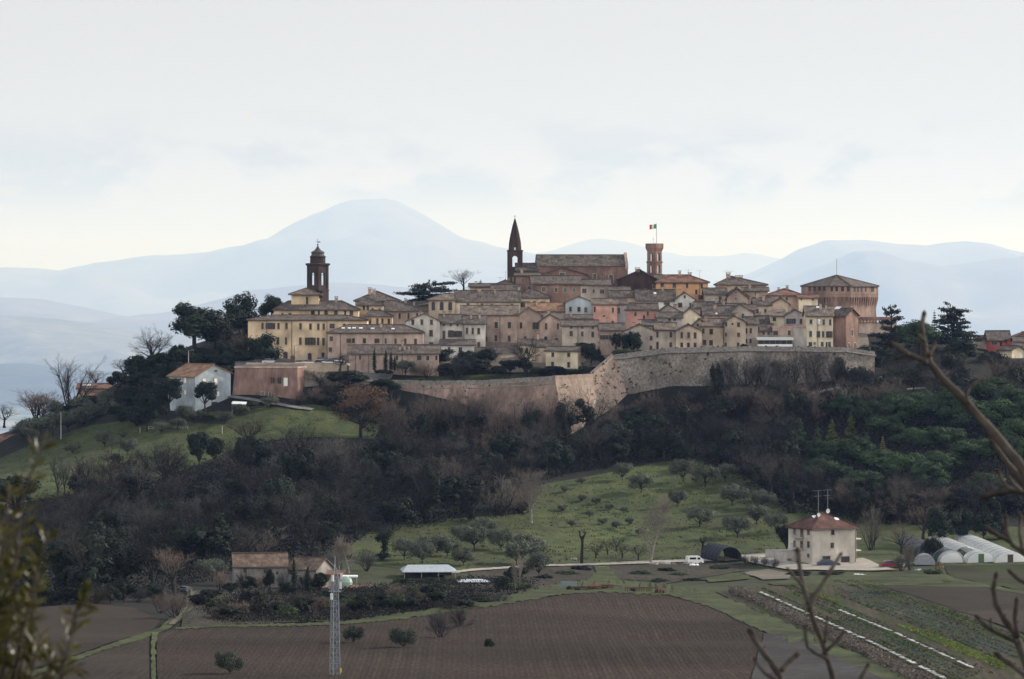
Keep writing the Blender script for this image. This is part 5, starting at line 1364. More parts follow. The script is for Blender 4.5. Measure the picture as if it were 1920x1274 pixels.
LF = {
 'pine': leafmat('pine', (.016, .034, .014), (.042, .074, .027), (.075, .11, .04)),
 'darkpine': leafmat('dark pine', (.011, .019, .011), (.024, .036, .018)),
 'cedar': leafmat('cedar', (.012, .02, .016), (.024, .034, .026)),
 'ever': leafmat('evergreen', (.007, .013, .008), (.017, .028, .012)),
 'ivy': leafmat('ivy', (.007, .012, .007), (.018, .027, .011)),
 'olive': leafmat('olive', (.062, .072, .052), (.115, .125, .092), (.16, .17, .13)),
 'olivedark': leafmat('dark olive', (.030, .038, .028), (.06, .07, .05), (.10, .11, .08)),
 'rust': leafmat('dead oak leaf', (.085, .05, .03), (.14, .085, .05)),
 'lime': leafmat('yellow green', (.06, .075, .02), (.11, .12, .035)),
 'hedge': leafmat('hedge', (.025, .04, .016), (.05, .07, .026)),
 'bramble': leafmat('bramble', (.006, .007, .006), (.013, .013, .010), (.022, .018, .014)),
 'reed': leafmat('dry reed', (.12, .10, .06), (.2, .165, .10)),
 'yellow': leafmat('larch gold', (.16, .14, .04), (.24, .21, .07)),
 'crop': leafmat('crop', (.022, .04, .014), (.045, .07, .024)),
 'cropblue': leafmat('blue cabbage', (.035, .06, .045), (.06, .095, .075)),
 'croplime': leafmat('lettuce', (.075, .105, .022), (.125, .16, .035)),
 'dry': leafmat('dry stalks', (.08, .068, .058), (.14, .12, .10)),
}


def rdir(rr, z0=-1, z1=1):
 z = rr.uniform(z0, z1); a = rr.uniform(0, 2 * math.pi); s = math.sqrt(max(0, 1 - z * z))
 return Vector((s * math.cos(a), s * math.sin(a), z))


def bare(seed, kind='tree', H=10.0, twig='brown', density=1.0, bark=None):
 """returns (limb mesh, twig mesh, H, W): a leafless tree"""
 rr = random.Random(seed); lb, tb = MB(), MB()
 conf = {'tree': dict(trunk=.26, spread=.8, n=(7, 5, 5, 5), lens=(.46, .25, .15, .085), up=.35, ang=(.45, .95)),
   'oak': dict(trunk=.2, spread=1.15, n=(9, 6, 5, 5), lens=(.52, .27, .15, .085), up=.12, ang=(.6, 1.25)),
   'poplar': dict(trunk=.42, spread=.3, n=(14, 5, 4, 4), lens=(.40, .19, .11, .08), up=.7, ang=(.3, .72)),
   'fan': dict(trunk=.02, spread=.8, n=(13, 6, 5, 4), lens=(.80, .3, .16, .09), up=.35, ang=(.2, .85)),
   'scrub': dict(trunk=.02, spread=1.0, n=(14, 6, 5, 4), lens=(.66, .34, .2, .12), up=.25, ang=(.25, 1.05))}[kind]
 r0 = H * (.036 if kind == 'oak' else .03 if kind == 'tree' else .022)
 pol = kind == 'poplar'

 def branch(p, d, L_, r, lev):
  nseg = (5, 4, 3, 2, 2)[min(lev, 4)]
  pts, rad = [p.copy()], [r]
  dd = d.copy()
  for i in range(nseg):
   dd = (dd + rdir(rr) * (.20 if lev < 3 else .3) + Vector((0, 0, conf['up'] * .22))).normalized()
   p = p + dd * (L_ / nseg); pts.append(p.copy()); rad.append(max(.008, r * (1 - .75 * (i + 1) / nseg)))
  (lb if lev <= 2 else tb).tube(pts, rad, (6, 5, 4, 3, 3)[min(lev, 4)], cap=False)
  if lev >= 4: return
  nch = max(2, int(conf['n'][min(lev, 3)] * (density if lev >= 2 else 1) + rr.random()))
  for c in range(nch):
   t = (.25 + .75 * (c + rr.random()) / nch) if lev > 0 else rr.uniform(.5, 1.0)
   k = min(int(t * nseg), nseg - 1); q = pts[k].lerp(pts[k + 1], t * nseg - k)
   a = rr.uniform(*conf['ang']) * (1.0 if lev == 0 else .85)
   ax = dd.cross(rdir(rr))
   if ax.length < .05: ax = Vector((1, 0, 0))
   nd = dd.copy(); nd.rotate(Matrix.Rotation(a, 3, ax.normalized()))
   if nd.z < -.15: nd.z *= -.3; nd.normalize()
   branch(q, nd, H * conf['lens'][min(lev, 3)] * rr.uniform(.65, 1.15) * (1 - .25 * t if lev > 0 else 1), max(.010, rad[k] * rr.uniform(.45, .65)), lev + 1)
 if kind in ('fan', 'scrub'):
  for c in range(conf['n'][0]):
   a = rr.uniform(0, 2 * math.pi); th = rr.uniform(.05, conf['ang'][1])
   d = Vector((math.sin(th) * math.cos(a), math.sin(th) * math.sin(a), math.cos(th)))
   branch(Vector((rr.uniform(-.06, .06) * H, rr.uniform(-.06, .06) * H, -.02 * H)), d, H * conf['lens'][0] * rr.uniform(.7, 1.1), r0 * rr.uniform(.4, .8), 1)
 else:
  tr_h = H * conf['trunk'] * rr.uniform(.9, 1.2)
  p = Vector((0, 0, -.4)); d = Vector((rr.uniform(-.08, .08), rr.uniform(-.08, .08), 1)).normalized()
  pts = [p]; rad = [r0 * 1.5]; n = 9 if pol else 4; tot = H * (.93 if pol else conf['trunk'] + .15)
  for i in range(n):
   d = (d + rdir(rr) * .09 + Vector((0, 0, .1))).normalized(); p = p + d * (tot / n); pts.append(p); rad.append(max(.03, r0 * (1.05 - (.9 if pol else .45) * (i + 1) / n)))
  lb.tube(pts, rad, 7, cap=False)
  for c in range(conf['n'][0] + (8 if pol else 0)):
   t = rr.uniform(.22, .96) if pol else rr.uniform(.6, 1.0)
   k = min(int(t * n), n - 1); q = pts[k].lerp(pts[k + 1], t * n - k)
   a = c * 2.4 + rr.uniform(-.4, .4); th = rr.uniform(*conf['ang'])
   if not pol and c < 2: th *= .35
   nd = Vector((math.sin(th) * math.cos(a), math.sin(th) * math.sin(a), math.cos(th)))
   branch(q, nd, H * conf['lens'][0] * rr.uniform(.75, 1.1) * ((1.1 - .8 * t) if pol else 1), max(.03, rad[k] * rr.uniform(.4, .6)), 1)
 bk = bark or BARK
 zs = [v[2] for v in tb.v]; xs = sorted(abs(v[0]) for v in tb.v)
 W0 = 2 * xs[int(len(xs) * .97)]
 return [('trunk', lb.mesh('trunk', [bk])), ('crown', tb.mesh('crown', [TW[twig]]))], max(zs), W0


def leaf_cloud(rng, lumps, n, size, squash=.6):
 """numpy cloud of leaf-clump quads on irregular lumps; returns verts, faces"""
 vol = np.array([l[3] * l[4] + l[4] * l[5] + l[3] * l[5] for l in lumps]); pr = vol / vol.sum()
 which = rng.choice(len(lumps), n, p=pr)
 Lm = np.array(lumps)[which]
 d = rng.normal(size=(n, 3)); d /= np.linalg.norm(d, axis=1)[:, None]
 ph = rng.random((len(lumps), 6)) * 6.28
 P6 = ph[which]
 bump = 1 + .20 * np.sin(3 * d[:, 0] + P6[:, 0]) * np.sin(3 * d[:, 1] + P6[:, 1]) + .16 * np.sin(6 * d[:, 2] + P6[:, 2]) * np.sin(5 * d[:, 0] + P6[:, 3]) + .10 * np.sin(9 * d[:, 1] + P6[:, 4]) * np.sin(8 * d[:, 2] + P6[:, 5])
 rad = (rng.random(n) ** .35) * bump
 c = Lm[:, :3] + d * Lm[:, 3:6] * rad[:, None]
 nrm = d + np.array([0, 0, .25]) + rng.normal(size=(n, 3)) * .38; nrm /= np.linalg.norm(nrm, axis=1)[:, None]
 t = np.cross(nrm, rng.normal(size=(n, 3))); t /= np.linalg.norm(t, axis=1)[:, None]
 b = np.cross(nrm, t)
 s = size * (.55 + .9 * rng.random(n)); s2 = s * (squash + .3 * rng.random(n))
 v = np.stack([c - t * s[:, None] * .5, c + b * s2[:, None] * .5, c + t * s[:, None] * .5, c - b * s2[:, None] * .5], 1).reshape(-1, 3)
 f = np.arange(n * 4).reshape(n, 4)
 return v.tolist(), f.tolist()


def cloud_mesh(name, rng, lumps, n, size, m, **k):
 v, f = leaf_cloud(rng, lumps, n, size, **k)
 me = bpy.data.meshes.new(name); me.from_pydata(v, [], f); me.materials.append(m); return me


def limbs_to(lumps, H, r, rr, bark=None, base=.35, n=6):
 b = MB(); p = Vector((0, 0, -.5)); top = Vector((rr.uniform(-.3, .3), rr.uniform(-.3, .3), H * base))
 b.tube([p, p.lerp(top, .5) + Vector((rr.uniform(-.15, .15), 0, 0)), top], [r * 1.3, r, r * .8], 7, cap=False)
 for l in lumps:
  e = Vector(l[:3])
  m = top.lerp(e, .5) + Vector((rr.uniform(-.4, .4), rr.uniform(-.4, .4), -.2))
  b.tube([top - Vector((0, 0, .2)), m, e], [r * .6, r * .35, r * .12], 5, cap=False)
 return b.mesh('trunk', [bark or BARK])


def leafy(seed, H=8.0, Wd=7.0, m='ever', n=3500, size=.42, nl=11, zlo=.25, flat=1.0, trunk=.3, shape='round', bark=None):
 rr = random.Random(seed); rng = np.random.default_rng(seed)
 lumps = []
 for i in range(nl):
  a = i * 2.4 + rr.uniform(-.5, .5); q = math.sqrt((i + .5) / nl)
  if shape == 'round': z = H * (zlo + (1 - zlo) * (.30 + .45 * rr.random() + .2 * (1 - q)))
  elif shape == 'cone': z = H * (zlo + (1 - zlo) * (i + .5) / nl * .92); q = (1 - (i + .5) / nl) * .8 * rr.uniform(.5, 1)
  elif shape == 'dome': z = H * (zlo + (1 - zlo) * (.82 - .42 * q * q + rr.uniform(-.07, .07)))
  elif shape == 'ground': z = H * (.25 + .4 * rr.random() * (1 - .5 * q))
  else: z = H * .5
  R_ = Wd / 2 * q * .78
  s = Wd * rr.uniform(.15, .25) * (1.0 if shape != 'cone' else (1.15 - .85 * (i / nl)))
  zz = s * flat * rr.uniform(.75, 1.1)
  lumps.append((R_ * math.cos(a), R_ * math.sin(a), min(z, H - zz * .85), s, s, zz))
 me = cloud_mesh('crown', rng, lumps, n, size, LF[m])
 parts = [('crown', me)]
 if trunk: parts.insert(0, ('trunk', limbs_to(lumps, H, H * .022, rr, bark, base=trunk)))
 return parts, H, Wd


def cedar(seed, H=14.0, Wd=13.0, m='cedar', levels=7, lean=0.0, bare_low=.3, dome=1.6):
 rr = random.Random(seed); rng = np.random.default_rng(seed); lumps = []
 b = MB(); b.tube([(0, 0, -.5), (.1, 0, H * .4), (lean * .5, 0, H * .75), (lean, 0, H * .97)], [H * .03, H * .024, H * .012, H * .004], 7, cap=False)
 for lv in range(levels):
  t = lv / (levels - 1); z = H * (bare_low + (.97 - bare_low) * t)
  rmax = Wd / 2 * (1 - .7 * t ** dome) * rr.uniform(.75, 1.1)
  k = 7 if lv < levels - 1 else 3
  for i in range(k):
   a = i * 2 * math.pi / k + lv * .8 + rr.uniform(-.4, .4); L_ = rmax * rr.uniform(.55, 1.05)
   e = Vector((L_ * math.cos(a), L_ * math.sin(a), z + rr.uniform(-.75, .75) + L_ * .05))
   b.tube([(lean * t, 0, z - .6), (e.x * .5, e.y * .5, z - .1), tuple(e)], [H * .009, H * .006, H * .002], 4, cap=False)
   for q in (.45, .75, 1.0):
    s = L_ * .34
    lumps.append((e.x * q, e.y * q, z + (e.z - z) * q + .12 + rr.uniform(-.12, .12), s * rr.uniform(.7, 1.1), s * rr.uniform(.7, 1.1), .26 + .2 * rr.random()))
 return [('trunk', b.mesh('trunk', [BARK])), ('crown', cloud_mesh('crown', rng, lumps, 7500, .38, LF[m]))], H, Wd


def ivytree(seed, H=10.0, twig='grey'):
 parts, h, w = bare(seed, 'tree', H, twig, .8)
 rr = random.Random(seed); rng = np.random.default_rng(seed)
 lumps = [(rr.uniform(-.3, .3), rr.uniform(-.3, .3), H * z, .55 + .35 * rr.random(), .55 + .35 * rr.random(), H * .09) for z in np.linspace(.04, .5, 7)]
 for k in range(7): a = rr.uniform(0, 6.28); lumps.append((math.cos(a) * H * .11, math.sin(a) * H * .11, H * rr.uniform(.4, .68), .8, .8, .9))
 parts.append(('ivy', cloud_mesh('ivy', rng, lumps, 1700, .34, LF['ivy'])))
 return parts, h, w


def spindle(seed, H=6.0, Wd=1.3, m='ever', n=1100, size=.26):
 rng = np.random.default_rng(seed); rr = random.Random(seed); b = MB(); b.tube([(0, 0, -.3), (0, 0, H * .5)], [.12, .05], 5, cap=False)
 lumps = [(rr.uniform(-.06, .06) * Wd, rr.uniform(-.06, .06) * Wd, H * t, Wd / 2 * math.sin(math.pi * min(1, (t * .82 + .22))) ** .7 * .95 + .05, Wd / 2 * math.sin(math.pi * min(1, (t * .82 + .22))) ** .7 * .95 + .05, H * .09) for t in np.linspace(.08, .93, 9)]
 return [('trunk', b.mesh('trunk', [BARK])), ('crown', cloud_mesh('crown', rng, lumps, n, size, LF[m]))], H, Wd


def fir(seed, H=8.0, Wd=4.0, m='darkpine'):
 rng = np.random.default_rng(seed); rr = random.Random(seed); b = MB(); b.tube([(0, 0, -.3), (0, 0, H * .98)], [.16, .02], 5, cap=False)
 lumps = []
 for t in np.linspace(.1, .97, 13):
  r = Wd / 2 * (1 - t) + .08
  for k in range(6):
   a = k * 1.047 + t * 9 + rr.uniform(-.3, .3); lumps.append((math.cos(a) * r * .6, math.sin(a) * r * .6, H * t - r * .12, r * .42, r * .42, .14 + r * .06))
 return [('trunk', b.mesh('trunk', [BARK])), ('crown', cloud_mesh('crown', rng, lumps, 2200, .26, LF[m]))], H, Wd


def marcescent(seed, H=10.0):
 parts, h, w = bare(seed, 'oak', H, 'brown', .7); rr = random.Random(seed); rng = np.random.default_rng(seed)
 lumps = [(w * .36 * math.sqrt(rr.random()) * math.cos(i * 2.4), w * .36 * math.sqrt(rr.random()) * math.sin(i * 2.4), H * rr.uniform(.35, .88), w * .13, w * .13, w * .09) for i in range(22)]
 parts.append(('dead_leaves', cloud_mesh('dead_leaves', rng, lumps, 2600, .26, LF['rust'])))
 return parts, h, w


PROTO = {
 'oak': [bare(11, 'oak', 11, 'brown'), bare(12, 'oak', 10, 'dark')],
 'tree': [bare(21, 'tree', 10, 'brown'), bare(22, 'tree', 10, 'grey'), bare(23, 'tree', 10, 'dark')],
 'darktree': [bare(24, 'tree', 10, 'dark'), bare(25, 'tree', 10, 'brown', .9), bare(26, 'oak', 10, 'dark', .9), bare(27, 'tree', 10, 'grey', .8)],
 'rusttree': [bare(31, 'tree', 9, 'rust'), bare(32, 'oak', 9, 'rust')],
 'pale': [bare(41, 'poplar', 12, 'pale', bark=PALEBARK), bare(42, 'poplar', 12, 'pale', bark=PALEBARK)],
 'poplar': [bare(43, 'poplar', 12, 'grey'), bare(44, 'poplar', 12, 'brown')],
 'fan': [bare(51, 'fan', 10, 'grey'), bare(52, 'fan', 10, 'brown')],
 'palefan': [bare(53, 'fan', 9, 'pale'), bare(54, 'fan', 9, 'pale')],
 'scrub': [bare(61, 'scrub', 5, 'brown'), bare(62, 'scrub', 5, 'rust'), bare(63, 'scrub', 5, 'grey')],
 'rustscrub': [bare(64, 'scrub', 5, 'rust'), bare(65, 'scrub', 5, 'rust')],
 'ivy': [ivytree(71), ivytree(72, twig='brown'), ivytree(73, twig='dark')],
 'ever': [leafy(81, 8, 7, 'ever', 4800, zlo=.04, trunk=.2, nl=14), leafy(82, 9, 6, 'ever', 4800, zlo=.04, trunk=.2, nl=14), leafy(83, 7, 7, 'ever', 4800, zlo=.04, trunk=.2, nl=14)],
 'ivybush': [leafy(84, 6, 6, 'ivy', 3200, zlo=.05, trunk=.2), leafy(85, 7, 5, 'ivy', 3200, zlo=.05, trunk=.2)],
 'pine': [leafy(91, 9, 9, 'pine', 6500, .36, 10, .35, .6, .45, 'dome'), leafy(92, 9, 8, 'pine', 6500, .36, 9, .3, .65, .45, 'dome'), leafy(93, 10, 9, 'pine', 6800, .36, 12, .3, .6, .45, 'dome')],
 'talpine': [leafy(94, 12, 8, 'darkpine', 7500, .40, 22, .12, 1.05, .55, 'round'), leafy(95, 13, 7, 'darkpine', 7500, .4, 22, .12, 1.1, .55, 'round')],
 'cone': [leafy(101, 10, 6, 'pine', 4400, .4, 15, .12, .9, .4, 'cone'), leafy(102, 10, 6, 'lime', 4400, .4, 14, .12, .9, .4, 'cone'), leafy(103, 10, 6, 'ever', 4400, .4, 15, .12, .9, .4, 'cone')],
 'cedar': [cedar(111, 13, 11, lean=.6, bare_low=.42, levels=7, dome=3.2), cedar(112, 13, 11, levels=8, bare_low=.2)],
 'flatcedar': [cedar(113, 9, 14, levels=6, bare_low=.48, dome=6.0)],
 'olive': [leafy(121, 4.5, 5, 'olive', 4600, .25, 13, .16, 1.0, .26), leafy(122, 4.5, 5.5, 'olive', 4600, .25, 15, .18, .95, .26), leafy(123, 4.2, 4.6, 'olive', 4400, .25, 12, .14, 1.05, .26)],
 'olivebush': [leafy(124, 3.6, 4.6, 'olivedark', 5200, .2, 14, .08, 1.0, .2), leafy(125, 3.4, 4.8, 'olivedark', 5200, .2, 15, .06, .95, .2)],
 'bush': [leafy(131, 2.4, 3.4, 'bramble', 1700, .24, 8, .0, .8, 0, 'ground'), leafy(132, 2.2, 3.6, 'ivy', 1700, .24, 8, .0, .8, 0, 'ground'), leafy(133, 2.4, 3.2, 'hedge', 1700, .24, 8, .0, .8, 0, 'ground')],
 'greenbush': [leafy(134, 2.4, 3.2, 'hedge', 1900, .22, 9, .0, .8, 0, 'ground'), leafy(135, 2.6, 3.0, 'ever', 1900, .22, 9, 0, .9, 0, 'ground')],
 'cypress': [spindle(141), spindle(142, 6.5, 1.2)],
 'fir': [fir(151), fir(152, 7, 3)],
 'larch': [fir(153, 8, 2.6, 'yellow')],
 'marc': [marcescent(161)],
 'reed': [leafy(171, 2.6, 2.2, 'reed', 900, .3, 8, 0, 1.2, 0, 'ground')],
}
KIND_NAME = {'oak': 'bare_oak', 'tree': 'bare_tree', 'darktree': 'bare_tree', 'rusttree': 'bare_tree', 'pale': 'bare_poplar', 'poplar': 'bare_poplar', 'fan': 'bare_tree', 'palefan': 'bare_tree', 'scrub': 'bare_shrub', 'rustscrub': 'bare_shrub',
    'ivy': 'ivy_covered_tree', 'ever': 'evergreen_tree', 'ivybush': 'ivy_thicket', 'pine': 'pine_tree', 'talpine': 'pine_tree', 'cone': 'conifer', 'cedar': 'cedar_tree', 'flatcedar': 'cedar_tree', 'olivebush': 'olive_tree', 'olive': 'olive_tree', 'bush': 'bush', 'greenbush': 'garden_shrub',
    'cypress': 'cypress_tree', 'fir': 'fir_tree', 'larch': 'larch_tree', 'marc': 'oak_tree', 'reed': 'reed_clump'}
SHRUBS = {'scrub', 'rustscrub', 'bush', 'greenbush', 'reed', 'ivybush'}
_cnt = [0]


def plant_at(kind, loc, h, w, label, group=None, var=None, cat=None, rz=None):
 pr = PROTO[kind]; _cnt[0] += 1
 rr = random.Random(_cnt[0] * 77 + 5)
 parts, H0, W0 = pr[rr.randrange(len(pr)) if var is None else var % len(pr)]
 c = cat or ('shrub' if kind in SHRUBS else 'tree')
 if len(parts) == 1:
  o = link(KIND_NAME[kind], parts[0][1], None, loc, rr.uniform(0, 6.28) if rz is None else rz)
  tag(o, label, c, group)
 else:
  o = thing(KIND_NAME[kind], label, c, loc, rr.uniform(0, 6.28) if rz is None else rz, group)
  for nm, me in parts: link(nm, me, o)
 o.scale = (w / W0, w / W0, h / H0)
 return o


def T(kind, px, py, hpx, wpx, label, group=None, Y=None, var=None, cat=None, rz=None):
 """a plant whose foot shows at photo pixel (px, py), hpx tall and wpx wide in the photo"""
 loc = G(px, py) if Y is None else W(px, py, Y)
 k = loc.y / F
 return plant_at(kind, (loc.x, loc.y, loc.z - .1), hpx * k, wpx * k, label, group, var, cat, rz)
# ------------------------------------------------------------------ trees one can tell apart
T('oak', 285, 692, 88, 98, 'large bare round-headed oak against the hazy valley left of the pines', Y=1035, var=1)
T('fan', 132, 764, 106, 88, 'tall many-stemmed bare tree with ivy at its foot beside the yellow cottage', Y=1045, var=0)
T('scrub', 72, 790, 64, 84, 'bushy brown leafless tree at the left end of the ridge', Y=1050, var=1, cat='tree')
T('tree', 8, 800, 48, 46, 'dark leafless tree cut by the left edge of the view', Y=1040, var=2)
T('tree', 232, 712, 42, 54, 'small grey leafless tree leaning left below the large oak', Y=1042, var=1)
T('rusttree', 182, 728, 36, 58, 'low reddish leafless tree behind the yellow cottage', Y=1068, var=0)
T('talpine', 366, 672, 111, 100, 'tall dark pine with a narrow top, left of the three dark pines', Y=1030, var=1)
T('talpine', 404, 672, 96, 84, 'dark pine with a forked trunk right of the tallest dark pine', Y=1036, var=0)
T('talpine', 449, 668, 122, 74, 'dark dense pine leaning right beside the ochre palace', Y=1045, var=0)
T('talpine', 511, 622, 74, 50, 'small dark pine crown rising behind the ochre palace wing', Y=1062, var=1)
T('rusttree', 444, 672, 62, 62, 'purplish leafless tree between the pines and the round evergreen', Y=1030, var=1)
T('ever', 487, 692, 68, 80, 'broad round dark evergreen in front of the ochre palace', Y=1018, var=0)
T('ever', 350, 690, 38, 70, 'low dark evergreen mound below the tall pines', Y=1022, var=2)
T('ever', 412, 694, 34, 60, 'dark evergreen mound above the brick building', Y=1020, var=0)
T('ever', 265, 715, 52, 70, 'dark thicket of evergreen left of the blue grey house', Y=1025, var=2)
T('ever', 318, 768, 66, 50, 'tall dark evergreen touching the blue grey house on its left', Y=984, var=1)
T('ever', 276, 805, 78, 66, 'large dark evergreen on the slope left of the blue grey house', Y=984, var=0)
T('ever', 385, 768, 58, 46, 'small round dark tree standing before the blue grey house', Y=976, var=1)
T('ivybush', 220, 735, 40, 50, 'dark ivy thicket right of the yellow cottage', Y=1040)
T('ivybush', 170, 775, 34, 66, 'dark hedge mound under the yellow cottage', Y=1046)
for i, (x, y, h, w) in enumerate([(70, 822, 36, 50), (100, 812, 32, 46), (130, 806, 34, 44), (155, 800, 34, 44), (185, 795, 32, 46), (205, 789, 36, 46), (230, 786, 36, 44), (45, 824, 30, 40), (120, 790, 36, 50), (160, 782, 34, 50), (200, 772, 34, 46), (250, 775, 32, 40)]):
 T('olive', x, y + 4, h * 1.3, w * 1.25, 'grey green olive tree in the dense grove below the yellow cottage', 'olive grove under the yellow cottage', Y=1010 + i * 2.5 if i < 8 else 1044, var=i)
T('olive', 195, 840, 32, 36, 'olive tree with a pale forked trunk high on the left meadow')
T('olive', 239, 855, 36, 36, 'heart shaped olive tree in the middle of the left meadow', var=2)
T('olive', 136, 852, 20, 32, 'low flattened olive bush on the left meadow near the crest', var=1)
T('olive', 229, 822, 16, 18, 'tiny olive between the two larger olives on the left meadow')
T('olive', 302, 815, 24, 30, 'olive tree at the upper edge of the left meadow under the big evergreen', var=1)
T('olive', 332, 812, 30, 36, 'olive tree below the small round tree on the left meadow', var=0)
T('olive', 362, 792, 26, 38, 'olive tree close under the front of the blue grey house', var=2)
T('olive', 420, 795, 24, 36, 'olive tree below the carport of the blue grey house', var=1)
for i, (x, y, h, w) in enumerate([(108, 942, 92, 44), (122, 945, 100, 40), (148, 940, 92, 46), (166, 938, 96, 44), (190, 936, 84, 50)]):
 T('darktree', x, y, h, w, 'bare dark tree in the straight-trunked clump on the left meadow edge', 'clump of bare trees on the left meadow edge', var=(i % 2) * 3)
T('ivy', 198, 948, 66, 48, 'ivy-clad tree at the right end of the bare clump')
T('oak', 308, 905, 84, 112, 'wide spreading bare oak with low crooked limbs on the meadow edge', var=0)
T('oak', 266, 915, 52, 50, 'small bare oak left of the wide spreading oak', var=1)
T('ever', 372, 880, 78, 40, 'dark ivy column of a tree right of the spreading oak', var=1)
T('ivybush', 404, 872, 60, 36, 'second dark ivy column beside the meadow gap', var=1)
T('oak', 468, 838, 66, 96, 'bare spreading tree on the meadow below the brick building', var=0)
T('marc', 676, 822, 98, 128, 'big oak still holding rust brown dead leaves below the palace')
T('tree', 620, 760, 60, 60, 'reddish bare tree on the bank right of the brick building', Y=995, var=0)
T('rusttree', 600, 730, 40, 70, 'rusty bare scrub tree over the end of the brick building', Y=1000, var=0)
T('ivybush', 655, 728, 34, 90, 'dark green bank of ivy below the parked cars', Y=1001, var=0)
T('ivybush', 715, 745, 40, 70, 'dark ivy mound at the left end of the rampart', Y=998, var=1)
T('greenbush', 640, 705, 14, 60, 'low green hedge on the edge of the car park', Y=1003, var=0)
T('tree', 637, 694, 34, 46, 'small bare tree in front of the pink brick house', Y=1004, var=0)
T('cypress', 702, 694, 42, 8.5, 'single dark cypress, leftmost before the low brick range', Y=1009, var=0)
T('cypress', 723, 694, 38, 9, 'dark cypress in the middle of the row of cypresses', Y=1009, var=1)
T('cypress', 733, 693, 34, 9, 'shorter cypress touching its right neighbour before the brick range', Y=1009.6, var=0)
T('cypress', 740, 694, 26, 8, 'shortest cypress, rightmost of the row', Y=1009, var=1)
T('olive', 762, 706, 32, 42, 'olive tree on the terrace right of the cypresses', Y=1007.5, var=0)
T('greenbush', 722, 702, 14, 40, 'low shrub under the cypress row', Y=1007.5, var=1)
T('rustscrub', 800, 708, 34, 52, 'rusty bare shrub at the lawn edge on the terrace', Y=1009, var=0)
T('fan', 855, 710, 54, 44, 'bare grey tree with fine upright twigs on the terrace lawn', Y=1009, var=0)
T('oak', 988, 706, 86, 84, 'big bare dark tree with ivy limbs before the town houses', Y=1012, var=1)
T('ivybush', 985, 706, 42, 26, 'ivy wrapped round the foot of the big bare town tree', Y=1012.5, var=1)
for i, (x, y, h, w, k) in enumerate([(838, 706, 26, 44, 'ivybush'), (868, 704, 34, 44, 'ever'), (900, 703, 30, 50, 'ivybush'), (930, 703, 26, 46, 'greenbush'), (956, 702, 30, 40, 'ever'), (1010, 704, 24, 40, 'greenbush'), (1040, 703, 20, 50, 'ivybush'), (1068, 702, 16, 40, 'greenbush'), (1096, 700, 22, 26, 'greenbush'), (820, 690, 40, 60, 'ever'), (880, 690, 34, 50, 'ever'), (915, 688, 36, 44, 'ivybush')]):
 T(k, x, y, h, w, 'dark shrub in the garden thicket along the rampart terrace', 'garden thicket on the rampart terrace', Y=1011 + (i % 3) + (6 if i > 8 else 0))
T('flatcedar', 806, 592, 64, 104, 'broad flat topped cedar dark against the sky left of the arched windows', Y=1080, var=0)
T('tree', 868, 552, 50, 56, 'bare rounded tree on the skyline right of the flat topped cedar', Y=1088, var=1)
T('scrub', 900, 552, 24, 60, 'brown scrub on the skyline below the bare rounded tree', Y=1088, var=0)
T('fir', 901, 548, 24, 22, 'little dark conifer on the skyline left of the spire', Y=1090, var=1)
T('ever', 598, 566, 24, 18, 'dark bush at the foot of the baroque bell tower', Y=1049, var=0)
T('ever', 1155, 664, 44, 22, 'slim dark evergreen beside the wide shutter house', Y=1013, var=1)
T('ever', 1186, 664, 44, 46, 'rounded dark evergreen before the plaque gable', Y=1014, var=2)
T('greenbush', 1172, 668, 20, 66, 'clipped hedge on top of the rampart corner', Y=1010, var=0)
T('ivybush', 1108, 690, 48, 38, 'dark laurel thicket right of the cream garden house', Y=1014, var=0)
T('ivybush', 1090, 668, 30, 44, 'green shrubbery below the terraced house', Y=1020, var=1)
T('greenbush', 1125, 682, 28, 30, 'hedge end by the path right of the cream garden house', Y=1013, var=1)
T('bush', 1395, 652, 10, 14, 'small weed bush by the arched doors on the rampart', Y=1013)
T('ivy', 1066, 832, 92, 62, 'ivy-stemmed bare tree standing left before the lit bastion', var=0)
T('ivy', 1103, 832, 112, 80, 'taller ivy-stemmed bare tree right before the lit bastion', var=1)
for i in range(30):
 x = 735 + i * 11 + RS.uniform(-8, 8); kind = ['rustscrub', 'rusttree', 'rusttree', 'rustscrub', 'ivy'][i % 5]
 T(kind, x, 838 + RS.uniform(-8, 10), RS.uniform(70, 118), RS.uniform(52, 84), 'brown leafless scrub tree against the left rampart', 'brown scrub along the left rampart')
for i in range(30):
 x = 1150 + i * 15 + RS.uniform(-6, 6); kind = ['rustscrub', 'rusttree', 'tree', 'ivybush', 'rustscrub'][i % 5]
 T(kind, x, 812 + RS.uniform(-6, 22) - (x - 1150) * .075, RS.uniform(50, 84), RS.uniform(50, 80), 'reddish brown scrub tree below the grey rampart', 'reddish scrub below the grey rampart')
for i, (x, h, w) in enumerate([(1360, 92, 60), (1398, 100, 66), (1432, 96, 54), (1455, 84, 50), (1490, 104, 46), (1512, 96, 40), (1535, 90, 52), (1562, 86, 50), (1330, 70, 56), (1420, 76, 60), (1476, 80, 56)]):
 T('tree' if i % 3 else 'poplar', x, 772 - (x - 1360) * .08, h * 1.15, w * 1.15, 'thin grey leafless tree in front of the right rampart', 'thin bare trees before the right rampart', var=1 if i % 3 else 0)
T('ivybush', 1575, 742, 84, 30, 'ivy hanging down the lit end of the rampart', Y=1004, var=1)
T('ivybush', 1345, 770, 90, 26, 'dark ivy climbing the middle of the grey rampart', Y=999, var=0)
T('palefan', 1578, 800, 84, 70, 'white forked tree with pale bare limbs below the rampart road', var=0)
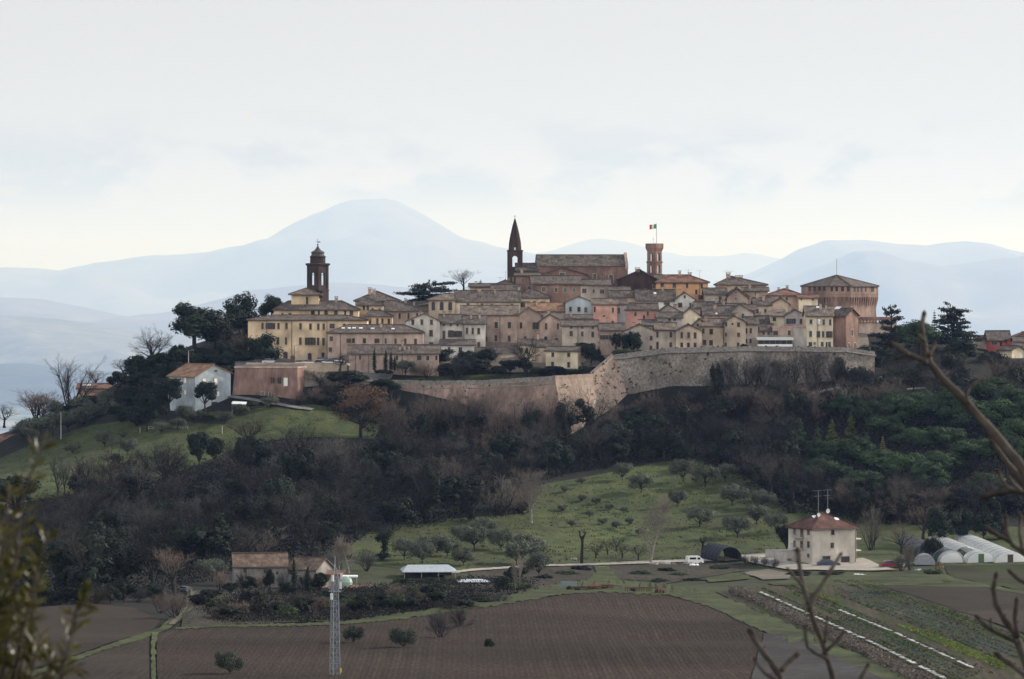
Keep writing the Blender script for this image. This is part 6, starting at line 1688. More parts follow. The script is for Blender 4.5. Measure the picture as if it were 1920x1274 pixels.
for i in range(26):
 x = 1196 + i * 16 + RS.uniform(-6, 6); yb = float(np.interp(x, [1198, 1262, 1400, 1500, 1600], [804, 796, 790, 780, 764])) + RS.uniform(2, 10)
 T(['tree', 'rustscrub', 'poplar', 'scrub', 'rusttree'][i % 5], x, yb, RS.uniform(44, 86), RS.uniform(40, 66), 'slender leafless tree at the very foot of the grey rampart', 'leafless trees at the foot of the grey rampart')
for i, (x, y, h, w, k) in enumerate([(470, 766, 20, 30, 'greenbush'), (505, 768, 26, 34, 'olive'), (560, 760, 30, 40, 'rustscrub'), (590, 756, 34, 46, 'rustscrub'), (630, 765, 30, 50, 'ivybush'), (665, 770, 40, 60, 'rustscrub'), (700, 780, 40, 60, 'ivybush'), (725, 792, 50, 60, 'rustscrub'), (690, 758, 34, 50, 'bush'), (450, 780, 24, 34, 'olive'), (395, 786, 22, 34, 'greenbush'), (345, 784, 24, 34, 'olive'), (610, 742, 30, 50, 'rustscrub')]):
 T(k, x, y, h, w, 'low shrub on the bank between the blue grey house and the rampart', 'shrubs on the bank below the brick building')
for i, (x, y) in enumerate([(1650, 752), (1672, 738), (1712, 735), (1742, 718), (1640, 765), (1755, 748)]):
 T('ever' if i % 2 else 'ivybush', x, y, 46, 56, 'dark bushy evergreen beside the short road bend', 'evergreens beside the short road bend')
for i, (x, y, h) in enumerate([(455, 1108, 44), (492, 1110, 36), (530, 1112, 50), (566, 1112, 46), (590, 1110, 40)]):
 T('scrub', x, y, h, 30, 'bare thin shrub against the front of the stone farmhouse', 'bare shrubs before the stone farmhouse', var=i)
# right hand skyline
T('cedar', 1671, 700, 130, 84, 'dark cedar with flat tiers beside the fortress outwork', Y=1045, var=1)
T('pine', 1722, 690, 92, 88, 'green domed pine crown between the two cedars', Y=1040, var=0)
T('fir', 1752, 640, 60, 26, 'small pointed fir left of the right cedar', Y=1052, var=0)
T('cedar', 1786, 690, 118, 94, 'open crowned cedar standing out against the sky on the right', Y=1046, var=0)
T('ever', 1800, 690, 60, 76, 'dark evergreen mass under the open crowned cedar', Y=1040, var=0)
T('ever', 1866, 728, 72, 78, 'large dark evergreen below the red houses', Y=1035, var=2)
T('ever', 1640, 730, 90, 60, 'dark evergreen below the fortress outwork', Y=1030, var=1)
T('darktree', 1615, 735, 90, 70, 'dark leafless tree at the rampart end', Y=1020, var=0)
T('darktree', 1690, 745, 96, 76, 'dark leafless tree beside the climbing road', Y=1022, var=2)
T('rusttree', 1770, 740, 90, 90, 'reddish bare wood edge below the open crowned cedar', Y=1028, var=0)
T('ever', 1705, 760, 56, 34, 'dark conical evergreen above the short road bend', Y=1008, var=1)
T('larch', 1655, 868, 50, 26, 'thin golden conifer standing above the green pines')
for i, (x, y, h, w) in enumerate([(1600, 900, 66, 74), (1560, 900, 60, 66), (1650, 915, 62, 78), (1700, 935, 70, 84), (1742, 958, 74, 70), (1675, 880, 0, 0), (1632, 830, 66, 56), (1690, 830, 72, 76), (1740, 838, 78, 72), (1785, 830, 82, 78), (1830, 850, 80, 84), (1880, 850, 86, 84), (1930, 850, 84, 80), (1770, 880, 66, 84), (1830, 905, 70, 90), (1885, 910, 76, 84), (1925, 915, 76, 70), (1715, 872, 60, 70), (1860, 780, 60, 70), (1905, 800, 60, 70), (1800, 800, 52, 60), (1545, 930, 58, 70), (1620, 950, 56, 74), (1660, 850, 60, 70), (1720, 800, 56, 70), (1850, 960, 60, 80), (1760, 915, 60, 80), (1910, 870, 70, 80), (1590, 800, 50, 60), (1675, 790, 50, 64)]):
 if h: T('pine', x, y, h * 1.25, w * 1.25, 'green domed pine in the pine wood on the right slope', 'pine wood on the right slope', var=i)
for i, (x, y, h, w, v) in enumerate([(1500, 850, 70, 46, 0), (1478, 865, 66, 44, 2), (1532, 868, 80, 46, 0), (1560, 848, 66, 46, 1), (1596, 838, 64, 44, 1), (1520, 905, 66, 50, 2), (1625, 880, 74, 50, 0), (1450, 840, 60, 44, 2), (1470, 900, 70, 54, 2), (1440, 880, 66, 50, 2)]):
 T('cone', x, y, h, w, 'conical green conifer at the left edge of the pine wood', 'conifers at the left edge of the pine wood', var=v)
for i, (x, y, h, w, k, Y) in enumerate([(340, 690, 46, 50, 'ever', 1028), (378, 690, 44, 60, 'ivybush', 1026), (430, 690, 50, 56, 'ever', 1024), (455, 690, 40, 40, 'ivybush', 1022), (300, 700, 40, 60, 'ivybush', 1024), (320, 720, 44, 50, 'ever', 1016), (265, 742, 46, 60, 'ivybush', 1018), (295, 760, 50, 56, 'ever', 1006), (240, 770, 50, 60, 'ever', 1014), (205, 772, 26, 50, 'ivybush', 1034), (145, 778, 20, 50, 'ivybush', 1040), (420, 720, 40, 50, 'ivybush', 1004), (230, 800, 44, 56, 'ever', 1004), (255, 805, 40, 60, 'ivybush', 994)]):
 T(k, x, y, h, w, 'dark evergreen in the thicket on the slope left of the ochre palace', 'evergreen thicket left of the palace', Y=Y)
# olive meadow
for x, y, h, w, v, lb in [(1200, 925, 38, 50, 0, 'round olive tree casting shade at the top of the olive meadow'), (1168, 902, 34, 38, 1, 'olive tree at the wood edge left of the round olive'), (1270, 952, 36, 36, 2, 'olive tree right of the tall pale poplar'), (1314, 990, 40, 52, 0, 'broad olive tree in the middle of the right meadow'), (1381, 1010, 42, 52, 1, 'round olive tree behind the dark tunnel'),
       (1280, 905, 44, 50, 1, 'olive tree at the shaded top of the right meadow'), (1320, 915, 44, 56, 0, 'olive tree in deep shade under the wood edge'), (1375, 950, 46, 56, 2, 'large grey olive at the shaded right meadow edge'), (1420, 985, 40, 50, 0, 'olive left of the farmhouse roof'), (1455, 1000, 38, 46, 1, 'olive behind the farmhouse yard wall'), (1430, 955, 40, 50, 2, 'grey olive higher up behind the farmhouse'), (1360, 905, 36, 46, 1, 'olive half lost in the dark wood edge')]:
 T('olive', x, y, h, w, lb, var=v)
for i, (x, y) in enumerate([(1092, 942), (1118, 948), (1143, 958), (1170, 964), (1105, 972), (1130, 985), (1155, 992), (1090, 910), (1055, 960), (1180, 985), (1072, 990), (1200, 1005), (1060, 925), (1240, 985)]):
 T('olive', x, y, 15, 19, 'young olive sapling planted on the open meadow', 'young olives on the open meadow', var=i)
for i, (x, y) in enumerate([(1117, 1048), (1140, 1042), (1168, 1048), (1196, 1052), (1155, 1036)]):
 T('tree', x, y, 34, 34, 'little bare orchard tree by the farm track', 'bare orchard trees by the farm track', var=0)
T('pale', 1219, 1056, 136, 62, 'tall pale poplar leaning right on the olive meadow', var=0)
T('pale', 996, 982, 108, 56, 'pale upright poplar with an ivy trunk at the wood corner', var=1)
T('palefan', 940, 968, 84, 90, 'sandy bare thicket left of the pale poplar at the wood corner', var=1)
T('rustscrub', 975, 965, 60, 60, 'reddish scrub beside the pale poplar at the wood corner')
T('ivy', 720, 1046, 76, 48, 'lone ivy-covered tree in the clearing below the wood', var=0)
T('ivybush', 716, 1052, 16, 30, 'low bush at the foot of the lone ivy-covered tree')
for i, (x, y, h, w) in enumerate([(760, 1052, 44, 50), (790, 1060, 46, 50), (806, 1044, 44, 50), (838, 1046, 42, 56), (865, 1024, 40, 46), (888, 1032, 50, 56), (905, 1012, 42, 50), (938, 1034, 42, 50), (968, 1062, 52, 56), (1002, 1060, 50, 54), (1010, 1084, 48, 46), (870, 1062, 36, 50), (985, 1040, 40, 50)]):
 T('olive', x, y, h, w, 'silvery olive tree in the orchard behind the white roofed shelter', 'olive orchard behind the shelter', var=i)
T('palefan', 488, 1056, 76, 124, 'broad fan of pale bare stems behind the stone farmhouse', var=0)
T('pale', 655, 1076, 78, 40, 'pale bare poplar right of the stone farmhouse', var=0)
T('pale', 636, 1074, 60, 30, 'thin bare poplar behind the low stone wing', var=1)
T('scrub', 688, 1072, 50, 44, 'thin bare scrub left of the lone ivy-covered tree', var=2)
T('rusttree', 327, 1118, 96, 84, 'brown leafless tree left of the stone farmhouse', var=0)
T('olive', 396, 1092, 44, 58, 'olive tree between the brown tree and the stone farmhouse', var=1)
T('rustscrub', 412, 1112, 48, 46, 'small rusty shrub at the left corner of the stone farmhouse')
T('rustscrub', 330, 1160, 60, 60, 'rusty bramble thicket beside the grass track')
T('rustscrub', 300, 1150, 44, 50, 'brown bramble at the upper end of the grass track')
for i, (x, y, h, w) in enumerate([(468, 1110, 28, 30), (505, 1112, 46, 18), (551, 1112, 56, 12), (577, 1112, 44, 12), (540, 1116, 24, 30), (600, 1112, 40, 30), (432, 1112, 20, 26)]):
 T('ivybush' if i not in (2, 3) else 'cypress', x, y + 4, h * 1.25, w * 1.2, ['clipped dark shrub before the stone farmhouse', 'ivy post by the stone farmhouse wall', 'slim dark cypress before the stone farmhouse', 'second slim cypress, right, before the low stone wing', 'garden shrub between the two slim cypresses', 'dark shrub at the right corner of the low stone wing', 'low shrub at the left front of the stone farmhouse'][i], var=i)
for i in range(12):
 T(('ivybush', 'scrub', 'ever')[i % 3], -10 + i * 27, 1136 - abs(i - 6) * 1.5, RS.uniform(34, 60), RS.uniform(44, 64), 'dark shrub at the lower edge of the wood above the harrowed field', 'shrubs at the lower wood edge')
for i in range(9):
 T('bush', 752 + i * 11, 1094 + RS.uniform(-2, 4), RS.uniform(14, 22), 34, 'dark bush growing below the open shelter', 'bushes below the open shelter')
for i in range(46):
 x = 375 + i * 13.6 + RS.uniform(-5, 5)
 yb = np.interp(x, [375, 450, 640, 760, 870, 960, 1010], [1165, 1172, 1168, 1152, 1138, 1118, 1100]) - RS.uniform(4, 34)
 kind = ['bush', 'ivybush', 'bush', 'rustscrub', 'ivybush', 'bush', 'scrub'][i % 7]
 T(kind, x, yb + (14 if 835 < x < 945 else 0), RS.uniform(26, 48) * (.5 if 835 < x < 945 else 1), RS.uniform(34, 58), 'dark bramble or thorn bush in the hedge bank above the ploughed field', 'hedge bank above the ploughed field')
for x, y, h, lb in [(967, 1112, 72, 'thin pale bare stem, left of the pair in the hedge bank'), (974, 1108, 76, 'thin pale bare stem, right of the pair in the hedge bank')]: T('pale', x, y, h, 14, lb)
T('olivebush', 430, 1266, 48, 56, 'largest olive bush in the ploughed field at the bottom', var=0)
T('olivebush', 663, 1208, 38, 42, 'olive bush beside the lattice mast in the ploughed field', var=2)
T('olivebush', 757, 1216, 40, 56, 'wide olive bush in the middle of the ploughed field', var=1)
T('scrub', 826, 1198, 68, 56, 'bare grey thorn bush at the top of the ploughed field', var=2)
T('scrub', 860, 1178, 50, 40, 'bare thorn behind the grey thorn bush', var=0)
T('greenbush', 918, 1216, 30, 20, 'small green bush with a pale stone in the ploughed field')
# round the cream farmhouse and greenhouses
T('palefan', 1634, 1034, 96, 50, 'upright pale bare tree right of the cream farmhouse', var=1)
T('rusttree', 1690, 1040, 70, 70, 'reddish bare tree behind the netting dome', var=1)
T('rusttree', 1730, 1020, 80, 80, 'brown bare tree behind the greenhouses', var=0)
T('ever', 1768, 1024, 76, 60, 'dark evergreen behind the dark green tunnel', var=0)
T('ever', 1800, 1018, 70, 50, 'dark evergreen beside the wooden pole', var=2)
T('ever', 1845, 1014, 56, 56, 'clipped dark evergreen behind the white tunnels', var=0)
T('cone', 1872, 1012, 78, 44, 'tall dark conifer behind the right white tunnel', var=2)
T('ever', 1474, 1040, 62, 38, 'dark evergreen behind the left side of the cream farmhouse', var=1)
T('ever', 1750, 1050, 44, 40, 'dark shrub at the mouth of the dark green tunnel', var=2)
T('rustscrub', 1705, 1070, 60, 30, 'slim reddish bare shrub before the greenhouses', var=0)
T('scrub', 1690, 1072, 40, 36, 'bare shrub by the red car', var=2)
T('reed', 1760, 1078, 34, 22, 'pampas grass clump with a pale plume before the greenhouses')
T('greenbush', 1748, 1080, 20, 36, 'round green shrub beside the pampas grass')
for i, (x, y) in enumerate([(1398, 1058), (1414, 1060), (1436, 1062), (1452, 1066)]):
 T('scrub', x, y, 22, 24, 'thin bare sapling at the edge of the farmhouse yard', 'saplings at the farmhouse yard', var=2)
for i, (x, y, w) in enumerate([(1240, 1092, 50), (1300, 1090, 60), (1275, 1080, 50), (1500, 1080, 60), (1560, 1078, 60), (1020, 1086, 50), (1060, 1078, 60), (1090, 1070, 50), (1200, 1078, 60), (1250, 1072, 44), (1350, 1068, 50)]):
 T('bush', x, y, RS.uniform(9, 15), w * .8, 'low bramble on the bank around the farm track', 'brambles round the farm track', var=0 if i % 2 else 2)
T('ever', 1885, 965, 40, 60, 'dark tree at the far right edge of the meadow', var=0)


# ------------------------------------------------------------------ the woods
def inside(p, poly):
 x, y = p; c = False; j = len(poly) - 1
 for i in range(len(poly)):
  a, b = poly[i], poly[j]
  if (a[1] > y) != (b[1] > y) and x < (b[0] - a[0]) * (y - a[1]) / (b[1] - a[1]) + a[0]: c = not c
  j = i
 return c


def wood(poly, n, mind, kinds, hr, label, group, seed):
 rr = random.Random(seed); pts = []; tries = 0
 x0, x1 = min(p[0] for p in poly), max(p[0] for p in poly); y0, y1 = min(p[1] for p in poly), max(p[1] for p in poly)
 while len(pts) < n and tries < n * 60:
  tries += 1
  p = (rr.uniform(x0, x1), rr.uniform(y0, y1))
  if not inside(p, poly): continue
  g = G(*p)
  if any((g.x - q.x) ** 2 + (g.y - q.y) ** 2 < mind ** 2 for q in pts): continue
  pts.append(g)
  k = rr.choices([a for a, _ in kinds], [b for _, b in kinds])[0]
  h = rr.uniform(*hr) * (.8 if k in ('ever', 'ivybush', 'cone') else 1) * (.5 if k in SHRUBS else 1)
  w = h * {'ever': .95, 'ivybush': 1.4, 'ivy': .8, 'darktree': .85, 'rusttree': .9, 'tree': .85, 'scrub': 1.2, 'rustscrub': 1.2, 'oak': 1.1, 'cone': .6, 'pine': 1.05, 'poplar': .5}.get(k, .9) * rr.uniform(.85, 1.2)
  plant_at(k, (g.x, g.y, g.z - .2), h, w, label[k] if isinstance(label, dict) else label, (group + ', ' + KIND_NAME[k].replace('_', ' ')) if isinstance(label, dict) else group)


def wl(where): return {'darktree': 'bare dark tree in ' + where, 'tree': 'bare dark tree in ' + where, 'ivy': 'ivy-covered leafless tree in ' + where, 'ever': 'dark evergreen tree in ' + where, 'ivybush': 'ivy thicket on the floor of ' + where, 'rusttree': 'bare dark tree in ' + where, 'scrub': 'bare scrub on the floor of ' + where, 'rustscrub': 'bare scrub on the floor of ' + where, 'cone': 'conifer in ' + where, 'pine': 'pine in ' + where, 'oak': 'bare oak in ' + where, 'poplar': 'bare poplar in ' + where}


K1 = [('tree', 1.0), ('darktree', 3.4), ('ivy', 3.2), ('ever', 2.4), ('ivybush', 2.2), ('rusttree', .2), ('scrub', .4)]
wood([(-60, 965), (0, 957), (130, 934), (250, 912), (330, 905), (430, 895), (520, 882), (620, 878), (640, 890), (560, 1040), (440, 1075), (330, 1090), (290, 1120), (250, 1130), (60, 1138), (-60, 1145)], 105, 3.2, K1, (8, 13), wl('the dark wood below the left meadow'), 'dark wood below the left meadow', 1)
wood([(620, 880), (740, 868), (900, 858), (1070, 850), (1080, 885), (1010, 905), (985, 965), (880, 978), (760, 992), (690, 1005), (600, 1040), (560, 1040)], 90, 3.2, K1, (7.5, 12), wl('the dark wood under the left rampart'), 'dark wood under the left rampart', 2)
K2 = [('tree', 1.0), ('darktree', 3.4), ('ivy', 2), ('ever', 2.2), ('ivybush', 1.6), ('rusttree', .5), ('scrub', .8)]
wood([(1070, 850), (1200, 830), (1290, 815), (1400, 800), (1480, 800), (1500, 880), (1540, 955), (1480, 965), (1400, 910), (1320, 868), (1230, 868), (1100, 888)], 70, 3.0, K2, (6.5, 11), wl('the dark wood under the grey rampart'), 'dark wood under the grey rampart', 3)
K3 = [('darktree', 4), ('ever', 3), ('ivy', 1.5), ('rusttree', 1.2), ('ivybush', 1.4)]
wood([(1600, 745), (1700, 730), (1940, 720), (1940, 800), (1800, 790), (1690, 790), (1600, 800), (1540, 790)], 52, 3.2, K3, (7, 11), wl('the wood under the right skyline'), 'wood under the right skyline', 4)
wood([(1480, 900), (1620, 940), (1760, 965), (1940, 930), (1940, 975), (1760, 985), (1620, 985), (1530, 960)], 40, 3.2, K3, (7, 11), wl('the wood behind the cream farmhouse'), 'wood behind the cream farmhouse', 5)
wood([(440, 700), (600, 735), (700, 760), (700, 800), (620, 770), (600, 750)], 5, 3, [('ivybush', 1), ('rustscrub', 1)], (4, 7), wl('the bank below the brick building'), 'bank below the brick building', 6)


# woodland floor: low brush nobody could count
def floor_brush(name, label, polys, n, size, m, hh, seed):
 rr = random.Random(seed); rng = np.random.default_rng(seed); P = []
 for poly in polys:
  x0, x1 = min(p[0] for p in poly), max(p[0] for p in poly); y0, y1 = min(p[1] for p in poly), max(p[1] for p in poly)
  got = 0; tr = 0
  while got < n // len(polys) and tr < n * 10:
   tr += 1; p = (rr.uniform(x0, x1), rr.uniform(y0, y1))
   if inside(p, poly):
    g = G(*p); P.append((g.x, g.y, g.z)); got += 1
 P = np.array(P); k = 26
 C = np.repeat(P, k, 0); nn = len(C)
 C = C + rng.normal(size=(nn, 3)) * np.array([1.1, 1.1, 0]); C[:, 2] += rng.random(nn) ** 1.5 * hh
 nrm = rng.normal(size=(nn, 3)); nrm /= np.linalg.norm(nrm, axis=1)[:, None]
 t = np.cross(nrm, rng.normal(size=(nn, 3))); t /= np.linalg.norm(t, axis=1)[:, None]; b = np.cross(nrm, t)
 s = (size * (.5 + rng.random(nn)))[:, None]
 v = np.stack([C - t * s * .5, C + b * s * .4, C + t * s * .5, C - b * s * .4], 1).reshape(-1, 3)
 me = bpy.data.meshes.new(name); me.from_pydata(v.tolist(), [], np.arange(nn * 4).reshape(nn, 4).tolist()); me.materials.append(m)
 tag(link(name, me), label, None, None, 'stuff')


WP = [[(-60, 962), (130, 934), (250, 912), (430, 860), (520, 836), (640, 832), (900, 846), (1080, 846), (1080, 885), (1010, 905), (985, 965), (880, 980), (690, 1008), (600, 1045), (440, 1080), (290, 1122), (60, 1140), (-60, 1146)],
  [(1080, 846), (1290, 812), (1480, 780), (1940, 730), (1940, 970), (1760, 985), (1600, 985), (1480, 962), (1400, 908), (1320, 868), (1230, 868), (1090, 888)]]
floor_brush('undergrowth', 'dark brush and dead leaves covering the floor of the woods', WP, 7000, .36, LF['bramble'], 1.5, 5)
floor_brush('undergrowth', 'brambles filling the hedge bank under the stone farmhouse', [[(380, 1150), (450, 1115), (640, 1110), (760, 1095), (900, 1085), (1000, 1090), (1000, 1108), (870, 1136), (640, 1168), (420, 1170)]], 1900, .22, LF['bramble'], .9, 6)
floor_brush('undergrowth', 'scrubby growth on the banks below the ramparts', [[(590, 742), (700, 750), (740, 805), (900, 815), (1060, 838), (1200, 815), (1290, 800), (1600, 768), (1600, 785), (1290, 818), (1080, 848), (740, 842), (620, 780)]], 380, .4, LF['bramble'], 1.0, 7)


def grass_tufts():
 rng = np.random.default_rng(9); rr = random.Random(9); P = []
 poly = [(640, 1046), (760, 1000), (985, 975), (1000, 920), (1150, 888), (1300, 864), (1450, 940), (1500, 1050), (1200, 1055), (1000, 1060), (820, 1070)]
 poly2 = [(-60, 874), (60, 836), (250, 788), (420, 798), (600, 774), (700, 810), (600, 820), (430, 845), (250, 903), (0, 950), (-60, 960)]
 for pl, n in ((poly, 800), (poly2, 450)):
  got = 0
  while got < n:
   p = (rr.uniform(-60, 1500), rr.uniform(770, 1070))
   if inside(p, pl): g = G(*p); P.append(tuple(g)); got += 1
 P = np.array(P); k = 7; C = np.repeat(P, k, 0); n = len(C)
 C = C + rng.normal(size=(n, 3)) * np.array([.7, .7, 0]); C[:, 2] += .15
 a = rng.random(n) * 6.28; w = (.10 + .16 * rng.random(n)); h = .12 + .25 * rng.random(n)
 dx, dy = np.cos(a) * w, np.sin(a) * w
 z0 = np.stack([-dx, -dy, np.zeros(n)], 1); z1 = np.stack([dx, dy, np.zeros(n)], 1); up = np.stack([rng.normal(size=n) * .1, rng.normal(size=n) * .1, h], 1)
 v = np.stack([C + z0, C + z1, C + up], 1).reshape(-1, 3)
 me = bpy.data.meshes.new('grass'); me.from_pydata(v.tolist(), [], np.arange(n * 3).reshape(n, 3).tolist())
 me.materials.append(mat('tussock', (.04, .056, .017), (.08, .095, .028), scale=.3, c3=(.12, .105, .045), big=.3, bigscale=.05, trans=.2))
 tag(link('grass', me), 'rough tussocks of winter grass over the meadows', None, None, 'stuff')


grass_tufts()
# ------------------------------------------------------------------ brick building under the car park
def brick_block():
 Y = 997
 A = W(*vp('A', 484, 1050), Y); B = W(*vp('A', 886, 1120), Y - 3)
 e = Vector((B.x - A.x, B.y - A.y, 0)); w = e.length; e.normalize(); rz = math.atan2(e.y, e.x)
 z0 = pxz('A', 1130, Y) - 3
 ze = pxz('A', 896, Y) - z0; zr = pxz('A', 874, Y + 5) - z0
 rt = thing('brick_building', 'plain red brick building with a battered wall under the car park', 'building', (A.x, A.y, z0), rz)
 b = MB(); k = 2.2
 b.face([(-k * .3, -k, 0), (w + k * .4, -k, 0), (w, 0, ze), (0, 0, ze)]); b.face([(w, 0, ze), (w + k * .4, -k, 0), (w + k * .4, 9, 0), (w, 9, ze)]); b.face([(0, 9, ze), (-k * .3, 9, 0), (-k * .3, -k, 0), (0, 0, ze)])
 b.build('wall', WALL['brick'], rt)
 c = MB(); c.box(-.15, w + .15, -.2, .35, ze, ze + .35); c.box(-.15, .35, .352, 9, ze, ze + .35); c.box(w - .35, w + .15, .352, 9, ze, ze + .35); c.build('parapet', WALL['pinkbrick'], rt)
 r = MB(); slab(r, [(.36, .36, ze + .15), (w - .36, .36, ze + .15), (w - .36, 9, zr), (.36, 9, zr)], .2); r.build('roof', ROOF['brown'], rt)
 pl = Plane((A.x, A.y), (e.x, e.y))
 f = lambda u, h: (u, -k * max(0, 1 - h / ze) - .1, h)
 put_windows(rt, [(722, 955, 731, 995, 'x'), (735, 955, 744, 995, 'x'), (765, 955, 774, 997, 'x'), (778, 956, 787, 997, 'x'), (805, 957, 832, 1012, 'W')], 'A', pl, f, 0, z0)
 put_windows(rt, [(664, 1046, 686, 1092, 'S'), (712, 1050, 729, 1090, 'S')], 'A', pl, lambda u, h: (u, -k * max(0, 1 - h / ze) - .1, h), 0, z0)
 # grey retaining wall to the right
 T0, T1, T2 = W(558, 694, 1000), W(600, 697, 1001.5), W(664, 712, 1004)
 rw = thing('retaining_wall', 'grey patched retaining wall between the brick building and the rampart', 'wall', tuple(T0))
 b = MB(); P = [T0 - T0, T1 - T0, T2 - T0, W(700, 716, 1005) - T0]
 for a, c2 in zip(P, P[1:]):
  b.face([(a.x, a.y - 1.4, a.z - 10), (c2.x, c2.y - 1.4, c2.z - 10), tuple(c2), tuple(a)])
  b.face([tuple(a), tuple(c2), (c2.x, c2.y + .7, c2.z), (a.x, a.y + .7, a.z)])
 b.build('wall', WALL['greystone'], rw)
 c = MB()
 for a, c2 in zip(P, P[1:]): c.tube([a + Vector((0, 0, .12)), c2 + Vector((0, 0, .12))], .3, 4)
 c.build('coping', WALL['buff'], rw)
 pw = thing('parapet_wall', 'low buff parapet along the edge of the car park', 'wall', tuple(W(462, 684, 1006)))
 b = MB(); L_ = (W(650, 692, 1006) - W(462, 684, 1006)); L_.z = 0
 b.box(0, L_.length, -.2, .2, -2.5, .35); b.box(-.05, L_.length + .05, -.27, .27, .353, .48); b.build('wall', WALL['buff'], pw)
 cp2 = thing('carport', 'white roofed carport beside the blue grey house', 'carport', tuple(W(434, 764, 982)))
 b = MB(); s = 982 / F; wd = 27 * s; b.face([(0, 0, .9), (wd, 0, .75), (wd, 4, 1.2), (0, 4, 1.35)]); b.face([(0, 4, 1.25), (wd, 4, 1.1), (wd, 0, .65), (0, 0, .8)]); b.face([(0, 0, .8), (wd, 0, .65), (wd, 0, .75), (0, 0, .9)])
 b.build('roof', flat_mat('white sheet', (.72, .74, .76), .4), cp2)
 b = MB(); b.box(.1, wd - .1, 3.5, 3.7, -2.5, .7); b.box(.1, .25, 1.2, 3.498, -2.5, .75); b.build('wall', WALL['lilac'], cp2)
 for x in (.15, wd - .15):
  for y in (.2, 3.8):
   p = MB(); p.box(x - .06, x + .06, y - .06, y + .06, -2.5, .7 + y * .09); p.build('post', METAL, cp2)


brick_block()


# ------------------------------------------------------------------ vehicles
PAINT = {}
CARG = mat('car glass', (.015, .018, .02), (.02, .024, .028), scale=1, rough=.08, big=0, spec=.6)
TYRE = flat_mat('tyre rubber', (.02, .02, .02), .9)
LAMP = flat_mat('lamp lens', (.6, .55, .5), .2)


def paint(n, c):
 if n not in PAINT: PAINT[n] = mat('paint ' + n, c, tuple(x * 1.06 for x in c), scale=3, rough=.28, big=.04, spec=.5)
 return PAINT[n]


def car_proto(col, van=False):
 m = paint(*col)
 rt = thing('parked_car', 'x', 'car')
 L_, Wd = (4.2, 1.74)
 if van: prof = [(-2.1, .35), (-2.12, 1.0), (-2.05, 1.9), (-1.9, 2.1), (1.0, 2.1), (1.45, 1.55), (2.05, 1.15), (2.12, .75), (2.12, .35)]
 else: prof = [(-2.1, .32), (-2.12, .72), (-2.02, .93), (-1.45, 1.0), (1.0, .98), (1.75, .86), (2.06, .70), (2.1, .32)]
 b = MB(); n = len(prof); h = Wd / 2
 for s in (-1, 1):
  P = [(x, s * h, z) for x, z in prof]; b.face(P if s > 0 else list(reversed(P)))
 for i in range(n):
  a, c = prof[i], prof[(i + 1) % n]; b.face([(a[0], -h, a[1]), (c[0], -h, c[1]), (c[0], h, c[1]), (a[0], h, a[1])])
 o = b.build('body', m, rt)
 bm = bmesh.new(); bm.from_mesh(o.data); bmesh.ops.remove_doubles(bm, verts=bm.verts[:], dist=1e-4); bmesh.ops.recalc_face_normals(bm, faces=bm.faces[:]); bmesh.ops.bevel(bm, geom=bm.edges[:], offset=.06, segments=2, affect='EDGES'); bm.to_mesh(o.data); bm.free()
 if not van:
  cab = [(-1.85, .96), (-1.45, 1.36), (-.9, 1.45), (.1, 1.43), (1.15, .96)]
  g = MB(); hi = h - .2
  for i in range(len(cab) - 1):
   a, c = cab[i], cab[i + 1]
   wa, wc = (h - .05 if a[1] < 1.0 else hi), (h - .05 if c[1] < 1.0 else hi)
   g.face([(a[0], -wa, a[1]), (c[0], -wc, c[1]), (c[0], wc, c[1]), (a[0], wa, a[1])])
  for s in (-1, 1):
   g.face([(x, s * (h - .05 if z < 1.0 else hi), z) for x, z in (cab if s < 0 else list(reversed(cab)))])
  g.build('windows', CARG, rt)
  r = MB(); r.add([(-1.42, -hi - .01, 1.375), (-.9, -hi - .01, 1.465), (.12, -hi - .01, 1.445), (-1.42, hi + .01, 1.375), (-.9, hi + .01, 1.465), (.12, hi + .01, 1.445)], [(0, 1, 4, 3), (1, 2, 5, 4)]); r.build('roof', m, rt)
 else:
  g = MB()
  for s in (-1, 1): g.box(.45, 1.2, s * (h + .004) - .004, s * (h + .004) + .004, 1.2, 1.7); g.box(-1.6, .1, s * (h + .004) - .004, s * (h + .004) + .004, 1.25, 1.75)
  g.face([(1.02, -h + .12, 2.06), (1.46, -h + .12, 1.57), (1.46, h - .12, 1.57), (1.02, h - .12, 2.06)]); g.v = [(x + (.03 if abs(y) < h - .1 and x > .95 and z > 1.5 else 0), y, z + (.03 if abs(y) < h - .1 and x > .95 and z > 1.5 else 0)) for x, y, z in g.v]
  g.build('windows', CARG, rt)
 for x in (-1.3, 1.3):
  for s in (-1, 1):
   t = MB(); n0 = 0; t.lathe([(.08, -.1), (.31, -.1), (.33, 0), (.31, .1), (.08, .1)], 14)
   t.v = [(a, c, d) for (a, d, c) in t.v]
   wo = t.build('wheel', TYRE, rt, (x, s * (h - .08), .33))
   hb = MB(); hb.lathe([(.02, -.112), (.19, -.112), (.19, .112), (.02, .112)], 10); hb.v = [(a, c, d) for (a, d, c) in hb.v]; hb.build('hubcap', METAL, wo)
 for s in (-1, 1):
  l = MB(); l.box(2.07, 2.13, s * .6 - .16, s * .6 + .16, .62, .74); l.build('headlight', LAMP, rt)
 return rt


CARS = {}


def car(label, px, py, Y, rz, col, van=False, group=None, scale=1.0):
 key = (col[0], van)
 if key not in CARS: o = CARS[key] = car_proto(col, van)
 else: o = copy_tree(CARS[key])
 loc = G(px, py) if Y is None else W(px, py, Y)
 o.location = (loc.x, loc.y, loc.z); o.rotation_euler = (0, 0, rz); o.scale = (scale,) * 3
 o['label'] = label
 if group: o['group'] = group
 elif 'group' in o: del o['group']
 if van: o['category'] = 'van'; o.name = 'camper_van'
 return o


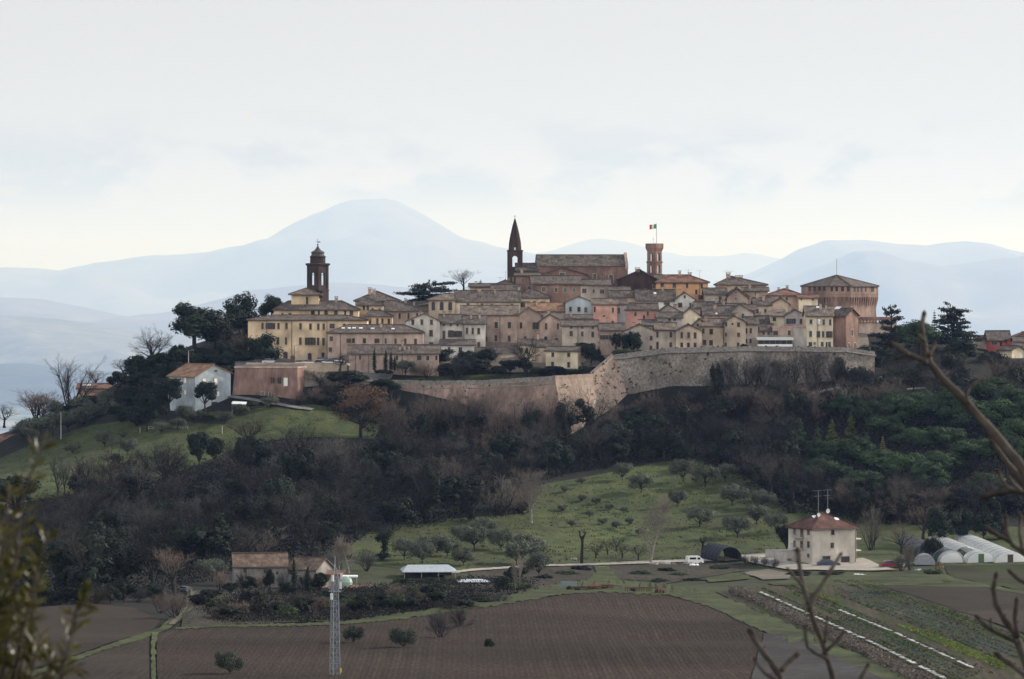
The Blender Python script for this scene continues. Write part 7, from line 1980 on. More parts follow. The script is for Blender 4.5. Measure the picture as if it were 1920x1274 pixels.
WH, SI, DK, BL, RD = ('white', (.72, .72, .71)), ('silver', (.42, .44, .46)), ('charcoal', (.05, .055, .06)), ('dark blue', (.03, .045, .09)), ('red', (.22, .03, .035))
g_ = 'cars parked before the palace'
for lb, x, y, rz, c in [('dark car parked beneath the round evergreen', 655, 862, .2, DK), ('silver car parked left of the small brown kiosk', 712, 868, .1, SI), ('dark car parked right of the small brown kiosk', 790, 872, .15, DK), ('white car parked nearest the kiosk on its right', 905, 878, .25, WH), ('white estate car in the middle of the car park', 962, 876, .2, WH),
      ('dark car between two white cars in the car park', 1030, 876, 1.4, DK), ('silver car parked before the palace corner', 1080, 872, .3, SI), ('white car parked right of the silver car', 1110, 876, .2, WH), ('small white car at the right end of the front row', 1172, 884, .1, WH), ('white car behind the right end of the row', 1135, 864, .2, WH), ('silver car in the back row before the pink brick house', 1062, 858, .3, SI)]:
 p = vp('A', x, y); car(lb, p[0], p[1] + 1.5, 1010 if y > 866 else 1016, rz, c, group=g_)
p = vp('E', 672, 578); car('white car parked outside the annex of the yellow cottage', p[0], p[1], 1052, .15, WH)
p = vp('H', 916, 586); car('dark blue car parked before the garage of the cream farmhouse', p[0], p[1], 797, .1, BL, scale=1.05)
p = vp('H', 1234, 592); car('red car parked at the end of the farm drive', p[0], p[1], None, .25, RD)
p = vp('H', 226, 572); car('white camper van standing beside the dark tunnel shelter', p[0], p[1], None, .3, WH, van=True, scale=.8)


# ------------------------------------------------------------------ cream farmhouse
fh = H('cream three storey farmhouse with a red hipped roof, garages and balconies', 'H', 832, 1057, 580, 382, 309, 800, dY=5.4, roof='pyr', depth=8.2, wall='farmcream', rf='farm', name='farmhouse', cat='farmhouse', group=None, ov=.55, under=3,
  wins=[(928, 391, 945, 421, 'w'), (925, 460, 943, 488, 'w'), (883, 526, 927, 577, 'g'), (978, 528, 1026, 578, 'g')], lw=[(735, 386, 748, 418, 'S'), (770, 387, 787, 432, 'd'), (806, 388, 820, 419, 'S'), (735, 452, 748, 482, 'S'), (770, 453, 786, 490, 'd'), (806, 455, 820, 486, 'w'), (806, 518, 818, 536, 'w')], sky=[(956, 341, .9, .6), (843, 330, .9, .6)], pipes=(1052,))


def farm_bits():
 en = Vector((-math.sin(fh.rotation_euler.z), math.cos(fh.rotation_euler.z), 0)); eu = Vector((en.y, -en.x, 0))
 O = fh.location
 pl = Plane((O.x, O.y), (en.x, en.y))
 for (x0, x1, y) in ((735, 790, 434), (735, 790, 492)):
  ua, z = pl.uz(*vp('H', x1, y)); ub, _ = pl.uz(*vp('H', x0, y)); z -= O.z
  b = MB(); b.box(-.95, -.002, min(ua, ub), max(ua, ub), z - .12, z); o = b.build('balcony', WALL['farmcream'], fh)
  r = MB()
  a, c = min(ua, ub) + .04, max(ua, ub) - .04
  r.bar((-.92, a, z + .9), (-.92, c, z + .9), .03); r.bar((-.92, a, z + .9), (0, a, z + .9), .03); r.bar((-.92, c, z + .9), (0, c, z + .9), .03)
  for k in range(12): y_ = a + (c - a) * k / 11; r.bar((-.92, y_, z), (-.92, y_, z + .9), .018, 3)
  for k in range(1, 5): x_ = -.92 * k / 5; r.bar((x_, a, z), (x_, a, z + .9), .018, 3); r.bar((x_, c, z), (x_, c, z + .9), .018, 3)
  r.build('railing', METAL, o)
 # balconies on the right side, seen edge on
 w = 10.2
 rf = [c for c in fh.children if c.name.startswith('roof')][0]
 w = max(v.co.x for v in rf.data.vertices) - .75
 for y in (443, 503):
  z = (HY - vp('H', 0, y)[1]) / F * 806 - O.z
  b = MB(); b.box(w + .002, w + 2.4, 1.5, 5.5, z - .12, z + .1); b.build('balcony', WALL['white'], fh)
 zr = max(v.co.z for v in rf.data.vertices)
 for (px_, top, cy) in ((862, 192, 3.6), (911, 188, 4.6)):
  q = Plane((O.x + en.x * cy, O.y + en.y * cy), (eu.x, eu.y)); u, zt = q.uz(*vp('H', px_, top)); zt -= O.z
  b = MB(); z0 = zr - 1.4
  b.bar((u, cy, z0), (u, cy, zt), .045, 6)
  for dz, L_ in ((.05, 1.5), (1.1, 1.2)):
   b.bar((u - L_ * .8, cy, zt - dz), (u + L_ * .5, cy, zt - dz), .03)
   for k in range(8): x = u - L_ * .75 + k * L_ * .17; b.bar((x, cy - .35, zt - dz), (x, cy + .35, zt - dz), .018, 3)
  b.build('aerial', METAL, rf)
 for (px_, y, cy, r) in ((862, 316, 2.2, .4), (909, 297, 4.1, .45)):
  q = Plane((O.x + en.x * cy, O.y + en.y * cy), (eu.x, eu.y)); u, zt = q.uz(*vp('H', px_, y)); zt -= O.z
  b = MB(); prof = [(.02, 0), (r * .5, .04), (r * .85, .13), (r, .2)]
  b.lathe(prof, 16, cap=False); b.lathe([(p_[0], p_[1] + .015) for p_ in reversed(prof)], 16, cap=False)
  b.v = [(x, -z, y2) for x, y2, z in b.v]
  b.bar((0, .05, 0), (0, .05, -1.2), .035); b.bar((0, -.1, -.1), (0, -.5, -.1), .02)
  b.build('satellite_dish', WHITE, rf, (u, cy, zt), 0)
 # low store by the left side and the yard wall
 s = thing('concrete_store', 'small grey concrete store with an outside stair left of the cream farmhouse', 'store', tuple(W(*vp('H', 682, 585), 803)), .5)
 b = MB(); b.box(0, 3.6, 0, 3.5, -2, 3.0); b.build('wall', WALL['grey'], s)
 b = MB(); b.box(-.15, 3.75, -.15, 3.65, 3.003, 3.18); b.build('roof', WALL['lilac'], s)
 b = MB(); b.box(.9, 1.9, -.03, .02, -1, 1.6); b.build('door', SHUTG, s)
 yw = thing('yard_wall', 'low grey wall behind the farmhouse yard', 'wall', tuple(W(*vp('H', 590, 522), 812)), .06)
 b = MB(); b.box(0, 9.0, 0, .3, -2, .9); b.box(-.05, 9.05, -.05, .35, .903, 1.0); b.build('wall', WALL['grey'], yw)


farm_bits()


# ------------------------------------------------------------------ stone farmhouse and sheds
H('ruined stone farmhouse with an old tiled roof and gaping windows', 'F', 1205, 1478, 562, 446, 383, 705, dY=1.0, roof='side', depth=7.5, wall='stone', rf='mossy', name='stone_farmhouse', cat='farmhouse', group=None, ov=.3, under=3,
 wins=[(1253, 455, 1270, 479, 'x'), (1356, 459, 1373, 481, 'x'), (1228, 502, 1246, 522, 'x'), (1276, 512, 1294, 526, 'x'), (1420, 470, 1434, 488, 'x'), (1330, 520, 1350, 556, 'd')])
H('lower stone wing of the ruined farmhouse with a lit right gable', 'F', 1479, 1626, 565, 460, 406, 706.5, dY=-2.4, roof='side', depth=6.2, wall='stone', rf='mossy', name='stone_barn', cat='barn', group=None, ov=.3, under=3, wins=[(1484, 464, 1500, 484, 'x'), (1540, 500, 1556, 524, 'x'), (1585, 505, 1605, 550, 'd')])


def open_shed(label, v, x0, x1, ye, yr, yb, Y, depth, m, dY=0, name='shelter', tile=False):
 A, B = W(*vp(v, x0, ye), Y), W(*vp(v, x1, ye), Y + dY)
 e = Vector((B.x - A.x, B.y - A.y, 0)); w = e.length; zb = pxz(v, yb, Y) - .5
 rt = thing(name, label, 'shelter', (A.x, A.y, zb), math.atan2(e.y, e.x))
 ze = A.z - zb; zr = pxz(v, yr, Y + depth / 2) - zb
 r = MB(); slab(r, [(-.3, -.3, ze), (w + .3, -.3, ze), (w - 1.2, depth / 2, zr), (.9, depth / 2, zr)], .12); slab(r, [(w + .3, depth + .3, ze), (-.3, depth + .3, ze), (.9, depth / 2, zr), (w - 1.2, depth / 2, zr)], .12)
 slab(r, [(w + .3, -.3, ze), (w + .3, depth + .3, ze), (w - 1.2, depth / 2, zr)], .12); slab(r, [(-.3, depth + .3, ze), (-.3, -.3, ze), (.9, depth / 2, zr)], .12)
 r.build('roof', m, rt)
 for i in range(4):
  for y in (.1, depth - .1):
   p = MB(); x = .1 + (w - .2) * i / 3; p.box(x - .07, x + .07, y - .07, y + .07, -1.5, ze - .05); p.build('post', METAL, rt)
 b = MB(); b.box(.3, w - .3, depth - .32, depth - .22, -1, ze - .6); b.build('back_wall', WALL['darkbrick'], rt)
 return rt


SHEET = mat('zinc sheet', (.38, .42, .46), (.50, .54, .58), scale=1.5, rough=.45, big=.12, metallic=.2)
open_shed('open shelter with a pale metal hipped roof among the trees', 'G', 432, 700, 610, 574, 655, 752, 7.5, SHEET, dY=.8)
open_shed('small open shelter with a flat pale roof right of the larger shelter', 'G', 722, 868, 662, 648, 700, 738, 4.0, SHEET, dY=.6)


def sheds():
 s = thing('white_canopy', 'flat white canopy on posts behind the lattice mast', 'canopy', tuple(W(*vp('F', 1755, 545), 690)))
 b = MB(); k = 690 / F / 2.743; w = 82 * k; h = 50 * k
 b.box(0, w, 0, 2.6, h - .22, h); b.build('roof', WHITE, s)
 for x in (.1, w - .1):
  for y in (.1, 2.5): p = MB(); p.box(x - .05, x + .05, y - .05, y + .05, -2, h - .22); p.build('post', METAL, s)
 H('low reddish brick hut half hidden in the hedge behind the lattice mast', 'F', 1796, 1898, 620, 562, 545, 684, roof='shed', depth=3.6, wall='brick', rf='red', name='hut', cat='hut', group=None, under=2, wins=[(1830, 575, 1850, 605, 'd')])
 H('low brick outhouse joined behind the stone wing', 'F', 1690, 1760, 560, 492, 470, 700, roof='shed', depth=4, wall='pinkbrick', rf='red', name='outhouse', cat='outhouse', group=None, under=2, wins=[(1715, 505, 1735, 545, 'd')])
 t = thing('water_tank', 'round white and green tank under the white canopy', 'tank', tuple(W(*vp('F', 1784, 545), 689)))
 b = MB(); b.lathe([(.35, -.3), (.9, 0), (1.0, .7), (.8, 1.3), (.3, 1.5), (.2, 1.62)], 14); b.build('tank_body', flat_mat('tank green', (.25, .36, .30), .5), t, (0, -1.2, 0))
 b = MB(); b.lathe([(.28, 1.62), (.28, 1.7), (.05, 1.72)], 10); b.build('lid', WHITE, t, (0, -1.2, 0))


sheds()
p = vp('F', 958, 575); car('dark car parked on the track left of the stone farmhouse', p[0], p[1], None, 1.2, DK, scale=.65)
p = vp('F', 1182, 574); car('silver car nose out beside the stone farmhouse', p[0], p[1], 702, 1.5, SI, scale=.8)


# ------------------------------------------------------------------ lattice mast
def mast():
 Y = 480; xc = pxx('P', 628, Y); k = Y / F
 zt = lambda y: (HY - y) * k
 zb = TZ(xc, Y) - .3
 rt = thing('lattice_mast', 'grey steel lattice mast with panel antennas and a pointed tip', 'mast', (xc, Y, zb), R(28))
 Z = lambda y: zt(y) - zb
 ztop = Z(1082)
 hw = lambda z: (6.0 + 4.4 * (1 - z / ztop)) * k
 m = mat('galvanised steel', (.20, .215, .235), (.29, .31, .33), scale=2, rough=.5, metallic=.5, big=.15)
 n = 13
 zs = [ztop * i / n for i in range(n + 1)]
 for sx, sy in ((-1, -1), (1, -1), (1, 1), (-1, 1)):
  b = MB(); b.tube([(sx * hw(z) * .72, sy * hw(z) * .72, z) for z in (0, ztop * .5, ztop)], .075, 4); b.build('leg', m, rt)
 b = MB()
 for i in range(n):
  a, c = hw(zs[i]) * .72, hw(zs[i + 1]) * .72
  for f in range(4):
   ca, sa = math.cos(f * math.pi / 2), math.sin(f * math.pi / 2)
   P = lambda x, y, z: (x * ca - y * sa, x * sa + y * ca, z)
   b.bar(P(-a, -a, zs[i]), P(c, -c, zs[i + 1]), .03, 3); b.bar(P(a, -a, zs[i]), P(-c, -c, zs[i + 1]), .03, 3)
   if i % 2 == 0: b.bar(P(-a, -a, zs[i]), P(a, -a, zs[i]), .04, 3)
 b.build('bracing', m, rt)
 lad = MB(); lad.bar((-.15, -.1, 0), (-.15, -.1, ztop), .025, 3); lad.bar((.15, -.1, 0), (.15, -.1, ztop), .025, 3)
 for q in range(int(ztop / .45)): lad.bar((-.15, -.1, q * .45), (.15, -.1, q * .45), .018, 3)
 lad.build('ladder', m, rt)
 t = MB(); a = hw(ztop) * .72
 for sx, sy in ((-1, -1), (1, -1), (1, 1), (-1, 1)): t.tube([(sx * a, sy * a, ztop), (0, 0, Z(1058))], .05, 4)
 t.bar((0, 0, Z(1060)), (0, 0, Z(1043)), .05, 5)
 for y in (1076, 1068): z = Z(y); q = a * (Z(1058) - z) / (Z(1058) - ztop); [t.bar((-q if i in (0, 3) else q, -q if i < 2 else q, z), (-q if i in (2, 3) else q, -q if i in (0, 3) else q, z), .03, 3) for i in range(4)]
 t.build('tip', m, rt)
 wm = mat('antenna housing', (.50, .54, .55), (.58, .62, .63), scale=2, big=.08, rough=.5)
 for (px_, y0, y1, dy) in ((624, 1078, 1090, -.5), (639, 1091, 1104, -.6), (622, 1112, 1124, -.6), (640, 1076, 1086, .5), (627, 1088, 1098, .6)):
  b = MB(); xx = (px_ - 628) * k; h = Z(y0) - Z(y1)
  b.box(-.13, .13, -.08, .08, 0, h); b.box(-.05, .05, .082, .5, h * .3, h * .36); b.box(-.05, .05, .082, .5, h * .7, h * .76)
  o = b.build('panel_antenna', wm, rt); ang = -R(28)
  o.location = (xx * math.cos(ang) - dy * math.sin(ang), xx * math.sin(ang) + dy * math.cos(ang), Z(y1)); o.rotation_euler = (0, 0, ang + R(15) * (1 if px_ > 628 else -1))
 b = MB()
 z = Z(1109); a = hw(z) * .72 + .25
 for s in (-1, 1): b.box(-a, a, s * a - .05, s * a + .05, z - .06, z + .06); b.box(s * a - .049, s * a + .049, -a + .05, a - .05, z - .058, z + .058)
 b.build('platform', m, rt)
 b = MB(); b.box(-.09, .09, -.09, .09, 0, .5); o = b.build('yellow_marker', flat_mat('yellow paint', (.6, .42, .03)), rt); z = Z(1261); o.location = (hw(z) * .75 + .05, -hw(z) * .75, z)


mast()


# ------------------------------------------------------------------ greenhouses
FILM = mat('white film', (.80, .81, .81), (.87, .88, .88), scale=.8, rough=.35, big=.08, trans=.5)
DARKFILM = mat('dark green film', (.016, .026, .034), (.03, .042, .052), scale=.8, rough=.4, big=.15)
BLACKNET = mat('black sheet', (.010, .014, .026), (.018, .024, .04), scale=.8, rough=.5, big=.15)


def tunnel(label, front, back, rad, hgt, film, hoop, nh=12, door=None, gap=None, endwall=True, name='greenhouse', endm=None, cat='greenhouse', group='polythene greenhouses'):
 P, Q = Vector(front), Vector(back)
 d = Q - P; L_ = math.hypot(d.x, d.y); rz = math.atan2(d.y, d.x) - math.pi / 2; sl = d.z / L_
 rt = thing(name, label, cat, tuple(P), rz, group)
 n = 14
 def pt(t, y, s=1.0):
  a = math.pi * t; return (math.cos(a) * rad * s * (1.0), y, -.25 + (math.sin(a) ** .85) * (hgt + .25) * s + sl * y)
 b = MB()
 ys = [L_ * i / nh for i in range(nh + 1)]
 for i in range(nh):
  for j in range(n):
   t0, t1 = j / n, (j + 1) / n
   if gap and gap[0] <= i < gap[1] and gap[2] <= j < gap[3]: continue
   ym = (ys[i] + ys[i + 1]) / 2
   for (ya, sa, yb, sb) in ((ys[i], 1, ym, .985), (ym, .985, ys[i + 1], 1)):
    b.face([pt(t0, ya, sa), pt(t1, ya, sa), pt(t1, yb, sb), pt(t0, yb, sb)])
 b.build('film', film, rt)
 for y in ys:
  h = MB(); h.tube([pt(j / n, y, 1.008) for j in range(n + 1)], .045, 4); h.build('hoop', hoop, rt)
 if endwall:
  for y, nm in ((.02, 'end_wall'), (L_ - .02, 'end_wall')):
   e = MB(); e.face([pt(j / n, y, .985) for j in range(n + 1)]); e.build(nm, endm or film, rt)
 if door:
  e = MB(); e.box(-.55, .55, -.06, -.01, 0, 1.9); e.box(-.62, .62, -.09, -.02, 1.9, 2.0, 1); e.build('door', [door, METAL], rt)
 return rt


gA = lambda x, y, Y: tuple(W(*vp('H', x, y), Y))
HOOP = flat_mat('hoop steel', (.30, .31, .32), .5, .5)
tunnel('longest white greenhouse tunnel, farthest right, with a brown door', gA(1850, 573, 800), gA(1626, 478, 846), 3.2, 2.5, FILM, HOOP, 11, door=DOORM)
tunnel('white greenhouse tunnel with a torn open side, in the middle', gA(1700, 570, 802), gA(1475, 480, 846), 2.9, 2.4, FILM, HOOP, 10, door=flat_mat('green door', (.06, .12, .05)), gap=(1, 3, 7, 12))
tunnel('dark green greenhouse tunnel with a white back hoop, left of the white ones', gA(1545, 565, 806), gA(1322, 486, 848), 2.8, 2.5, DARKFILM, HOOP, 9, endm=FILM)
tunnel('small white tunnel end glowing before the dark green tunnel', gA(1548, 562, 803.5), gA(1546, 556, 805.5), 2.3, 1.9, FILM, HOOP, 2)
tunnel('low domed netting frame left of the dark green tunnel', gA(1412, 568, 798), gA(1405, 560, 803), 1.9, 1.7, mat('grey net', (.28, .30, .33), (.36, .38, .41), scale=2, trans=.3), HOOP, 3, name='netting_dome', cat='frame', group=None)
tunnel('black half round tunnel shelter open at its right end', gA(408, 562, 806), gA(318, 541, 813), 2.7, 3.0, BLACKNET, DARKM, 5, endwall=False, name='tunnel_shelter', cat='shelter', group=None)


# ------------------------------------------------------------------ poles and lines
def pole(label, v, x, yt, yb, Y, r=.13, arms=0, m=None, name='utility_pole', cat='pole', lamp=False):
 A = W(*vp(v, x, yb), Y); h = (yb - yt) / VIEWS[v][2] / F * Y
 rt = thing(name, label, cat, tuple(A))
 b = MB(); b.tube([(0, 0, -1), (0, 0, h)], [r, r * .75], 8); b.build('post', m or mat('weathered pole', (.12, .10, .085), (.2, .175, .15), scale=3), rt)
 if arms:
  b = MB(); b.box(-.7, .7, -.05, .05, h - .5, h - .38)
  for s in (-.6, 0, .6): b.lathe([(.04, h - .379), (.07, h - .3), (.03, h - .22)], 8, cx=s)
  b.build('crossarm', METAL, rt)
 if lamp:
  b = MB(); b.tube([(0, 0, h - .1), (.4, -.2, h + .1), (1.0, -.5, h + .15)], .05, 6); b.box(.85, 1.35, -.75, -.5, h + .1, h + .25); b.build('lamp_head', METAL, rt)
 return Vector((A.x, A.y, A.z + h))


CONC = mat('concrete pole', (.42, .42, .40), (.52, .52, .50), scale=2)
p1 = pole('grey concrete pole standing behind the greenhouses', 'H', 1573, 358, 462, 850, .14, 1, CONC)
p2 = Vector(W(1930, 958, 905)); p0 = Vector(W(*vp('H', 1058, 398), 808))


def wire(label, a, c, sag, r=.03):
 b = MB(); b.tube([tuple(a.lerp(c, t) - Vector((0, 0, sag * 4 * t * (1 - t)))) for t in np.linspace(0, 1, 15)], r, 4)
 tag(b.build('power_line', DARKM), label, 'cable')


wire('sagging power line from the cream farmhouse to the concrete pole', p0, p1, 1.2, .02)
wire('power line running right from the concrete pole to the trees', p1, p2, 1.0, .02)
pole('white pole standing in the left meadow by the olive grove', 'E', 383, 648, 800, 1008, .10, 0, CONC)
pole('white street pole among the trees above the blue grey house', 'E', 1185, 262, 356, 1012, .10, 0, CONC, lamp=True, name='street_lamp', cat='lamp')
pole('leaning wooden pole near the yellow cottage', 'E', 832, 530, 606, 1020, .09, 0)
pole('thin pole with a crossarm by the stone barn hedge', 'F', 1805, 405, 475, 760, .09, 1)
pole('white post on the meadow below the brick building', 'E', 1397, 735, 800, 962, .08, 0, CONC, name='post', cat='post')
pole('grey post at the left corner of the meadow fence', 'E', 880, 740, 775, 985, .06, 0, CONC, name='post', cat='post')
pole('street lamp in front of the ochre palace wall', 'A', 868, 752, 880, 1007, .07, 0, DARKM, lamp=True, name='street_lamp', cat='lamp')


def fence():
 a, c = G(278, 807), G(352, 806)
 rt = thing('rail_fence', 'pale rail fence under the olives near the blue grey house', 'fence', tuple(a)); d = c - a
 for k in range(9): b = MB(); q = d * (k / 8); b.box(q.x - .05, q.x + .05, q.y - .05, q.y + .05, q.z - .4, q.z + .9); b.build('post', CONC, rt)
 b = MB(); b.bar((0, 0, .85), tuple(d + Vector((0, 0, .85))), .05); b.build('rail', CONC, rt); b = MB(); b.bar((0, 0, .45), tuple(d + Vector((0, 0, .45))), .05); b.build('rail', CONC, rt)


fence()


# kiosk in the car park
p = vp('A', 857, 878); k_ = thing('kiosk', 'small brown kiosk with a pointed roof in front of the ochre palace', 'kiosk', tuple(W(p[0], p[1], 1006.5)))
b = MB(); b.box(-.55, .55, -.5, .5, -.3, 2.0); b.build('wall', DOORM, k_)
b = MB(); b.lathe([(.95, 1.98), (.95, 2.05), (.05, 2.6)], 4, rot=math.pi / 4); b.build('roof', ROOF['brown'], k_)


# ------------------------------------------------------------------ farm machinery and clutter on the field edge
RUST = mat('rusty steel', (.07, .036, .026), (.13, .065, .045), scale=3, rough=.85)
REDP = flat_mat('faded red paint', (.17, .045, .03), .7)


def harrow(label, x, y, L_, Wd, rz, m):
 g = G(*vp('G', x, y)); rt = thing('harrow', label, 'farm machine', tuple(g), rz)
 b = MB()
 for s in (-1, 0, 1): b.bar((-L_ / 2, s * Wd / 2, .75), (L_ / 2, s * Wd / 2, .75), .07)
 for k in range(5): b.bar((-L_ / 2 + L_ * k / 4, -Wd / 2, .75), (-L_ / 2 + L_ * k / 4, Wd / 2, .75), .06)
 b.bar((L_ / 2, 0, .75), (L_ / 2 + 1.2, 0, .5), .07); b.bar((0, -Wd / 2, .75), (.3, 0, 1.7), .05); b.bar((0, Wd / 2, .75), (.3, 0, 1.7), .05)
 b.build('frame', m, rt)
 b = MB()
 for k in range(12):
  for s in (-1, 0, 1):
   x0 = -L_ / 2 + L_ * (k + .5) / 12; b.tube([(x0, s * Wd / 2, .75), (x0 - .15, s * Wd / 2, .4), (x0 + .05, s * Wd / 2, 0)], .03, 4)
 b.build('tines', RUST, rt)
 for s in (-1, 1):
  t = MB(); t.lathe([(.1, -.09), (.36, -.09), (.38, 0), (.36, .09), (.1, .09)], 12); t.v = [(a, c, d) for a, d, c in t.v]; t.build('wheel', TYRE, rt, (-L_ * .2, s * (Wd / 2 + .15), .38))


harrow('rusty harrow beside the small trailer on the field edge', 1345, 712, 3.4, 1.5, .1, RUST)
harrow('red framed cultivator in the row of old farm machines', 1410, 706, 2.2, 1.2, .6, REDP)
harrow('second rusty harrow, tilted, right of the red cultivator', 1480, 702, 2.4, 1.2, -.3, RUST)
harrow('long low rusty harrow lying farther right on the field edge', 1640, 716, 4.6, 1.4, .05, RUST)
harrow('bright red farm implement at the right end of the machines', 1752, 724, 1.2, 1.1, 1.2, REDP)
g = G(*vp('G', 1280, 706)); tr = thing('farm_trailer', 'small grey green trailer at the left end of the farm machines', 'trailer', tuple(g), .05)
b = MB(); b.box(-1.3, 1.3, -.8, .8, .6, .7)
for (x0, x1, y0, y1) in ((-1.3, 1.3, -.8, -.75), (-1.3, 1.3, .75, .8), (-1.3, -1.25, -.749, .749), (1.25, 1.3, -.749, .749)): b.box(x0, x1, y0, y1, .7, 1.45)
b.build('bed', flat_mat('faded green', (.16, .20, .19), .7), tr); b = MB(); b.bar((1.3, 0, .6), (2.4, 0, .4), .05); b.build('drawbar', RUST, tr)
for s in (-1, 1): t = MB(); t.lathe([(.1, -.1), (.4, -.1), (.42, 0), (.4, .1), (.1, .1)], 12); t.v = [(a, c, d) for a, d, c in t.v]; t.build('wheel', TYRE, tr, (0, s * .95, .42))


def heap(label, v, x, y, w, h, m, name, cat, seed, n=9, Y=None, rocks=False):
 c = G(*vp(v, x, y)) if Y is None else W(*vp(v, x, y), Y); rr = random.Random(seed); rt = thing(name, label, cat, tuple(c))
 b = MB()
 for i in range(n):
  cx, cy = rr.uniform(-w / 2, w / 2), rr.uniform(-.6, .6); r = rr.uniform(.35, .7) * h
  pr = [(r * .3, -.2), (r * 1.1, 0), (r * 1.15, r * .45), (r * .75, r * .85), (r * .1, r)]
  b.lathe([(a * rr.uniform(.8, 1.2), z) for a, z in pr], 8, cx=cx, cy=cy)
 b.v = [(x_ + rr.uniform(-.07, .07), y_ + rr.uniform(-.07, .07), z_ + rr.uniform(-.07, .07)) for x_, y_, z_ in b.v]
 b.build('pile', m, rt)


heap('long grey heap of cut wood left of the white camper van', 'G', 1820, 576, 9, 1.0, mat('old timber', (.16, .15, .14), (.27, .25, .23), scale=2), 'wood_pile', 'wood pile', 1, 16)
heap('white plastic sheeting heaped on the grass below the farm drive', 'H', 1060, 632, 2.2, .8, WHITE, 'plastic_sheet', 'sheet', 2, 4)
heap('smaller white sheeting right of the heaped plastic', 'H', 1100, 632, 1.4, .5, WHITE, 'plastic_sheet', 'sheet', 3, 3)
heap('pale stones lying in the foot of the olive meadow', 'G', 1302, 548, 1.2, .6, GRAVEL, 'stone_heap', 'stones', 4, 4)
heap('white bags lying by the red car', 'H', 1278, 582, 1.4, .9, WHITE, 'bag_heap', 'bags', 5, 4)
heap('white tarpaulin in front of the camper van', 'H', 226, 582, 1.6, .8, WHITE, 'tarpaulin', 'tarpaulin', 6, 3)
heap('blue and white plastic crates beside the pampas grass', 'H', 1380, 603, 1.6, .5, flat_mat('pale blue plastic', (.35, .42, .5)), 'crate_heap', 'crates', 7, 3)


def stump(label, v, x, yb, yt, seed):
 c = G(*vp(v, x, yb)); h = (yb - yt) / VIEWS[v][2] / F * c.y; rr = random.Random(seed); rt = thing('pollard_tree', label, 'tree', tuple(c))
 b = MB(); b.tube([(0, 0, -.4), (.1, 0, h * .4), (.2, 0, h * .75), (.35, 0, h * .85)], [.34, .28, .26, .32], 8); b.tube([(.2, 0, h * .7), (-.3, 0, h * .85), (-.35, 0, h)], [.2, .18, .14], 6); b.tube([(.3, 0, h * .8), (.7, .1, h * .92), (.75, .1, h * .97)], [.2, .17, .12], 6)
 b.build('trunk', BARK, rt)
 c2 = MB()
 for k in range(26):
  a = rr.uniform(0, 6.28); q = Vector((rr.choice([-.35, .75, .35]), 0, h * .93)); c2.tube([q, q + Vector((math.cos(a) * .4, math.sin(a) * .4, rr.uniform(.2, .8)))], [.025, .01], 3)
 c2.build('crown', TW['brown'], rt)


stump('pollarded stump with knobbly arms beside the farm track', 'G', 1345, 575, 400, 1)
stump('short dark pollard stump behind the black tunnel shelter', 'H', 265, 540, 436, 2)


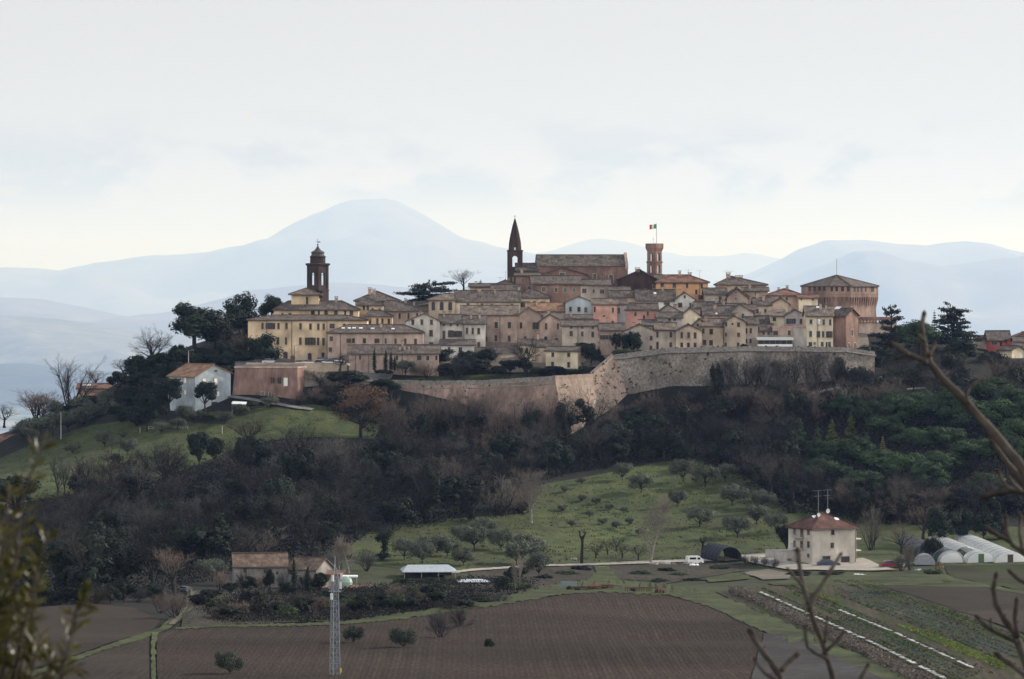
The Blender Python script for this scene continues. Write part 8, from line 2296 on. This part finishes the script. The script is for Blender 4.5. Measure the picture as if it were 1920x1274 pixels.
# ------------------------------------------------------------------ crops
def crops():
 L0 = [(1362, 1113), (1500, 1178), (1600, 1228), (1730, 1300)]; L1 = [(1604, 1090), (1660, 1106), (1780, 1145), (1990, 1225)]
 def line(f):
  P = []
  for a, c in zip(L0, L1): P.append((a[0] + (c[0] - a[0]) * f, a[1] + (c[1] - a[1]) * f))
  return P
 def sample(P, n):
  out = []
  for i in range(len(P) - 1):
   for k in range(n): t = k / n; out.append((P[i][0] + (P[i + 1][0] - P[i][0]) * t, P[i][1] + (P[i + 1][1] - P[i][1]) * t))
  return out + [P[-1]]
 rng = np.random.default_rng(4)
 def leafrow(name, label, specs, m, size, hh, wd, dens, seed):
  V = []; rr = random.Random(seed)
  for f, t0, t1 in specs:
   S = sample(line(f), 26); n0, n1 = int(t0 * len(S)), int(t1 * len(S))
   pts = [G(*q) for q in S[n0:n1]]
   for a, c in zip(pts, pts[1:]):
    L_ = (c - a).length; k = max(1, int(L_ * dens))
    for j in range(k):
     if rr.random() < .12: continue
     q = a.lerp(c, rr.random()); V.append((q.x + rr.gauss(0, wd), q.y, q.z + .22))
  P = np.array(V); kk = 9; C = np.repeat(P, kk, 0); nn = len(C)
  C = C + rng.normal(size=(nn, 3)) * np.array([.14, .16, 0]); C[:, 2] += rng.random(nn) * hh
  nrm = rng.normal(size=(nn, 3)) + np.array([0, 0, .8]); nrm /= np.linalg.norm(nrm, axis=1)[:, None]
  t = np.cross(nrm, rng.normal(size=(nn, 3))); t /= np.linalg.norm(t, axis=1)[:, None]; b = np.cross(nrm, t); s = (size * (.5 + rng.random(nn)))[:, None]
  v = np.stack([C - t * s * .5, C + b * s * .35, C + t * s * .5, C - b * s * .35], 1).reshape(-1, 3)
  me = bpy.data.meshes.new(name); me.from_pydata(v.tolist(), [], np.arange(nn * 4).reshape(nn, 4).tolist()); me.materials.append(m)
  tag(link(name, me), label, None, None, 'stuff')
 leafrow('vegetable_crop', 'dry brown stalks standing in a thick band along the plot', [(f, 0, 1) for f in (.035, .06, .085, .11)], LF['dry'], .3, .75, .2, 2.2, 1)
 leafrow('vegetable_crop', 'rows of dark green leafy vegetables', [(.28, 0, 1), (.36, .2, 1), (.40, .1, 1), (.50, 0, .6), (.94, 0, 1), (.97, 0, 1), (.90, .3, 1)], LF['crop'], .2, .24, .09, 1.2, 2)
 leafrow('vegetable_crop', 'rows of bluish cabbages', [(.74, .1, 1), (.79, .2, 1), (.84, .25, 1), (.69, .3, .9), (.33, .4, 1)], LF['cropblue'], .22, .22, .09, 1.1, 3)
 leafrow('vegetable_crop', 'patches of bright lettuce green', [(.56, .62, 1), (.59, .65, 1), (.62, .7, 1), (.52, .05, .25), (.55, .1, .28), (1.03, .05, .3)], LF['croplime'], .22, .18, .12, 2.4, 4)
 leafrow('vegetable_crop', 'weedy rows between the vegetables', [(.18, .1, 1), (.24, .2, 1), (.46, 0, 1), (.65, .2, 1), (.87, 0, .8)], LF['hedge'], .18, .14, .3, 1.3, 5)
 film = mat('mulch film', (.22, .225, .23), (.46, .47, .48), scale=1.6, rough=.5, big=.3)
 for f, t0, t1, w, lb in ((.205, .05, 1, .32, 'long white mulch film strip nearest the dry stalks'), (.435, .35, .97, .26, 'white mulch film strip between the vegetable rows')):
  S = sample(line(f), 26); pts = [G(*q) for q in S[int(t0 * len(S)):int(t1 * len(S))]]
  b = MB(); rr = random.Random(int(f * 1000))
  for a, c in zip(pts, pts[1:]):
   n = max(1, int((c - a).length / .8))
   for k in range(n):
    if rr.random() < .38: continue
    p, q = a.lerp(c, k / n), a.lerp(c, (k + 1) / n); o = rr.uniform(-.12, .12); ww = w * rr.uniform(.6, 1.1)
    b.face([(p.x - ww + o, p.y, p.z + .42), (p.x + ww + o, p.y, p.z + .42), (q.x + ww + o, q.y, q.z + .42), (q.x - ww + o, q.y, q.z + .42)])
  tag(b.build('mulch_film', film), lb, None, None, 'stuff')


crops()


def wall_weeds():
 rng = np.random.default_rng(12); P = []
 T_ = [W(*t) for t in TOPS]; B_ = [W(*t) for t in BOTS]
 for i, n in ((0, 14), (1, 26), (2, 34), (3, 10), (4, 64), (5, 30), (6, 44), (7, 30), (8, 26), (9, 14)):
  for _ in range(n):
   a = rng.random(); c = rng.random() ** .7; t = T_[i].lerp(T_[i + 1], a); bo = B_[i].lerp(B_[i + 1], a); p = bo.lerp(t, .15 + .82 * c); P.append((p.x, p.y - .12, p.z, .10 + .42 * rng.random() ** 2.5))
 for i, n in ((3, 30), (4, 120), (5, 130), (6, 170), (7, 100), (8, 70)):
  for _ in range(n):
   a = rng.random(); c = rng.random(); t = T_[i].lerp(T_[i + 1], a); bo = B_[i].lerp(B_[i + 1], a); p = bo.lerp(t, .1 + .86 * c); P.append((p.x, p.y - .12, p.z, .03))
 for i in range(10):
  for _ in range(9): t = T_[i].lerp(T_[i + 1], rng.random()); P.append((t.x, t.y - .05, t.z + .35 + .1 * rng.random(), .12 + .28 * rng.random() ** 2))
 P = np.array(P); k = 22; C = np.repeat(P[:, :3], k, 0); s0 = np.repeat(P[:, 3], k); n = len(C)
 C = C + rng.normal(size=(n, 3)) * (s0 * .42)[:, None]
 nrm = rng.normal(size=(n, 3)); nrm /= np.linalg.norm(nrm, axis=1)[:, None]; t = np.cross(nrm, rng.normal(size=(n, 3))); t /= np.linalg.norm(t, axis=1)[:, None]; b = np.cross(nrm, t); s = ((.06 + .13 * rng.random(n)) * np.clip(s0 * 4, .5, 1))[:, None]
 v = np.stack([C - t * s, C + b * s * .7, C + t * s, C - b * s * .7], 1).reshape(-1, 3)
 me = bpy.data.meshes.new('wall_weeds'); me.from_pydata(v.tolist(), [], np.arange(n * 4).reshape(n, 4).tolist()); me.materials.append(LF['ivy'])
 tag(link('wall_weeds', me), 'tufts of caper and ivy growing out of the ramparts', None, None, 'stuff')


wall_weeds()


# ------------------------------------------------------------------ foreground, out of focus: a bare tree and a leafy shrub near the camera
def foreground():
 D = 14.0
 bark = mat('young bark', (.028, .023, .02), (.07, .058, .05), scale=14, rough=.85, big=.3, bigscale=3, c3=(.13, .112, .095))
 budm = mat('brown bud', (.022, .016, .014), (.04, .027, .022), scale=20)
 base = Vector((W(1840, 0, D).x, D + .4, -6.4))
 def sticks(rt, lst, D, nm='branch'):
  for seg in lst:
   off = seg[0]; P = [W(x, y, D + off + .02 * i) for i, (x, y, r) in enumerate(seg[1])]; rad = [r * .64 * D / F for _, _, r in seg[1]]
   # refine with a slight wobble
   Q, Rr = [], []
   for i in range(len(P) - 1):
    for k in range(4): t = k / 4; Q.append(P[i].lerp(P[i + 1], t)); Rr.append((rad[i] + (rad[i + 1] - rad[i]) * t) * (1 + .13 * math.sin(i * 5 + k * 2.1)))
   Q.append(P[-1]); Rr.append(rad[-1])
   b = MB(); b.tube([tuple(q - rt.location) for q in Q], Rr, 8)
   o = b.build(nm, bark, rt, smooth=True)
   # buds at the tip and along
   d = (Q[-1] - Q[-2]).normalized(); tip = Q[-1] - rt.location; r = Rr[-1]
   c = MB(); c.tube([tip - d * r, tip + d * r * 1.2, tip + d * r * 2.6], [r * 1.02, r * 1.08, r * .2], 7); c.build('bud', budm, o)
   for k in range(3, len(Q) - 1, 7):
    q = Q[k] - rt.location; sd = Vector((1 if k % 2 else -1, 0, .5)).normalized()
    c = MB(); c.tube([q, q + sd * Rr[k] * 1.7], [Rr[k] * .6, Rr[k] * .15], 6); c.build('bud', budm, o)
 rt = thing('bare_tree', 'blurred bare branches of a near tree with stubby buds at the right edge', 'tree', tuple(base))
 b = MB(); tp = W(2075, 1330, D + .3) - base; b.tube([(0, 0, -.6), (.2, 0, 1.6), (tp.x * .6, .05, 3.2), tuple(tp)], [.16, .13, .10, .06], 10); b.build('trunk', bark, rt, smooth=True)
 sticks(rt, [
  (0, [(2075, 1330, 26), (2010, 1060, 21), (1950, 925, 18), (1905, 862, 15), (1855, 803, 13), (1800, 742, 12), (1765, 708, 11), (1745, 682, 10), (1737, 664, 10), (1731, 640, 9), (1728, 612, 8), (1732, 592, 7)]),
  (0, [(1738, 680, 9), (1720, 672, 8), (1700, 662, 8), (1684, 650, 7), (1674, 644, 6)]), (0, [(1704, 664, 6), (1692, 668, 6), (1682, 672, 5)]), (0, [(1741, 668, 7), (1749, 656, 6), (1752, 646, 6)]), (-.1, [(1733, 640, 6), (1726, 632, 6), (1722, 628, 5)]),
  (0, [(1815, 757, 7), (1812, 738, 6), (1818, 726, 6), (1832, 716, 6), (1847, 708, 5)]), (.1, [(1960, 960, 13), (1915, 902, 11), (1880, 858, 9), (1862, 832, 7)]),
  (.2, [(2010, 950, 9), (1940, 926, 8), (1895, 920, 8), (1868, 924, 8), (1850, 930, 9)]), (.2, [(1896, 920, 7), (1880, 904, 6), (1873, 886, 6)]), (.2, [(1915, 922, 7), (1900, 906, 6), (1893, 898, 6)]),
  (.3, [(2020, 1090, 10), (1925, 1040, 8), (1898, 1022, 8), (1888, 1000, 7), (1886, 974, 7)]), (.3, [(1895, 1016, 7), (1872, 1004, 7), (1856, 994, 7)]), (.3, [(1918, 1034, 7), (1912, 1000, 6), (1913, 972, 6)]),
  (-.2, [(2000, 1420, 14), (1940, 1290, 12), (1916, 1225, 11), (1903, 1188, 10), (1884, 1164, 8), (1867, 1134, 7), (1862, 1106, 7), (1867, 1082, 7)]), (-.2, [(1908, 1196, 8), (1903, 1160, 7), (1906, 1130, 7)]), (-.2, [(1906, 1204, 7), (1880, 1192, 6), (1852, 1178, 6), (1834, 1160, 6)]), (-.2, [(1860, 1182, 5), (1858, 1166, 5)]), (-.2, [(1930, 1272, 8), (1900, 1250, 7), (1872, 1230, 7)]),
  (-.3, [(1990, 1140, 8), (1935, 1098, 7), (1912, 1088, 7), (1896, 1074, 6)])], D)
 base2 = Vector((W(1600, 0, D - 1).x, D - .8, -6.2))
 rt2 = thing('bare_tree', 'blurred bare shoots of a second near tree rising before the cream farmhouse', 'tree', tuple(base2))
 b = MB(); tp = W(1590, 1420, D - 1) - base2; b.tube([(0, 0, -.6), (-.1, 0, 2.0), tuple(tp)], [.12, .10, .05], 10); b.build('trunk', bark, rt2, smooth=True)
 sticks(rt2, [
  (0, [(1590, 1420, 14), (1572, 1310, 11), (1556, 1250, 9), (1544, 1210, 8), (1530, 1175, 8), (1518, 1140, 8), (1508, 1105, 7), (1500, 1068, 7), (1496, 1036, 7)]),
  (0, [(1517, 1142, 7), (1530, 1115, 6), (1545, 1090, 6), (1560, 1066, 6), (1575, 1042, 5)]), (0, [(1552, 1236, 6), (1530, 1226, 5), (1514, 1214, 5), (1510, 1192, 5), (1509, 1178, 5)]), (0, [(1550, 1220, 6), (1568, 1204, 6), (1580, 1188, 6)]), (0, [(1546, 1206, 5), (1550, 1182, 5), (1551, 1162, 5)]),
  (-.2, [(1530, 1440, 14), (1480, 1320, 12), (1462, 1268, 11), (1448, 1245, 9), (1430, 1222, 8), (1416, 1202, 8), (1408, 1188, 8)]), (-.2, [(1464, 1258, 8), (1478, 1242, 7), (1492, 1230, 7)]), (-.2, [(1456, 1276, 8), (1436, 1264, 6), (1424, 1250, 6), (1416, 1238, 5)]), (.2, [(1596, 1330, 8), (1612, 1276, 7), (1626, 1250, 6)]), (-.1, [(1506, 1100, 5), (1488, 1080, 5), (1478, 1068, 4)]), (0, [(1514, 1132, 5), (1520, 1118, 5), (1532, 1108, 4)])], D - 1)
 # leafy shrub
 Ds = 9.0; rr = random.Random(5)
 base3 = Vector((W(-60, 0, Ds).x, Ds + .1, -4.6))
 rt3 = thing('leafy_shrub', 'blurred leafy evergreen shrub with glossy leaves at the left edge', 'shrub', tuple(base3))
 stems = [[(-30, 1500), (0, 1300), (18, 1150), (34, 1010), (41, 941), (52, 900), (71, 863), (86, 820)], [(-40, 1450), (-20, 1200), (0, 1060), (14, 960), (16, 925)], [(0, 1400), (30, 1250), (55, 1130), (78, 1040), (90, 996)], [(40, 1450), (85, 1340), (111, 1274), (130, 1209), (141, 1146), (160, 1130), (174, 1112)], [(20, 1420), (50, 1300), (66, 1230), (76, 1190)], [(-40, 1400), (-10, 1180), (20, 1080), (38, 1020)], [(60, 1420), (90, 1320), (120, 1260), (150, 1244)], [(10, 1400), (30, 1300), (50, 1200), (64, 1140), (72, 1070)], [(-50, 1300), (-20, 1130), (-4, 1010), (4, 980)], [(-10, 1360), (10, 1230), (24, 1150), (52, 1120)], [(-40, 1350), (0, 1270), (20, 1220), (38, 1200)], [(-30, 1320), (-10, 1200), (6, 1130), (14, 1100)], [(60, 1400), (80, 1310), (92, 1250), (98, 1215)]]
 st = MB(); LV, LFc = [], []
 for si, S in enumerate(stems):
  yo = rr.uniform(-.25, .25); P = [W(x, y, Ds + yo) - base3 for x, y in S]
  st.tube([tuple(p) for p in P], [.006 - .004 * i / (len(P) - 1) for i in range(len(P))], 6)
  for i in range(max(0, len(P) - 5 if si not in (0, 3) else 1), len(P) - 1):
   L_ = (P[i + 1] - P[i]).length; n = int(L_ / .0038)
   for k in range(n):
    c = P[i].lerp(P[i + 1], rr.random()); d = (P[i + 1] - P[i]).normalized(); out = rdir(rr); out = (out - d * out.dot(d)).normalized()
    ld = (out * rr.uniform(.5, 1.0) + d * rr.uniform(.3, .9)).normalized(); ln = rr.uniform(.024, .046); wd = ln * rr.uniform(.24, .36)
    nn = ld.cross(rdir(rr)).normalized(); sd = ld.cross(nn).normalized()
    c0 = c + out * rr.uniform(.0, .012); b0 = len(LV)
    m1 = c0 + ld * ln * .45 + nn * ln * .06; t1 = c0 + ld * ln
    LV += [tuple(c0), tuple(m1 + sd * wd * .5 - nn * wd * .15), tuple(t1), tuple(m1 - sd * wd * .5 - nn * wd * .15), tuple(m1)]
    LFc += [(b0, b0 + 1, b0 + 4), (b0 + 1, b0 + 2, b0 + 4), (b0 + 2, b0 + 3, b0 + 4), (b0 + 3, b0, b0 + 4)]
 st.build('branch', bark, rt3, smooth=True)
 me = bpy.data.meshes.new('foliage'); me.from_pydata(LV, [], LFc)
 me.materials.append(mat('glossy leaf', (.026, .028, .005), (.085, .075, .012), scale=30, rough=.4, big=.3, bigscale=8, spec=.45, trans=.3, c3=(.15, .12, .025)))
 link('foliage', me, rt3)


foreground()
